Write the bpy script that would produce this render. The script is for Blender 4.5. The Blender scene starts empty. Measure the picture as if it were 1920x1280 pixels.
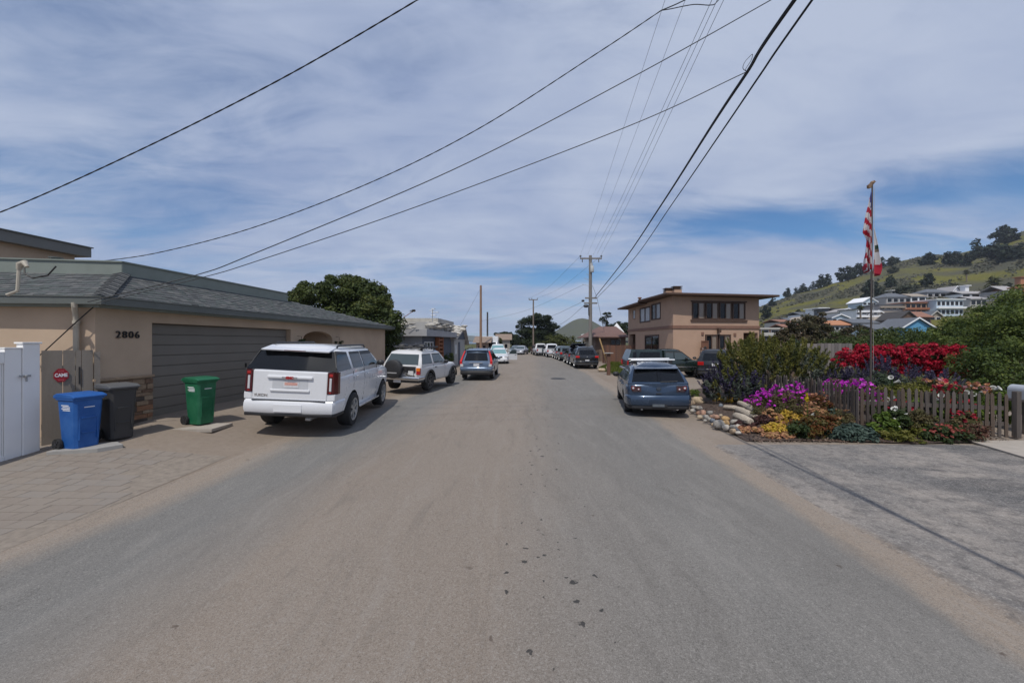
import bpy, bmesh, math, random
import numpy as np
from mathutils import Vector, Matrix
from mathutils.geometry import tessellate_polygon
R = math.radians
random.seed(7)
rng = np.random.default_rng(7)
scene = bpy.context.scene
C = scene.collection

# ------------------------------------------------------------------ camera
F, CX, CY, CAMZ = 720.0, 960.0, 640.0, 2.1
cam = bpy.data.cameras.new('camera')
cam.sensor_width = 36.0
cam.lens = F / 1920 * 36.0
cam.clip_start = 0.1
cam.clip_end = 9000
cam_ob = bpy.data.objects.new('camera', cam)
C.objects.link(cam_ob)
cam_ob.location = (0, 0, CAMZ)
cam_ob.rotation_euler = (R(90), 0, 0)
scene.camera = cam_ob

# ------------------------------------------------------------------ light
SUN_EL, SUN_DIR = R(58), Vector((-0.26, -0.966))
sd = Vector((SUN_DIR.x * math.cos(SUN_EL), SUN_DIR.y * math.cos(SUN_EL), math.sin(SUN_EL)))
sun = bpy.data.lights.new('sun', 'SUN')
sun.energy = 3.0
sun.angle = R(0.55)
sun.color = (1.0, 0.95, 0.87)
sun_ob = bpy.data.objects.new('sun', sun)
C.objects.link(sun_ob)
sun_ob.rotation_euler = sd.to_track_quat('Z', 'Y').to_euler()
sun_ob.location = (-20, -60, 90)

scene.view_settings.view_transform = 'Standard'
scene.view_settings.look = 'None'
scene.view_settings.exposure = 0.0
scene.view_settings.gamma = 1.0
scene.view_settings.use_curve_mapping = False
scene.cycles.max_bounces = 6
scene.cycles.transparent_max_bounces = 6
scene.cycles.use_denoising = True

def sky_world():
    w = bpy.data.worlds.new('World')
    scene.world = w
    w.use_nodes = True
    nt = w.node_tree
    N, Lk = nt.nodes, nt.links
    N.clear()
    out = N.new('ShaderNodeOutputWorld')
    bg = N.new('ShaderNodeBackground')
    bg.inputs['Strength'].default_value = 0.1
    Lk.new(bg.outputs[0], out.inputs[0])
    sky = N.new('ShaderNodeTexSky')
    sky.sky_type = 'NISHITA'
    sky.sun_disc = False
    sky.sun_elevation = SUN_EL
    sky.sun_rotation = math.atan2(SUN_DIR.x, SUN_DIR.y)
    sky.air_density = 1.0
    sky.dust_density = 0.4
    tc = N.new('ShaderNodeTexCoord')
    sep = N.new('ShaderNodeSeparateXYZ')
    Lk.new(tc.outputs['Generated'], sep.inputs[0])

    def math_(op, a, b=None, c=None):
        n = N.new('ShaderNodeMath'); n.operation = op
        for i, v in enumerate((a, b, c)):
            if v is None: continue
            if isinstance(v, (int, float)): n.inputs[i].default_value = v
            else: Lk.new(v, n.inputs[i])
        return n.outputs[0]
    z = math_('MAXIMUM', sep.outputs[2], 0.0)
    k = math_('ADD', z, 0.16)
    px = math_('DIVIDE', sep.outputs[0], k)
    py = math_('DIVIDE', sep.outputs[1], k)
    com = N.new('ShaderNodeCombineXYZ')
    Lk.new(px, com.inputs[0]); Lk.new(py, com.inputs[1])

    def noise(rot, sc, scale, detail, rough, dist, off=(0, 0, 0)):
        mp = N.new('ShaderNodeMapping')
        mp.inputs['Rotation'].default_value = (0, 0, R(rot))
        mp.inputs['Scale'].default_value = sc
        mp.inputs['Location'].default_value = off
        Lk.new(com.outputs[0], mp.inputs[0])
        n = N.new('ShaderNodeTexNoise')
        n.inputs['Scale'].default_value = scale
        n.inputs['Detail'].default_value = detail
        n.inputs['Roughness'].default_value = rough
        n.inputs['Distortion'].default_value = dist
        Lk.new(mp.outputs[0], n.inputs['Vector'])
        return n.outputs['Fac']
    n1 = noise(24, (0.55, 1.3, 1), 0.75, 5, 0.5, 0.5, (3.1, 0.4, 0))
    n2 = noise(-24, (0.7, 1.7, 1), 1.9, 9, 0.6, 1.1, (0.6, 7.4, 0))
    n4 = noise(28, (0.7, 1.5, 1), 2.4, 9, 0.58, 1.2, (4.2, 1.3, 0))
    n3 = noise(18, (0.9, 1.2, 1), 0.9, 4, 0.5, 0.3, (9.3, 2.2, 0))
    mix = math_('ADD', math_('ADD', math_('MULTIPLY', n1, 0.66), math_('MULTIPLY', n2, 0.23)), math_('MULTIPLY', n4, 0.11))
    # the clear belt low over the right part of the view
    def bump(v, c, wdt):
        d = math_('DIVIDE', math_('SUBTRACT', v, c), wdt)
        return math_('POWER', 2.718, math_('MULTIPLY', math_('MULTIPLY', d, d), -1.0))
    az = math_('ARCTAN2', sep.outputs[0], sep.outputs[1])
    el = math_('ARCSINE', sep.outputs[2])
    g1 = math_('MULTIPLY', bump(el, 0.168, 0.034), bump(az, 0.14, 0.24))
    g2 = math_('MULTIPLY', bump(el, 0.262, 0.045), bump(az, 0.52, 0.30))
    g3 = math_('MULTIPLY', bump(el, 0.235, 0.07), bump(az, 0.92, 0.30))
    gap = math_('ADD', math_('ADD', math_('MULTIPLY', g1, 0.30), math_('MULTIPLY', g2, 0.125)), math_('MULTIPLY', g3, 0.14))
    lo = bump(el, 0.0, 0.07)
    cov = math_('ADD', math_('SUBTRACT', mix, gap), math_('MULTIPLY', lo, 0.03))
    ramp = N.new('ShaderNodeMapRange')
    ramp.interpolation_type = 'SMOOTHSTEP'
    ramp.inputs['From Min'].default_value = 0.27
    ramp.inputs['From Max'].default_value = 0.515
    ramp.inputs['To Min'].default_value = 0.0
    ramp.inputs['To Max'].default_value = 0.94
    Lk.new(cov, ramp.inputs['Value'])
    tint = N.new('ShaderNodeMix'); tint.data_type = 'RGBA'; tint.blend_type = 'MULTIPLY'
    tint.inputs['Factor'].default_value = 1
    Lk.new(sky.outputs[0], tint.inputs['A'])
    tint.inputs['B'].default_value = (0.42, 0.72, 1.0, 1)
    cc = N.new('ShaderNodeMix'); cc.data_type = 'RGBA'
    cr = N.new('ShaderNodeMapRange')
    cr.inputs['From Min'].default_value = 0.38
    cr.inputs['From Max'].default_value = 0.60
    Lk.new(math_('ADD', math_('MULTIPLY', n3, 0.55), math_('ADD', math_('MULTIPLY', n2, 0.25), math_('MULTIPLY', n4, 0.2))), cr.inputs['Value'])
    Lk.new(cr.outputs[0], cc.inputs['Factor'])
    cc.inputs['A'].default_value = (3.2, 3.95, 5.9, 1)
    cc.inputs['B'].default_value = (4.95, 5.6, 7.1, 1)
    fin = N.new('ShaderNodeMix'); fin.data_type = 'RGBA'
    Lk.new(ramp.outputs[0], fin.inputs['Factor'])
    Lk.new(tint.outputs['Result'], fin.inputs['A'])
    Lk.new(cc.outputs['Result'], fin.inputs['B'])
    Lk.new(fin.outputs['Result'], bg.inputs['Color'])
sky_world()

# ------------------------------------------------------------------ helpers
def P(px, py, d):
    """the world point seen at photo pixel (px, py), d metres ahead"""
    return Vector(((px - CX) / F * d, d, CAMZ + (CY - py) / F * d))

def G(px, py, z=0.0):
    """the point at height z seen at photo pixel (px, py)"""
    d = (CAMZ - z) * F / (py - CY)
    return Vector(((px - CX) / F * d, d, z))

def sstep(t):
    t = min(1.0, max(0.0, t))
    return t * t * (3 - 2 * t)

def gz(x, y):
    """height of the ground"""
    a = sstep((-x - 4.2) / 3.6)
    b = sstep((y - 4.2) / 5.2) * (1 - 0.75 * sstep((y - 22) / 12))
    g = 0.40 * a * b
    # the raised garden bed on the right
    h = sstep((x - 5.2 - 0.1 * (y - 8)) / 2.0) * sstep((y - 8.2) / 2.0) * (1 - sstep((y - 15) / 4))
    return g + 0.14 * h

def tag(o, label=None, cat=None, group=None, kind=None):
    if label: o['label'] = label
    if cat: o['category'] = cat
    if group: o['group'] = group
    if kind: o['kind'] = kind
    return o

def thing(name, label, cat, loc=(0, 0, 0), rz=0.0, group=None):
    o = bpy.data.objects.new(name, None)
    C.objects.link(o)
    o.location = loc
    o.rotation_euler = (0, 0, rz)
    o.empty_display_size = 0.2
    return tag(o, label, cat, group)

def link(name, me, parent=None, loc=None, mw=None):
    o = bpy.data.objects.new(name, me)
    C.objects.link(o)
    if parent is not None: o.parent = parent
    if loc is not None: o.location = loc
    if mw is not None: o.matrix_local = mw
    return o

def copy_tree(o, parent=None):
    c = o.copy()
    C.objects.link(c)
    c.parent = parent
    for ch in list(o.children):
        copy_tree(ch, c)
    return c

def root_offset(o):
    v = Vector((0, 0, 0))
    while o is not None:
        v += o.location
        o = o.parent
    return v

# ------------------------------------------------------------------ materials
def newmat(name):
    m = bpy.data.materials.new(name)
    m.use_nodes = True
    nt = m.node_tree
    b = nt.nodes['Principled BSDF']
    return m, nt, b

def mk_noise(nt, scale, detail=4, rough=0.55, coord='Object', dist=0.0, sc=None):
    tc = nt.nodes.new('ShaderNodeTexCoord')
    n = nt.nodes.new('ShaderNodeTexNoise')
    n.inputs['Scale'].default_value = scale
    n.inputs['Detail'].default_value = detail
    n.inputs['Roughness'].default_value = rough
    n.inputs['Distortion'].default_value = dist
    if sc:
        mp = nt.nodes.new('ShaderNodeMapping')
        mp.inputs['Scale'].default_value = sc
        nt.links.new(tc.outputs[coord], mp.inputs[0])
        nt.links.new(mp.outputs[0], n.inputs['Vector'])
    else:
        nt.links.new(tc.outputs[coord], n.inputs['Vector'])
    return n.outputs['Fac']

def mk_range(nt, v, a, b, c=0.0, d=1.0):
    n = nt.nodes.new('ShaderNodeMapRange')
    n.inputs['From Min'].default_value = a
    n.inputs['From Max'].default_value = b
    n.inputs['To Min'].default_value = c
    n.inputs['To Max'].default_value = d
    nt.links.new(v, n.inputs['Value'])
    return n.outputs[0]

def mk_mix(nt, fac, a, b, blend='MIX'):
    n = nt.nodes.new('ShaderNodeMix')
    n.data_type = 'RGBA'
    n.blend_type = blend
    for s, v in (('Factor', fac), ('A', a), ('B', b)):
        if isinstance(v, (int, float)): n.inputs[s].default_value = v
        elif isinstance(v, (tuple, list)): n.inputs[s].default_value = (*v[:3], 1)
        else: nt.links.new(v, n.inputs[s])
    return n.outputs['Result']

def mk_bump(nt, b, v, strength=0.3, dist=0.01):
    n = nt.nodes.new('ShaderNodeBump')
    n.inputs['Strength'].default_value = strength
    n.inputs['Distance'].default_value = dist
    nt.links.new(v, n.inputs['Height'])
    nt.links.new(n.outputs[0], b.inputs['Normal'])

def mk_math(nt, op, a, b=None):
    n = nt.nodes.new('ShaderNodeMath')
    n.operation = op
    for i, v in enumerate((a, b)):
        if v is None: continue
        if isinstance(v, (int, float)): n.inputs[i].default_value = v
        else: nt.links.new(v, n.inputs[i])
    return n.outputs[0]

def M(name, col, rough=0.75, met=0.0, var=0.14, scale=3.0, bump=0.0, bscale=60, bdist=0.01, coat=0.0, col2=None, spec=0.4, sc=None):
    m, nt, b = newmat(name)
    n = mk_noise(nt, scale, 5, 0.6, sc=sc)
    f = mk_range(nt, n, 0.3, 0.7)
    c1 = tuple(c * (1 - var) for c in col)
    c2 = tuple(min(1, c * (1 + var)) for c in col) if col2 is None else col2
    nt.links.new(mk_mix(nt, f, c1, c2), b.inputs['Base Color'])
    b.inputs['Roughness'].default_value = rough
    b.inputs['Metallic'].default_value = met
    b.inputs['Specular IOR Level'].default_value = spec
    if coat:
        b.inputs['Coat Weight'].default_value = coat
        b.inputs['Coat Roughness'].default_value = 0.08
    if bump:
        mk_bump(nt, b, mk_noise(nt, bscale, 4, 0.6), bump, bdist)
    return m

def leafmat(name, cols, trans=0.25, rough=0.6):
    """leaf colours picked by the per-leaf attribute 'tone'"""
    m, nt, b = newmat(name)
    at = nt.nodes.new('ShaderNodeAttribute')
    at.attribute_name = 'tone'
    rp = nt.nodes.new('ShaderNodeValToRGB')
    el = rp.color_ramp.elements
    while len(el) < len(cols): el.new(0.5)
    for i, c in enumerate(cols):
        el[i].position = i / max(1, len(cols) - 1)
        el[i].color = (*c, 1)
    nt.links.new(at.outputs['Fac'], rp.inputs['Fac'])
    nt.links.new(rp.outputs['Color'], b.inputs['Base Color'])
    b.inputs['Roughness'].default_value = rough
    b.inputs['Specular IOR Level'].default_value = 0.25
    tr = nt.nodes.new('ShaderNodeBsdfTranslucent')
    nt.links.new(rp.outputs['Color'], tr.inputs['Color'])
    mx = nt.nodes.new('ShaderNodeMixShader')
    mx.inputs[0].default_value = trans
    nt.links.new(b.outputs[0], mx.inputs[1])
    nt.links.new(tr.outputs[0], mx.inputs[2])
    out = nt.nodes['Material Output']
    nt.links.new(mx.outputs[0], out.inputs['Surface'])
    return m

# ------------------------------------------------------------------ mesh builder
class MB:
    def __init__(self):
        self.v, self.f, self.m = [], [], []

    def add(self, verts, faces, mi=0):
        o = len(self.v)
        self.v += [tuple(v) for v in verts]
        for f in faces:
            self.f.append(tuple(i + o for i in f))
            self.m.append(mi)
        return self

    def hexa(self, p, mi=0):
        return self.add(p, [(3, 2, 1, 0), (4, 5, 6, 7), (0, 1, 5, 4), (1, 2, 6, 5), (2, 3, 7, 6), (3, 0, 4, 7)], mi)

    def box(self, x0, x1, y0, y1, z0, z1, mi=0):
        return self.hexa([(x0, y0, z0), (x1, y0, z0), (x1, y1, z0), (x0, y1, z0), (x0, y0, z1), (x1, y0, z1), (x1, y1, z1), (x0, y1, z1)], mi)

    def fbox(self, fr, s0, s1, z0, z1, n0, n1, mi=0):
        """box in a wall frame fr = (origin, along, normal)"""
        O, u, n = fr
        q = []
        for z in (z0, z1):
            for s, d in ((s0, n0), (s1, n0), (s1, n1), (s0, n1)):
                q.append((O.x + u.x * s + n.x * d, O.y + u.y * s + n.y * d, O.z + z))
        return self.hexa(q, mi)

    def tbox(self, mw, sx, sy, sz, mi=0):
        p = [(x * sx / 2, y * sy / 2, z * sz / 2) for z in (-1, 1) for x, y in ((-1, -1), (1, -1), (1, 1), (-1, 1))]
        return self.hexa([mw @ Vector(q) for q in p], mi)

    def poly(self, pts, mi=0):
        return self.add(pts, [tuple(range(len(pts)))], mi)

    def prism(self, pts, vec, mi=0):
        n = len(pts)
        vec = Vector(vec)
        a = [Vector(p) for p in pts]
        b = [p + vec for p in a]
        fs = [tuple(reversed(range(n))), tuple(range(n, 2 * n))]
        fs += [(i, (i + 1) % n, n + (i + 1) % n, n + i) for i in range(n)]
        return self.add(a + b, fs, mi)

    def tube(self, path, r, n=8, mi=0, caps=True):
        path = [Vector(p) for p in path]
        rs = r if isinstance(r, (list, tuple)) else [r] * len(path)
        vs, fs = [], []
        ref = None
        for i, p in enumerate(path):
            t = (path[min(i + 1, len(path) - 1)] - path[max(i - 1, 0)])
            if t.length < 1e-9: t = Vector((0, 0, 1))
            t.normalize()
            if ref is None:
                ref = Vector((0, 0, 1)) if abs(t.z) < 0.9 else Vector((1, 0, 0))
            a = t.cross(ref)
            if a.length < 1e-6: a = t.orthogonal()
            a.normalize()
            b = a.cross(t).normalized()
            ref = b
            for k in range(n):
                an = 2 * math.pi * k / n
                vs.append(p + (a * math.cos(an) + b * math.sin(an)) * rs[i])
        for i in range(len(path) - 1):
            for k in range(n):
                k2 = (k + 1) % n
                fs.append((i * n + k, i * n + k2, (i + 1) * n + k2, (i + 1) * n + k))
        if caps:
            fs.append(tuple(reversed(range(n))))
            fs.append(tuple((len(path) - 1) * n + k for k in range(n)))
        return self.add(vs, fs, mi)

    def lathe(self, prof, n=24, mw=None, mi=0, caps=True):
        vs, fs = [], []
        for r, z in prof:
            for k in range(n):
                an = 2 * math.pi * k / n
                v = Vector((r * math.cos(an), r * math.sin(an), z))
                vs.append(mw @ v if mw else v)
        for i in range(len(prof) - 1):
            for k in range(n):
                k2 = (k + 1) % n
                fs.append((i * n + k, i * n + k2, (i + 1) * n + k2, (i + 1) * n + k))
        if caps:
            fs.append(tuple(reversed(range(n))))
            fs.append(tuple((len(prof) - 1) * n + k for k in range(n)))
        return self.add(vs, fs, mi)

    def ell(self, c, r, nu=12, nv=7, mi=0, wob=0.0, rnd=random):
        c = Vector(c)
        vs = [c + Vector((0, 0, -r[2]))]
        for j in range(1, nv):
            ph = math.pi * j / nv
            for i in range(nu):
                th = 2 * math.pi * i / nu
                w = 1 + wob * (rnd.random() - 0.5)
                vs.append(c + Vector((r[0] * math.sin(ph) * math.cos(th) * w, r[1] * math.sin(ph) * math.sin(th) * w, -r[2] * math.cos(ph) * w)))
        vs.append(c + Vector((0, 0, r[2])))
        fs = []
        for i in range(nu):
            fs.append((0, 1 + (i + 1) % nu, 1 + i))
            fs.append((len(vs) - 1, 1 + (nv - 2) * nu + i, 1 + (nv - 2) * nu + (i + 1) % nu))
        for j in range(nv - 2):
            for i in range(nu):
                i2 = (i + 1) % nu
                fs.append((1 + j * nu + i, 1 + j * nu + i2, 1 + (j + 1) * nu + i2, 1 + (j + 1) * nu + i))
        return self.add(vs, fs, mi)

    def mesh(self, name, mats, smooth=False, off=None):
        me = bpy.data.meshes.new(name)
        vs = self.v if off is None else [(v[0] - off.x, v[1] - off.y, v[2] - off.z) for v in self.v]
        me.from_pydata(vs, [], self.f)
        for m in (mats if isinstance(mats, (list, tuple)) else [mats]):
            me.materials.append(m)
        if any(self.m): me.polygons.foreach_set('material_index', self.m)
        if smooth:
            me.polygons.foreach_set('use_smooth', [True] * len(me.polygons))
            try: me.set_sharp_from_angle(angle=R(40))
            except Exception: pass
        me.update()
        return me

    def build(self, name, mats, parent=None, smooth=False, bevel=0.0, world=False, loc=None):
        off = None
        if world and parent is not None: off = root_offset(parent)
        if world and parent is None and loc is not None: off = Vector(loc)
        o = link(name, self.mesh(name, mats, smooth, off), parent, loc if parent is None else None)
        if bevel:
            bv = o.modifiers.new('bevel', 'BEVEL')
            bv.width = bevel
            bv.segments = 2
            bv.limit_method = 'ANGLE'
            bv.angle_limit = R(35)
            if smooth is False:
                bv.harden_normals = False
        return o

def fix_normals(me):
    bm = bmesh.new()
    bm.from_mesh(me)
    bmesh.ops.recalc_face_normals(bm, faces=bm.faces)
    bm.to_mesh(me)
    bm.free()
    return me

def text_mesh(s, size, mat, extrude=0.006, spacing=1.0, bold=0.0):
    cu = bpy.data.curves.new('lettering', 'FONT')
    cu.body = s
    cu.size = size
    cu.extrude = extrude
    cu.offset = bold
    cu.space_character = spacing
    cu.align_x = 'CENTER'
    cu.align_y = 'CENTER'
    o = bpy.data.objects.new('lettering', cu)
    C.objects.link(o)
    dg = bpy.context.evaluated_depsgraph_get()
    dg.update()
    me = bpy.data.meshes.new_from_object(o.evaluated_get(dg))
    bpy.data.objects.remove(o)
    me.materials.clear()
    me.materials.append(mat)
    return me

def facing(origin, u, n):
    """matrix that lays text (x right, y up) on a wall with right = u, outward = n"""
    u = Vector(u).normalized(); n = Vector(n).normalized()
    up = n.cross(u)
    m = Matrix((u, up, n)).transposed().to_4x4()
    m.translation = Vector(origin)
    return m

# ------------------------------------------------------------------ foliage
def leaf_mesh(name, pts, nrm, size, aspect, tone, mats, up=0.0, droop=None):
    n = len(pts)
    nrm = nrm + rng.normal(0, 0.55, (n, 3))
    nrm[:, 2] += up
    nrm /= np.linalg.norm(nrm, axis=1)[:, None] + 1e-9
    t = rng.normal(0, 1, (n, 3)) if droop is None else droop + rng.normal(0, 0.25, (n, 3))
    t -= nrm * np.sum(t * nrm, axis=1)[:, None]
    t /= np.linalg.norm(t, axis=1)[:, None] + 1e-9
    b = np.cross(nrm, t)
    s = size * rng.uniform(0.65, 1.3, n)
    L = (s * 0.5)[:, None]
    W = (s * 0.5 * aspect)[:, None]
    v = np.empty((n, 4, 3))
    v[:, 0] = pts - t * L
    v[:, 1] = pts + b * W + nrm * L * 0.15
    v[:, 2] = pts + t * L
    v[:, 3] = pts - b * W + nrm * L * 0.15
    me = bpy.data.meshes.new(name)
    me.vertices.add(4 * n)
    me.vertices.foreach_set('co', v.reshape(-1).astype(np.float32))
    me.loops.add(4 * n)
    me.loops.foreach_set('vertex_index', np.arange(4 * n, dtype=np.int32))
    me.polygons.add(n)
    me.polygons.foreach_set('loop_start', np.arange(0, 4 * n, 4, dtype=np.int32))
    for m in (mats if isinstance(mats, (list, tuple)) else [mats]): me.materials.append(m)
    a = me.attributes.new('tone', 'FLOAT', 'FACE')
    a.data.foreach_set('value', np.clip(tone, 0, 1).astype(np.float32))
    me.update(calc_edges=True)
    return me

def clumps(blobs, m, rr=(0.22, 0.38), bottom=-0.6):
    """small leaf clumps seated on the surface of the big blobs"""
    out = []
    areas = [(b[3] * b[4] + b[4] * b[5] + b[3] * b[5]) for b in blobs]
    tot = sum(areas)
    for b, ar in zip(blobs, areas):
        k = max(3, int(m * ar / tot))
        for _ in range(k):
            d = Vector(rng.normal(0, 1, 3)).normalized()
            if d.z < bottom: d.z = -d.z * 0.5
            q = rng.uniform(0.62, 0.98)
            r = rng.uniform(*rr) * (b[3] * b[4] * b[5]) ** (1 / 3)
            out.append((b[0] + d.x * b[3] * q, b[1] + d.y * b[4] * q, b[2] + d.z * b[5] * q, r, r, r * rng.uniform(0.6, 0.9)))
    return out

def blob_pts(blobs, n, shell=0.18):
    bl = np.array(blobs)
    ar = bl[:, 3] * bl[:, 4] + bl[:, 4] * bl[:, 5]
    idx = rng.choice(len(bl), n, p=ar / ar.sum())
    d = rng.normal(0, 1, (n, 3))
    d /= np.linalg.norm(d, axis=1)[:, None]
    r = 1 - np.abs(rng.normal(0, shell, n))
    r = np.clip(r, 0.1, 1.1)
    pts = bl[idx, :3] + d * bl[idx, 3:6] * r[:, None]
    nr = d / bl[idx, 3:6]
    nr /= np.linalg.norm(nr, axis=1)[:, None]
    return pts, nr, idx

def foliage(name, blobs, n, size, aspect, mat, parent, m=60, rr=(0.22, 0.38), up=0.3, floor=None, core=0.15, shell=0.25, off=None, spread=0.55):
    cl = clumps(blobs, m, rr)
    k = int(n * core)
    p1, n1, i1 = blob_pts(cl, n - k, shell)
    p2, n2, i2 = blob_pts(blobs, k, 0.3)
    ct = rng.uniform(0, 1, len(cl))
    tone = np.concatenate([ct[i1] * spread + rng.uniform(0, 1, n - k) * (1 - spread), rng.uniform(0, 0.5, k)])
    pts = np.concatenate([p1, p2]); nr = np.concatenate([n1, n2])
    if floor is not None:
        keep = pts[:, 2] > floor
        pts, nr, tone = pts[keep], nr[keep], tone[keep]
    if off is None: off = root_offset(parent) if parent is not None else Vector((0, 0, 0))
    pts = pts - np.array(off)
    return link(name, leaf_mesh(name, pts, nr, size, aspect, tone, mat, up), parent)
# ------------------------------------------------------------------ ground, road, driveways, hills
def ground_mat():
    m, nt, b = newmat('sandy_ground')
    n1 = mk_noise(nt, 0.35, 5, 0.6)
    n2 = mk_noise(nt, 9, 6, 0.7)
    n3 = mk_noise(nt, 75, 3, 0.7)
    c = mk_mix(nt, mk_range(nt, n1, 0.35, 0.65), (0.235, 0.19, 0.15), (0.275, 0.23, 0.19))
    c = mk_mix(nt, mk_range(nt, n2, 0.42, 0.7, 0, 0.4), c, (0.17, 0.135, 0.105))
    c = mk_mix(nt, mk_range(nt, n3, 0.55, 0.75, 0, 0.3), c, (0.34, 0.31, 0.27))
    # past the street the earth is under dry grass
    sep = nt.nodes.new('ShaderNodeSeparateXYZ')
    tc = nt.nodes.new('ShaderNodeTexCoord')
    nt.links.new(tc.outputs['Object'], sep.inputs[0])
    far = mk_math(nt, 'MAXIMUM', mk_range(nt, sep.outputs[0], 14, 22), mk_range(nt, sep.outputs[1], 66, 80))
    g = mk_mix(nt, mk_noise(nt, 0.4, 5, 0.6), (0.05, 0.065, 0.02), (0.12, 0.11, 0.045))
    nt.links.new(mk_mix(nt, far, c, g), b.inputs['Base Color'])
    b.inputs['Roughness'].default_value = 0.95
    b.inputs['Specular IOR Level'].default_value = 0.15
    mk_bump(nt, b, mk_math(nt, 'ADD', n3, mk_math(nt, 'MULTIPLY', n2, 1.5)), 0.5, 0.015)
    return m

def road_u(nt):
    tc = nt.nodes.new('ShaderNodeTexCoord')
    sep = nt.nodes.new('ShaderNodeSeparateXYZ')
    nt.links.new(tc.outputs['Object'], sep.inputs[0])
    u = mk_math(nt, 'SUBTRACT', sep.outputs[0], mk_math(nt, 'MULTIPLY', sep.outputs[1], 0.0625))
    return tc, sep, u

def road_mat():
    m, nt, b = newmat('dusty_asphalt')
    tc, sep, u = road_u(nt)
    # wander of the dirt edges, long along the road
    wa = mk_noise(nt, 1.0, 5, 0.6, sc=(0.9, 0.28, 1))
    wb = mk_noise(nt, 6.0, 4, 0.6, sc=(1, 0.5, 1))
    uw = mk_math(nt, 'ADD', u, mk_math(nt, 'ADD', mk_math(nt, 'MULTIPLY', mk_math(nt, 'SUBTRACT', wa, 0.5), 1.1),
                                        mk_math(nt, 'MULTIPLY', mk_math(nt, 'SUBTRACT', wb, 0.5), 0.25)))
    fine = mk_noise(nt, 130, 3, 0.75)
    grain = mk_noise(nt, 45, 5, 0.8)
    big = mk_noise(nt, 0.5, 4, 0.55, sc=(1, 0.4, 1))
    grey = mk_mix(nt, mk_range(nt, big, 0.35, 0.65), (0.157, 0.151, 0.141), (0.182, 0.175, 0.163))
    dust = mk_mix(nt, mk_range(nt, big, 0.3, 0.7), (0.228, 0.186, 0.149), (0.252, 0.207, 0.167))
    # dust lies left of the middle and thins to both sides
    lanes = nt.nodes.new('ShaderNodeValToRGB')
    el = lanes.color_ramp.elements
    stops = [(0.0, 0.0), (0.15, 0.0), (0.29, 1.0), (0.54, 0.95), (0.66, 0.3), (0.80, 0.08), (1.0, 0.1)]
    while len(el) < len(stops): el.new(0.5)
    for i, (p_, v_) in enumerate(stops):
        el[i].position = p_; el[i].color = (v_, v_, v_, 1)
    nt.links.new(mk_range(nt, uw, -5.0, 3.4), lanes.inputs['Fac'])
    c = mk_mix(nt, lanes.outputs['Color'], grey, dust)
    sand = mk_mix(nt, mk_range(nt, grain, 0.35, 0.65), (0.245, 0.195, 0.15), (0.30, 0.245, 0.195))
    c = mk_mix(nt, mk_math(nt, 'MULTIPLY', mk_range(nt, uw, 3.05, 3.3), mk_range(nt, grain, 0.25, 0.5, 0.45, 1.0)), c, sand)
    c = mk_mix(nt, mk_math(nt, 'MULTIPLY', mk_range(nt, uw, -4.7, -5.1), mk_range(nt, grain, 0.25, 0.5, 0.5, 1.0)), c, sand)
    # the far end of the street is under dust all over
    c = mk_mix(nt, mk_range(nt, sep.outputs[1], 16, 45, 0, 0.35), c, dust)
    # pale and dark chips of stone in the binder
    c = mk_mix(nt, mk_range(nt, fine, 0.52, 0.70, 0, 0.62), c, (0.36, 0.345, 0.32))
    c = mk_mix(nt, mk_range(nt, fine, 0.46, 0.33, 0, 0.60), c, (0.06, 0.057, 0.053))
    c = mk_mix(nt, mk_range(nt, grain, 0.40, 0.25, 0, 0.45), c, (0.10, 0.098, 0.095))
    med = mk_noise(nt, 55, 2, 0.9)
    c = mk_mix(nt, mk_range(nt, med, 0.56, 0.68, 0, 0.55), c, (0.33, 0.31, 0.285))
    c = mk_mix(nt, mk_range(nt, med, 0.42, 0.30, 0, 0.55), c, (0.075, 0.07, 0.065))
    # worn streaks and patches along the wheel tracks
    stk = mk_noise(nt, 2.2, 6, 0.7, sc=(1.6, 0.3, 1), dist=1.0)
    c = mk_mix(nt, mk_range(nt, stk, 0.52, 0.68, 0, 0.22), c, (0.30, 0.28, 0.255))
    c = mk_mix(nt, mk_range(nt, stk, 0.46, 0.30, 0, 0.28), c, (0.105, 0.098, 0.09))
    # fine cracks
    cr_ = nt.nodes.new('ShaderNodeTexVoronoi'); cr_.feature = 'DISTANCE_TO_EDGE'; cr_.voronoi_dimensions = '2D'; cr_.inputs['Scale'].default_value = 0.35
    cmp_ = nt.nodes.new('ShaderNodeVectorMath'); cmp_.operation = 'ADD'
    cn_ = nt.nodes.new('ShaderNodeTexNoise'); cn_.inputs['Scale'].default_value = 1.3; cn_.inputs['Detail'].default_value = 8; cn_.inputs['Roughness'].default_value = 0.7
    nt.links.new(tc.outputs['Object'], cn_.inputs['Vector'])
    csx = nt.nodes.new('ShaderNodeVectorMath'); csx.operation = 'SCALE'; csx.inputs['Scale'].default_value = 1.6
    nt.links.new(cn_.outputs['Color'], csx.inputs[0]); nt.links.new(tc.outputs['Object'], cmp_.inputs[0]); nt.links.new(csx.outputs[0], cmp_.inputs[1])
    nt.links.new(cmp_.outputs[0], cr_.inputs['Vector'])
    ck = mk_math(nt, 'MULTIPLY', mk_range(nt, cr_.outputs['Distance'], 0.0045, 0.001, 0, 0.5), mk_range(nt, wa, 0.5, 0.62))
    c = mk_mix(nt, ck, c, (0.07, 0.065, 0.06))
    # tar and oil spots along the crown
    vo = nt.nodes.new('ShaderNodeTexVoronoi')
    vo.voronoi_dimensions = '2D'; vo.inputs['Scale'].default_value = 5.0
    vo.inputs['Randomness'].default_value = 1.0
    dm = nt.nodes.new('ShaderNodeVectorMath'); dm.operation = 'ADD'
    dn = nt.nodes.new('ShaderNodeTexNoise'); dn.inputs['Scale'].default_value = 22
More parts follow.
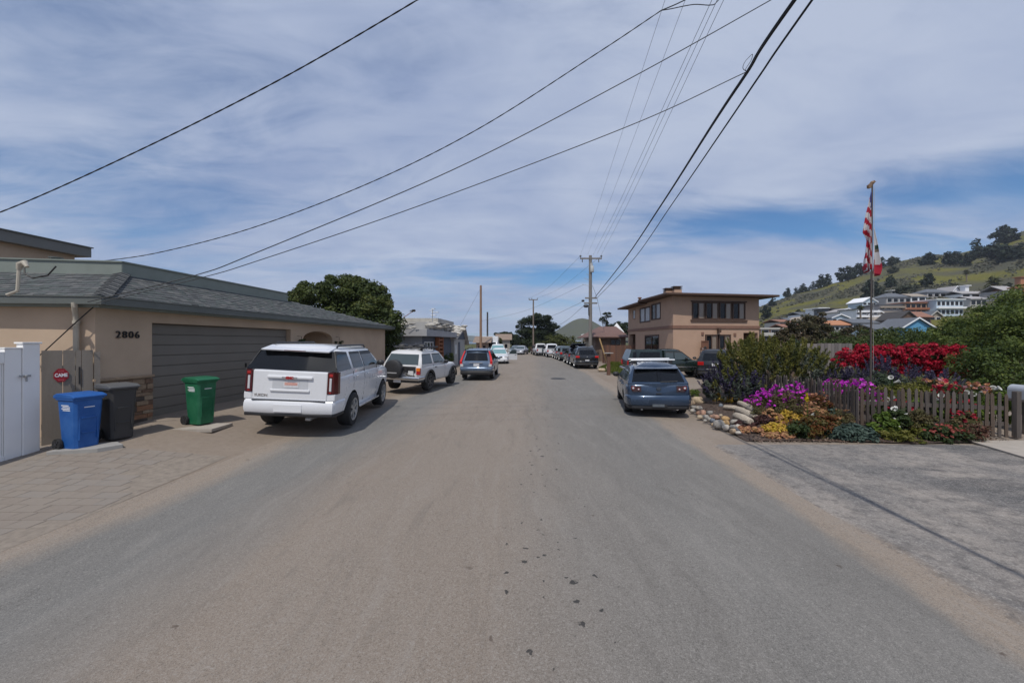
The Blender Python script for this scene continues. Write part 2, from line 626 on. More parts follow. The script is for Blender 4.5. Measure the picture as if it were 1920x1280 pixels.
    nt.links.new(tc.outputs['Object'], dn.inputs['Vector'])
    ds = nt.nodes.new('ShaderNodeVectorMath'); ds.operation = 'SCALE'; ds.inputs['Scale'].default_value = 0.09
    nt.links.new(dn.outputs['Color'], ds.inputs[0])
    nt.links.new(tc.outputs['Object'], dm.inputs[0]); nt.links.new(ds.outputs[0], dm.inputs[1])
    nt.links.new(dm.outputs[0], vo.inputs['Vector'])
    sepc = nt.nodes.new('ShaderNodeSeparateColor')
    nt.links.new(vo.outputs['Color'], sepc.inputs[0])
    rad = mk_math(nt, 'MULTIPLY', mk_range(nt, sepc.outputs[0], 0.45, 1.0, 0.12, 1), 0.2)
    band = mk_math(nt, 'MULTIPLY', mk_range(nt, u, -0.55, -0.1), mk_range(nt, u, 0.85, 0.4))
    clus = mk_math(nt, 'MULTIPLY', mk_range(nt, mk_noise(nt, 1.1, 2, 0.5), 0.42, 0.52), 0.75)
    near = mk_range(nt, mk_math(nt, 'ABSOLUTE', mk_math(nt, 'SUBTRACT', sep.outputs[1], 3.3)), 0.95, 0.5, 0, 0.9)
    clus = mk_math(nt, 'MAXIMUM', clus, near)
    rad = mk_math(nt, 'MULTIPLY', rad, mk_math(nt, 'MULTIPLY', band, clus))
    spot = mk_range(nt, mk_math(nt, 'SUBTRACT', rad, vo.outputs['Distance']), -0.02, 0.02)
    spot = mk_math(nt, 'MULTIPLY', spot, mk_range(nt, rad, 0.005, 0.02))
    c = mk_mix(nt, mk_math(nt, 'MULTIPLY', spot, 0.85), c, (0.03, 0.03, 0.032))
    # rare rusty spots anywhere
    v2 = nt.nodes.new('ShaderNodeTexVoronoi'); v2.voronoi_dimensions = '2D'; v2.inputs['Scale'].default_value = 0.9
    nt.links.new(dm.outputs[0], v2.inputs['Vector'])
    s2 = nt.nodes.new('ShaderNodeSeparateColor'); nt.links.new(v2.outputs['Color'], s2.inputs[0])
    c = mk_mix(nt, mk_math(nt, 'MULTIPLY', mk_range(nt, v2.outputs['Distance'], 0.026, 0.012, 0, 0.6), mk_range(nt, s2.outputs[0], 0.62, 0.7)), c, (0.065, 0.045, 0.035))
    nt.links.new(c, b.inputs['Base Color'])
    b.inputs['Roughness'].default_value = 0.9
    b.inputs['Specular IOR Level'].default_value = 0.2
    mk_bump(nt, b, mk_math(nt, 'ADD', fine, grain), 0.45, 0.008)
    return m

def drive_mat():
    m, nt, b = newmat('old_driveway_asphalt')
    tc, sep, u = road_u(nt)
    wa = mk_noise(nt, 1.2, 5, 0.65, sc=(1, 0.45, 1))
    fine = mk_noise(nt, 95, 3, 0.8)
    grain = mk_noise(nt, 20, 6, 0.75)
    st = mk_noise(nt, 0.9, 6, 0.65, sc=(0.5, 1.6, 1), dist=0.8)
    c = mk_mix(nt, mk_range(nt, wa, 0.38, 0.62), (0.165, 0.156, 0.15), (0.295, 0.262, 0.232))
    c = mk_mix(nt, mk_math(nt, 'MULTIPLY', mk_range(nt, st, 0.47, 0.60, 0, 0.8), mk_range(nt, u, 4.3, 6.4, 0.15, 1.0)), c, (0.075, 0.075, 0.078))
    c = mk_mix(nt, mk_range(nt, fine, 0.52, 0.72, 0, 0.6), c, (0.40, 0.375, 0.345))
    c = mk_mix(nt, mk_range(nt, fine, 0.46, 0.3, 0, 0.65), c, (0.06, 0.058, 0.056))
    c = mk_mix(nt, mk_range(nt, grain, 0.42, 0.25, 0, 0.5), c, (0.10, 0.095, 0.09))
    sand = (0.27, 0.22, 0.175)
    ue = mk_math(nt, 'ADD', u, mk_math(nt, 'MULTIPLY', mk_math(nt, 'SUBTRACT', wa, 0.5), 0.8))
    c = mk_mix(nt, mk_range(nt, ue, 3.72, 3.5), c, sand)
    med = mk_noise(nt, 38, 3, 0.9)
    c = mk_mix(nt, mk_range(nt, med, 0.53, 0.66, 0, 0.75), c, (0.40, 0.375, 0.34))
    c = mk_mix(nt, mk_range(nt, med, 0.43, 0.30, 0, 0.65), c, (0.06, 0.057, 0.055))
    mot = mk_noise(nt, 6, 6, 0.75)
    c = mk_mix(nt, mk_range(nt, mot, 0.49, 0.64, 0, 0.6), c, (0.085, 0.08, 0.078))
    nt.links.new(c, b.inputs['Base Color'])
    b.inputs['Roughness'].default_value = 0.92
    b.inputs['Specular IOR Level'].default_value = 0.2
    mk_bump(nt, b, mk_math(nt, 'ADD', fine, grain), 0.6, 0.012)
    return m

def hill_mat():
    m, nt, b = newmat('hill_grass')
    n1 = mk_noise(nt, 0.022, 6, 0.62, sc=(1, 1, 2.2))
    n2 = mk_noise(nt, 0.14, 5, 0.7)
    n3 = mk_noise(nt, 0.6, 4, 0.7)
    c = mk_mix(nt, mk_range(nt, n2, 0.3, 0.7), (0.115, 0.122, 0.028), (0.165, 0.142, 0.04))
    c = mk_mix(nt, mk_range(nt, n1, 0.44, 0.56), c, (0.088, 0.086, 0.062))
    c = mk_mix(nt, mk_range(nt, n3, 0.5, 0.75, 0, 0.7), c, (0.045, 0.05, 0.03))
    nt.links.new(c, b.inputs['Base Color'])
    b.inputs['Roughness'].default_value = 1.0
    b.inputs['Specular IOR Level'].default_value = 0.05
    mk_bump(nt, b, n3, 0.8, 0.8)
    return m

def grid_mesh(name, xs, ys, zf, mat, smooth=True, uv=None):
    vs = [(x, y, zf(x, y)) if uv is None else uv(x, y) for y in ys for x in xs]
    nx = len(xs)
    fs = [(j * nx + i, j * nx + i + 1, (j + 1) * nx + i + 1, (j + 1) * nx + i) for j in range(len(ys) - 1) for i in range(nx - 1)]
    me = bpy.data.meshes.new(name)
    me.from_pydata(vs, [], fs)
    me.materials.append(mat)
    me.polygons.foreach_set('use_smooth', [smooth] * len(me.polygons))
    me.update()
    return me

def span(*segs):
    out = []
    for a, b_, st in segs:
        n = max(1, round((b_ - a) / st))
        out += [a + (b_ - a) * i / n for i in range(n)]
    return out + [segs[-1][1]]

MAT_GROUND = ground_mat()
xs = span((-3000, -200, 400), (-200, -20, 20), (-20, -9, 1), (-9, -3.5, 0.25), (-3.5, 4, 0.75), (4, 11, 0.35), (11, 20, 1.5), (20, 200, 20), (200, 3000, 400))
ys = span((-60, -5, 5), (-5, 3, 1), (3, 20, 0.4), (20, 40, 1), (40, 100, 5), (100, 300, 25), (300, 4000, 400))
tag(link('ground', grid_mesh('ground', xs, ys, gz, MAT_GROUND)), kind='structure')

def road_c(y):
    """bend of the street to the left beyond the parked row"""
    return 0.0625 * y - 0.0016 * max(0, y - 42) ** 2

def road_pt(u, y):
    n = 1.0 - 0.28 * sstep((y - 25) / 45)
    x = road_c(y) + (u if u < 0 else u) * n
    z = gz(x, y) + (0.012 - 0.05 * (abs(u) / 6.0) ** 2 * 0.25 if -5.7 < u < 3.7 else -0.03)
    return (x, y, z)
us = [-6.1, -5.7] + [-5.4 + 0.35 * i for i in range(25)] + [3.3, 3.65, 3.9]
us = sorted(set(us))
rys = span((-12, 3, 1.5), (3, 30, 0.5), (30, 84, 2))
MAT_ROAD = road_mat()
tag(link('road', grid_mesh('road', us, rys, None, MAT_ROAD, True, road_pt)), kind='structure')

def drive_pt(u, y):
    x = 0.0625 * y + u
    return (x, y, gz(x, y) + (0.010 if u > 3.5 and y < 8.0 else -0.02))
dus = span((3.3, 4.0, 0.14), (4.0, 12, 0.8))
dys = span((-8, 2, 1), (2, 8.1, 0.4))
MAT_DRIVE = drive_mat()
tag(link('driveway', grid_mesh('driveway', dus, dys, None, MAT_DRIVE, True, drive_pt)), kind='structure')

# pale concrete strip at the far right of the driveway
mb = MB()
cp = [G(1815, 829), G(1925, 829), G(2300, 835), G(2300, 960), G(2000, 885)]
mb.prism([(p.x, p.y, 0.015) for p in cp], (0, 0, 0.03))
MAT_CONC = M('pale_concrete', (0.36, 0.32, 0.275), 0.9, var=0.1, scale=6, bump=0.3, bscale=80)
tag(mb.build('concrete_path', MAT_CONC), kind='structure')

# paved apron on the left: stone pavers, each a piece
PAVE = [M('paver_%s' % n, c, 0.9, var=0.16, scale=1.5, bump=0.4, bscale=40, col2=(0.25, 0.213, 0.178)) for n, c in
        (('tan', (0.265, 0.228, 0.192)), ('grey', (0.258, 0.232, 0.206)), ('brown', (0.243, 0.205, 0.172)))]
pave_root = tag(link('paved_apron', grid_mesh('paved_apron', span((-10.5, -5.1, 0.3)), span((3.2, 6.9, 0.3)), lambda x, y: gz(x, y) + 0.004, M('paver_bedding', (0.228, 0.193, 0.158), 0.95, var=0.2, scale=12, bump=0.4))), kind='structure')
pave_me = []
for m in PAVE:
    mb = MB(); mb.box(-0.5, 0.5, -0.5, 0.5, -0.5, 0.5)
    pave_me.append(mb.mesh('paver', m))
y = 3.3
while y < 6.75:
    h = 0.2
    x = -10.4 + random.random() * 0.3
    while x < -5.2:
        w = random.choice((0.2, 0.3, 0.3, 0.4))
        # the dirt has crept over the street side of the paving
        if x + w < -5.35 - 0.35 * math.sin(y * 2.3) - 0.25 * random.random():
            cx, cy = x + w / 2, y + h / 2
            dx = (gz(cx + 0.1, cy) - gz(cx - 0.1, cy)) / 0.2
            dy = (gz(cx, cy + 0.1) - gz(cx, cy - 0.1)) / 0.2
            mw = Matrix.Translation((cx, cy, gz(cx, cy) - 0.013 + 0.002 * random.random())) @ Matrix.Rotation(-math.atan(dx), 4, 'Y') @ Matrix.Rotation(math.atan(dy), 4, 'X') @ Matrix.Rotation(random.uniform(-0.02, 0.02), 4, 'Z') @ Matrix.Diagonal((w - 0.007, h - 0.007, 0.04, 1))
            link('paver', random.choice(pave_me), pave_root, mw=mw)
        x += w
    y += h

# grass verge before the fence on the right
GRASS = leafmat('grass_blades', [(0.07, 0.11, 0.015), (0.11, 0.15, 0.02), (0.15, 0.15, 0.04)], 0.3)
def grass_patch(pts_px, n, h, label_seed):
    c = [G(*p) for p in pts_px]
    out = []
    while len(out) < n:
        a, b_ = rng.uniform(0, 1, 2)
        p = (c[0] * (1 - a) + c[1] * a) * (1 - b_) + (c[3] * (1 - a) + c[2] * a) * b_
        out.append((p.x, p.y, gz(p.x, p.y) + h * 0.45))
    pts = np.array(out)
    d = np.tile(np.array([[0, 0, 1.0]]), (n, 1))
    nr = rng.normal(0, 1, (n, 3)); nr[:, 2] = 0
    return link('grass', leaf_mesh('grass', pts, nr, h, 0.16, rng.uniform(0, 1, n), GRASS, 0, d))
tag(grass_patch([(1122, 692), (1172, 712), (1196, 690), (1150, 678)], 5200, 0.22, 1), kind='stuff')
tag(grass_patch([(1005, 662), (1030, 660), (1040, 657), (1000, 657)], 1500, 0.6, 2), kind='stuff')

# ------------------------------------------------------------------ hillside
RIDGE = [(1180, 640), (1300, 625), (1380, 596), (1428, 574), (1446, 566), (1511, 545), (1576, 528), (1628, 511), (1693, 488), (1745, 479), (1785, 477),
         (1850, 464), (1910, 436), (1990, 404), (2100, 370), (2400, 330), (2900, 345)]
DF, DR = 92.0, 330.0
def ridge_py(px):
    for (a, ya), (b_, yb) in zip(RIDGE, RIDGE[1:]):
        if px <= b_:
            t = (px - a) / (b_ - a)
            return ya + (yb - ya) * sstep(t) * 0.4 + (yb - ya) * t * 0.6
    return RIDGE[-1][1]
def hill_h(px, d):
    zr = CAMZ + (CY - ridge_py(px)) / F * DR
    t = (d - DF) / (DR - DF)
    if t <= 0: return -0.6
    if t <= 1: return -0.6 + zr * t ** 1.12 + 0.6 * t
    return zr - zr * 0.5 * sstep((t - 1) / 1.4)
def hill_hit(px, py):
    """distance at which the ray through a photo pixel meets the hillside"""
    lo = DF
    d = DF
    while d < DR:
        if hill_h(px, d) >= CAMZ + (CY - py) / F * d: return d
        d += 0.5
    return DR
cols = span((1190, 2880, 13))
ds = span((DF, DR, 7), (DR, 620, 40))
def hill_pt(px, d):
    x = (px - CX) / F * d
    w = 1.2 * math.sin(x * 0.09 + d * 0.05) + 0.8 * math.sin(x * 0.21 - d * 0.11)
    return (x, d, hill_h(px, d) + w * 0.5 * sstep((d - DF) / 50) * (1 - sstep((d - DR + 60) / 50)))
MAT_HILL = hill_mat()
tag(link('hillside', grid_mesh('hillside', cols, ds, None, MAT_HILL, True, hill_pt)), kind='structure')

# round hill beyond the end of the street, and the low headland at the sea
def cone_hill(name, px, py, d, half_px, depth, mat):
    top = P(px, py, d)
    hw = half_px / F * d
    xs_ = [top.x + hw * (-1.6 + 3.2 * i / 40) for i in range(41)]
    ys_ = [d + depth * (-1 + 2 * i / 24) for i in range(25)]
    def zf(x, y):
        a, b_ = (x - top.x) / hw, (y - d) / depth
        r = math.sqrt(a * a + b_ * b_)
        lump = 1 + 0.06 * math.sin(x * 0.05 + 1) + 0.05 * math.sin(y * 0.04 + x * 0.03)
        return -1 + (top.z + 1) * max(0, math.exp(-2.0 * r ** 1.45) * 1.03 - 0.02) * (lump if r > 0.2 else 1 + (lump - 1) * r / 0.2)
    tag(link(name, grid_mesh(name, xs_, ys_, zf, mat)), kind='structure')
FARHILL = M('far_hill_grass', (0.10, 0.108, 0.072), 1.0, var=0.12, scale=0.02, col2=(0.085, 0.088, 0.07), spec=0.05)
cone_hill('hill', 1092, 597, 760, 105, 150, FARHILL)
cone_hill('headland', 860, 628, 2600, 160, 300, FARHILL)
cone_hill('headland', 700, 631, 2900, 200, 300, FARHILL)
SEA = M('sea_water', (0.03, 0.07, 0.11), 0.25, var=0.2, scale=0.05, bump=0.3, bscale=0.5, bdist=0.3)
mb = MB(); mb.poly([(-2500, 300, 0.25), (-20, 300, 0.25), (60, 2400, 0.25), (-2500, 2400, 0.25)])
tag(mb.build('sea', SEA), kind='structure')

# ------------------------------------------------------------------ shared materials
STUCCO = M('beige_stucco', (0.47, 0.355, 0.255), 0.92, var=0.09, scale=0.9, bump=0.35, bscale=110, bdist=0.006)
TAUPE = M('taupe_door', (0.165, 0.150, 0.128), 0.6, var=0.07, scale=0.8)
TRIM = M('grey_green_trim', (0.20, 0.225, 0.20), 0.6, var=0.07)
GUTTER = M('gutter_metal', (0.115, 0.125, 0.115), 0.45, var=0.08)
SHING = [M('shingle_%s' % n, c, 0.95, var=0.25, scale=25, bump=0.5, bscale=140, bdist=0.008) for n, c in
         (('slate', (0.098, 0.103, 0.106)), ('green_grey', (0.088, 0.10, 0.098)), ('dark', (0.074, 0.078, 0.08)), ('pale', (0.128, 0.13, 0.128)))]
STONES = [M('stone_%s' % n, c, 0.9, var=0.25, scale=14, bump=0.6, bscale=60, bdist=0.012) for n, c in
          (('tan', (0.25, 0.18, 0.12)), ('brown', (0.16, 0.10, 0.065)), ('dark', (0.075, 0.06, 0.05)), ('rust', (0.26, 0.14, 0.08)), ('buff', (0.30, 0.23, 0.16)))]
BLACK = M('black_rubber', (0.022, 0.022, 0.023), 0.75, var=0.2)
BLKPL = M('black_plastic', (0.03, 0.03, 0.032), 0.45, var=0.15)
IRON = M('black_iron', (0.02, 0.018, 0.017), 0.55, var=0.2)
GALV = M('galvanised_metal', (0.42, 0.42, 0.42), 0.45, 0.6, var=0.15)
WHITEP = M('white_vinyl', (0.82, 0.81, 0.79), 0.45, var=0.03)
CREAM = M('cream_pipe', (0.42, 0.38, 0.31), 0.55, var=0.06)
def glassmat(name, col, rough=0.04, spec=0.7):
    m, nt, b = newmat(name)
    b.inputs['Base Color'].default_value = (*col, 1)
    b.inputs['Roughness'].default_value = rough
    b.inputs['Specular IOR Level'].default_value = spec
    return m
GLASS = glassmat('dark_glass', (0.006, 0.007, 0.009), spec=0.38)
GLASSC = glassmat('clear_dark_glass', (0.05, 0.068, 0.072))
CURT = M('curtain_behind_glass', (0.24, 0.19, 0.15), 0.25, var=0.1, scale=20, sc=(6, 6, 0.2), spec=0.8)
WHITEL = M('white_lettering', (0.75, 0.76, 0.78), 0.5, var=0.02)
DARKW = M('dark_brown_wood', (0.06, 0.04, 0.03), 0.7, var=0.2, scale=6, sc=(1, 1, 0.2))
# ------------------------------------------------------------------ building helpers
def frame_of(A, B):
    A = Vector(A); B = Vector(B)
    u = Vector((B.x - A.x, B.y - A.y, 0)); L = u.length; u.normalize()
    n = Vector((u.y, -u.x, 0))      # outward = right of A->B
    return (A, u, n), L

def wall_mesh(mb, fr, L, z0, z1, holes=(), thick=0.2, mi=0):
    """skin of a wall with rectangular openings and their reveals"""
    O, u, n = fr
    ss = sorted({0.0, L, *[h[0] for h in holes], *[h[1] for h in holes]})
    zs = sorted({z0, z1, *[h[2] for h in holes], *[h[3] for h in holes]})
    def pt(s, z, d=0.0): return (O.x + u.x * s + n.x * d, O.y + u.y * s + n.y * d, O.z + z)
    for i in range(len(ss) - 1):
        for j in range(len(zs) - 1):
            sm, zm = (ss[i] + ss[i + 1]) / 2, (zs[j] + zs[j + 1]) / 2
            if any(h[0] < sm < h[1] and h[2] < zm < h[3] for h in holes): continue
            mb.poly([pt(ss[i], zs[j]), pt(ss[i + 1], zs[j]), pt(ss[i + 1], zs[j + 1]), pt(ss[i], zs[j + 1])], mi)
    for s0, s1, a, b_ in [h[:4] for h in holes]:
        t = -thick
        mb.poly([pt(s0, a), pt(s0, b_), pt(s0, b_, t), pt(s0, a, t)], mi)
        mb.poly([pt(s1, b_), pt(s1, a), pt(s1, a, t), pt(s1, b_, t)], mi)
        mb.poly([pt(s0, b_), pt(s1, b_), pt(s1, b_, t), pt(s0, b_, t)], mi)
        mb.poly([pt(s1, a), pt(s0, a), pt(s0, a, t), pt(s1, a, t)], mi)

def window(parent, fr, s0, s1, z0, z1, fmat, gmat, cols=1, rows=1, fw=0.06, depth=0.08, proud=0.03, gmats=None, name='window'):
    mb = MB()
    mb.fbox(fr, s0, s1, z0, z0 + fw, -depth, proud)
    mb.fbox(fr, s0, s1, z1 - fw, z1, -depth, proud)
    mb.fbox(fr, s0, s0 + fw, z0 + fw, z1 - fw, -depth, proud)
    mb.fbox(fr, s1 - fw, s1, z0 + fw, z1 - fw, -depth, proud)
    for i in range(1, cols):
        s = s0 + (s1 - s0) * i / cols
        mb.fbox(fr, s - fw / 2, s + fw / 2, z0 + fw, z1 - fw, -depth, proud - 0.008)
    for j in range(1, rows):
        z = z0 + (z1 - z0) * j / rows
        mb.fbox(fr, s0 + fw, s1 - fw, z - fw / 3, z + fw / 3, -depth, proud - 0.014)
    w = mb.build(name, fmat, parent, world=True)
    for i in range(cols):
        a = s0 + (s1 - s0) * i / cols + fw * 0.4
        b_ = s0 + (s1 - s0) * (i + 1) / cols - fw * 0.4
        g = MB(); g.fbox(fr, a, b_, z0 + fw * 0.5, z1 - fw * 0.5, -depth * 0.7, -depth * 0.3)
        g.build('pane', (gmats[i % len(gmats)] if gmats else gmat), w, world=True)
    return w

# ================================================================== the garage house on the left
house = thing('garage_house', 'beige stucco house with a wide taupe garage door and number 2806', 'house', (-8.1, 7.5, 0.3))
RD = Vector((0.0625, 1, 0)).normalized()
A0, A1, A2 = Vector((-13, 6.85, 0)), Vector((-8.13, 7.49, 0)), Vector((-8.13, 7.49, 0)) + RD * 14.4
fr_l, L_l = frame_of(A0, A1)
fr_r, L_r = frame_of(A1, A2)
DS0 = 1.11; DS1 = DS0 + 4.87; DZ0, DZ1 = 0.30, 2.52
AR0, AR1, ARZ, ARS = 6.68, 8.75, 2.50, 2.18
mb = MB()
wall_mesh(mb, fr_l, L_l, -0.2, 2.86)
wall_mesh(mb, fr_r, L_r, -0.2, 2.86, [(DS0, DS1, DZ0, DZ1, ), (AR0, AR1, 0.3, ARZ)], 0.22)
# arch spandrels over the porch opening
O, u, n = fr_r
N_ = 12
for side in (0, 1):
    pts = []
    mid, hw = (AR0 + AR1) / 2, (AR1 - AR0) / 2
    for i in range(N_ + 1):
        t = i / N_
        s = (AR0 + hw * t) if side == 0 else (AR1 - hw * t)
        z = ARS + (ARZ - ARS) * math.sqrt(max(0, 1 - (1 - t) ** 2))
        pts.append((s, z))
    corner = (AR0, ARZ) if side == 0 else (AR1, ARZ)
    poly = [corner] + pts
    mb.prism([(O.x + u.x * s + n.x * -0.003, O.y + u.y * s + n.y * -0.003, z) for s, z in poly], n * -0.2)
# far end, porch recess
fr_b, L_b = frame_of(A2, A2 + Vector((-6, 0.5, 0)))
wall_mesh(mb, fr_b, L_b, -0.2, 2.86)
mb.fbox(fr_r, AR0 - 0.2, AR0, 0.3, 2.6, -1.5, -0.22)
mb.fbox(fr_r, AR1, AR1 + 0.2, 0.3, 2.6, -1.5, -0.22)
mb.fbox(fr_r, AR0 - 0.2, AR1 + 0.2, 0.3, 2.6, -1.7, -1.5)
mb.fbox(fr_r, AR0 - 0.2, AR1 + 0.2, 2.6, 2.7, -1.7, -0.22)
mb.build('wall', STUCCO, house, world=True)
# entrance door inside the porch
d_ = MB(); d_.fbox(fr_r, 7.25, 8.2, 0.42, 2.36, -1.5, -1.46)
door = d_.build('front_door', DARKW, house, world=True)
d_ = MB(); d_.fbox(fr_r, 7.38, 8.07, 1.3, 2.25, -1.46, -1.45)
d_.build('door_glass', CURT, door, world=True)
# the sectional garage door
gd = MB(); gd.fbox(fr_r, DS0 + 0.005, DS1 - 0.005, DZ0, DZ1, -0.21, -0.17)
gdoor = gd.build('garage_door', TAUPE, house, world=True)
NP = 9
ph = (DZ1 - DZ0 - 0.03) / NP
for i in range(NP):
    q = MB(); q.fbox(fr_r, DS0 + 0.02, DS1 - 0.02, DZ0 + 0.02 + i * ph, DZ0 + 0.02 + (i + 1) * ph - 0.014, -0.17, -0.145)
    q.build('door_panel', TAUPE, gdoor, bevel=0.008, world=True)
q = MB(); q.fbox(fr_r, 4.05, 4.10, 1.33, 1.45, -0.145, -0.12); q.build('door_handle', IRON, gdoor, world=True)
# numbers
for ch, s in zip('2806', (0.42, 0.545, 0.67, 0.795)):
    me = text_mesh(ch, 0.205, IRON, 0.012, bold=0.0)
    p = O + u * (s - 0.02) + n * 0.02 + Vector((0, 0, 2.235))
    link('digit', me, house, mw=Matrix.Translation(-house.location) @ facing(p, u, n))
# stone veneer at the foot of the corner pier
cap = MB()
cap.fbox(fr_r, -0.06, DS0 - 0.0, 1.31, 1.37, 0.0, 0.075)
cap.fbox(fr_l, L_l - 0.24, L_l + 0.07, 1.31, 1.37, 0.0, 0.075)
ven = cap.build('stone_ledge', M('ledge_stone', (0.30, 0.22, 0.15), 0.9, var=0.15, scale=10, bump=0.4), house, bevel=0.012, world=True)
z = 0.02
while z < 1.29:
    h = random.choice((0.07, 0.09, 0.1, 0.12))
    h = min(h, 1.305 - z)
    for fr, sa, sb in ((fr_r, -0.045, DS0), (fr_l, L_l - 0.22, L_l - 0.0)):
        s = sa
        while s < sb - 0.02:
            w = min(random.uniform(0.14, 0.38), sb - s)
            if sb - s - w < 0.07: w = sb - s
            q = MB(); q.fbox(fr, s + 0.004, s + w - 0.004, z + 0.004, z + h - 0.004, -0.02, random.uniform(0.022, 0.055))
            q.build('stone', random.choice(STONES), ven, bevel=0.006, world=True)
            s += w
    z += h

# eaves, roof planes
EZ, TZ = 2.93, 3.59
E = [Vector((-13, 6.71, EZ)), Vector((-7.87, 7.34, EZ)), Vector((-6.93, 22.35, EZ)), Vector((-13.5, 22.9, EZ))]
T = [Vector((-13, 7.9, TZ)), Vector((-8.73, 8.59, TZ)), Vector((-8.35, 14.2, TZ)), Vector((-13, 14.6, TZ))]
mb = MB()
for a, b_, c, d in ((0, 1, 1, 0), (1, 2, 2, 1), (2, 3, 3, 2)):
    mb.poly([E[a], E[b_], T[c], T[d]])
lo = Vector((0, 0, -0.05))
mb.poly([E[3] + lo, E[2] + lo, E[1] + lo, E[0] + lo])
mb.poly([T[0] + lo * 3, T[1] + lo * 3, T[2] + lo * 3, T[3] + lo * 3])
roof = mb.build('roof', M('roof_underlay', (0.05, 0.052, 0.053), 0.95), house, world=True)
mb = MB()
up = Vector((0, 0, 0.25))
for a, b_ in ((0, 1), (1, 2)):
    fr, L = frame_of(T[a], T[b_])
    mb.fbox(fr, -0.03, L + (0.03 if a else 0.03), -0.02, 0.27, -0.06, 0.03 - 0.002 * a)
    mb.fbox(fr, -0.05, L + 0.05, 0.27, 0.30, -0.3, 0.06 - 0.003 * a)
mb.poly([T[0] + up, T[1] + up, T[2] + up, T[3] + up])
mb.build('roof_fascia', TRIM, house, world=True)
mb = MB()
for a, b_ in ((0, 1), (1, 2)):
    fr, L = frame_of(E[a], E[b_])
    k = 0.006 * a
    mb.fbox(fr, 0, L + 0.1, -0.125 - k, 0.012 + k, -0.02, 0.10 + k)
    mb.fbox(fr, 0, L + 0.12, 0.012 + k, 0.027 + k, -0.015, 0.12 + k)
mb.build('gutter', GUTTER, house, world=True)
mb = MB()
for a, b_ in ((0, 1), (1, 2)):
    fr, L = frame_of(E[a], E[b_])
    mb.fbox(fr, 0, L, -0.17 - 0.003 * a, -0.10, -0.5, -0.02 - 0.002 * a)
mb.build('soffit', TRIM, house, world=True)

# shingles: the nearest 300 as pieces, the rest joined
sh_me = []
for m in SHING:
    q = MB(); q.add([(0, 0, 0), (1, 0, 0), (1, 1, 0), (0, 1, 0), (0, 0, 1), (1, 0, 1), (1, 1, 0.15), (0, 1, 0.15)],
                    [(4, 5, 6, 7), (0, 1, 5, 4), (1, 2, 6, 5), (3, 0, 4, 7)])
    sh_me.append(q.mesh('shingle', m))
rest = MB()
cand = []
def shingle_plane(e0, e1, t0, t1, rows):
    nrm = (e1 - e0).cross(t1 - e0).normalized()
    if nrm.z < 0: nrm = -nrm
    for r in range(rows):
        v0, v1 = r / rows, (r + 1.25) / rows
        a, b_ = e0.lerp(t0, v0), e1.lerp(t1, v0)
        row = b_ - a
        L = row.length
        ux = row.normalized()
        vy = ((e0.lerp(t0, min(1, v1)) + e1.lerp(t1, min(1, v1))) / 2 - (a + b_) / 2)
        vy = (vy - ux * vy.dot(ux))
        s = -random.random() * 0.3
        while s < L:
            w = random.choice((0.13, 0.16, 0.2))
            s0, s1 = max(0, s), min(L, s + w - 0.006)
            if s1 - s0 > 0.03:
                o = a + ux * s0 + nrm * (0.004 + 0.004 * random.random())
                mw = Matrix((ux * (s1 - s0), vy, nrm * random.uniform(0.009, 0.018))).transposed().to_4x4()
                mw.translation = o
                cand.append((o.length, mw))
            s += w
shingle_plane(E[0], E[1], T[0], T[1], 13)
shingle_plane(E[1], E[2], T[1], T[2], 11)
cand.sort(key=lambda c: c[0] + (6 if c[1].translation.x < -10.6 else 0))
wts = [5, 5, 2, 2]
for k, (_, mw) in enumerate(cand):
    i = random.choices(range(4), wts)[0]
    if k < 280:
        link('shingle', sh_me[i], roof, mw=Matrix.Translation(-house.location) @ mw)
    else:
        rest.add([mw @ Vector(v) for v in ((0, 0, 0), (1, 0, 0), (1, 1, 0), (0, 1, 0), (0, 0, 1), (1, 0, 1), (1, 1, 0.15), (0, 1, 0.15))],
                 [(4, 5, 6, 7), (0, 1, 5, 4), (1, 2, 6, 5), (3, 0, 4, 7)], i)
tag(rest.build('shingles', SHING, roof, world=True), kind='stuff')
# hip caps
hipd = T[1] - E[1]
for k in range(15):
    t = k / 15
    o = E[1].lerp(T[1], t)
    ax = hipd.normalized()
    sd_ = Vector((1, 0.9, 0)).normalized()
    nn = ax.cross(sd_).normalized()
    if nn.z < 0: nn = -nn
    mw = Matrix((sd_, ax, nn)).transposed().to_4x4()
    mw.translation = o + nn * 0.05
    q = MB()
    q.add([mw @ Vector(v) for v in ((-0.14, 0, -0.03), (0, 0, 0.03), (0.14, 0, -0.03), (-0.14, 0.2, -0.055), (0, 0.2, 0.0), (0.14, 0.2, -0.055))],
          [(0, 1, 4, 3), (1, 2, 5, 4), (0, 2, 1)])
    q.build('hip_cap', SHING[3 if k % 2 else 2], roof, world=True)
# downspout, service mast, vent on the roof
def wp(*p): return Vector(p)
ds = MB()
dx, dy = -8.376, 7.36
ds.tube([wp(dx + 0.15, dy - 0.14, 2.83), wp(dx + 0.15, dy - 0.14, 2.77), wp(dx + 0.04, dy - 0.03, 2.66), wp(dx, dy + 0.02, 2.5), wp(dx, dy + 0.02, 0.3)], 0.045, 10)
ds.tube([wp(dx, dy + 0.02, 2.50), wp(dx, dy + 0.02, 2.44)], 0.055, 10)
ds.build('downspout', CREAM, house, True, world=True)
sm = MB()
bx = P(13, 553, 6.6)
sm.tube([bx, bx + wp(0.12, 0.05, 0.08), bx + wp(0.13, 0.06, 0.45)], 0.026, 8)
top_ = bx + wp(0.13, 0.06, 0.45)
sm.tube([top_, top_ + wp(0.02, 0, 0.09), top_ + wp(0.1, 0, 0.12), top_ + wp(0.17, -0.02, 0.04)], [0.034, 0.05, 0.046, 0.025], 10)
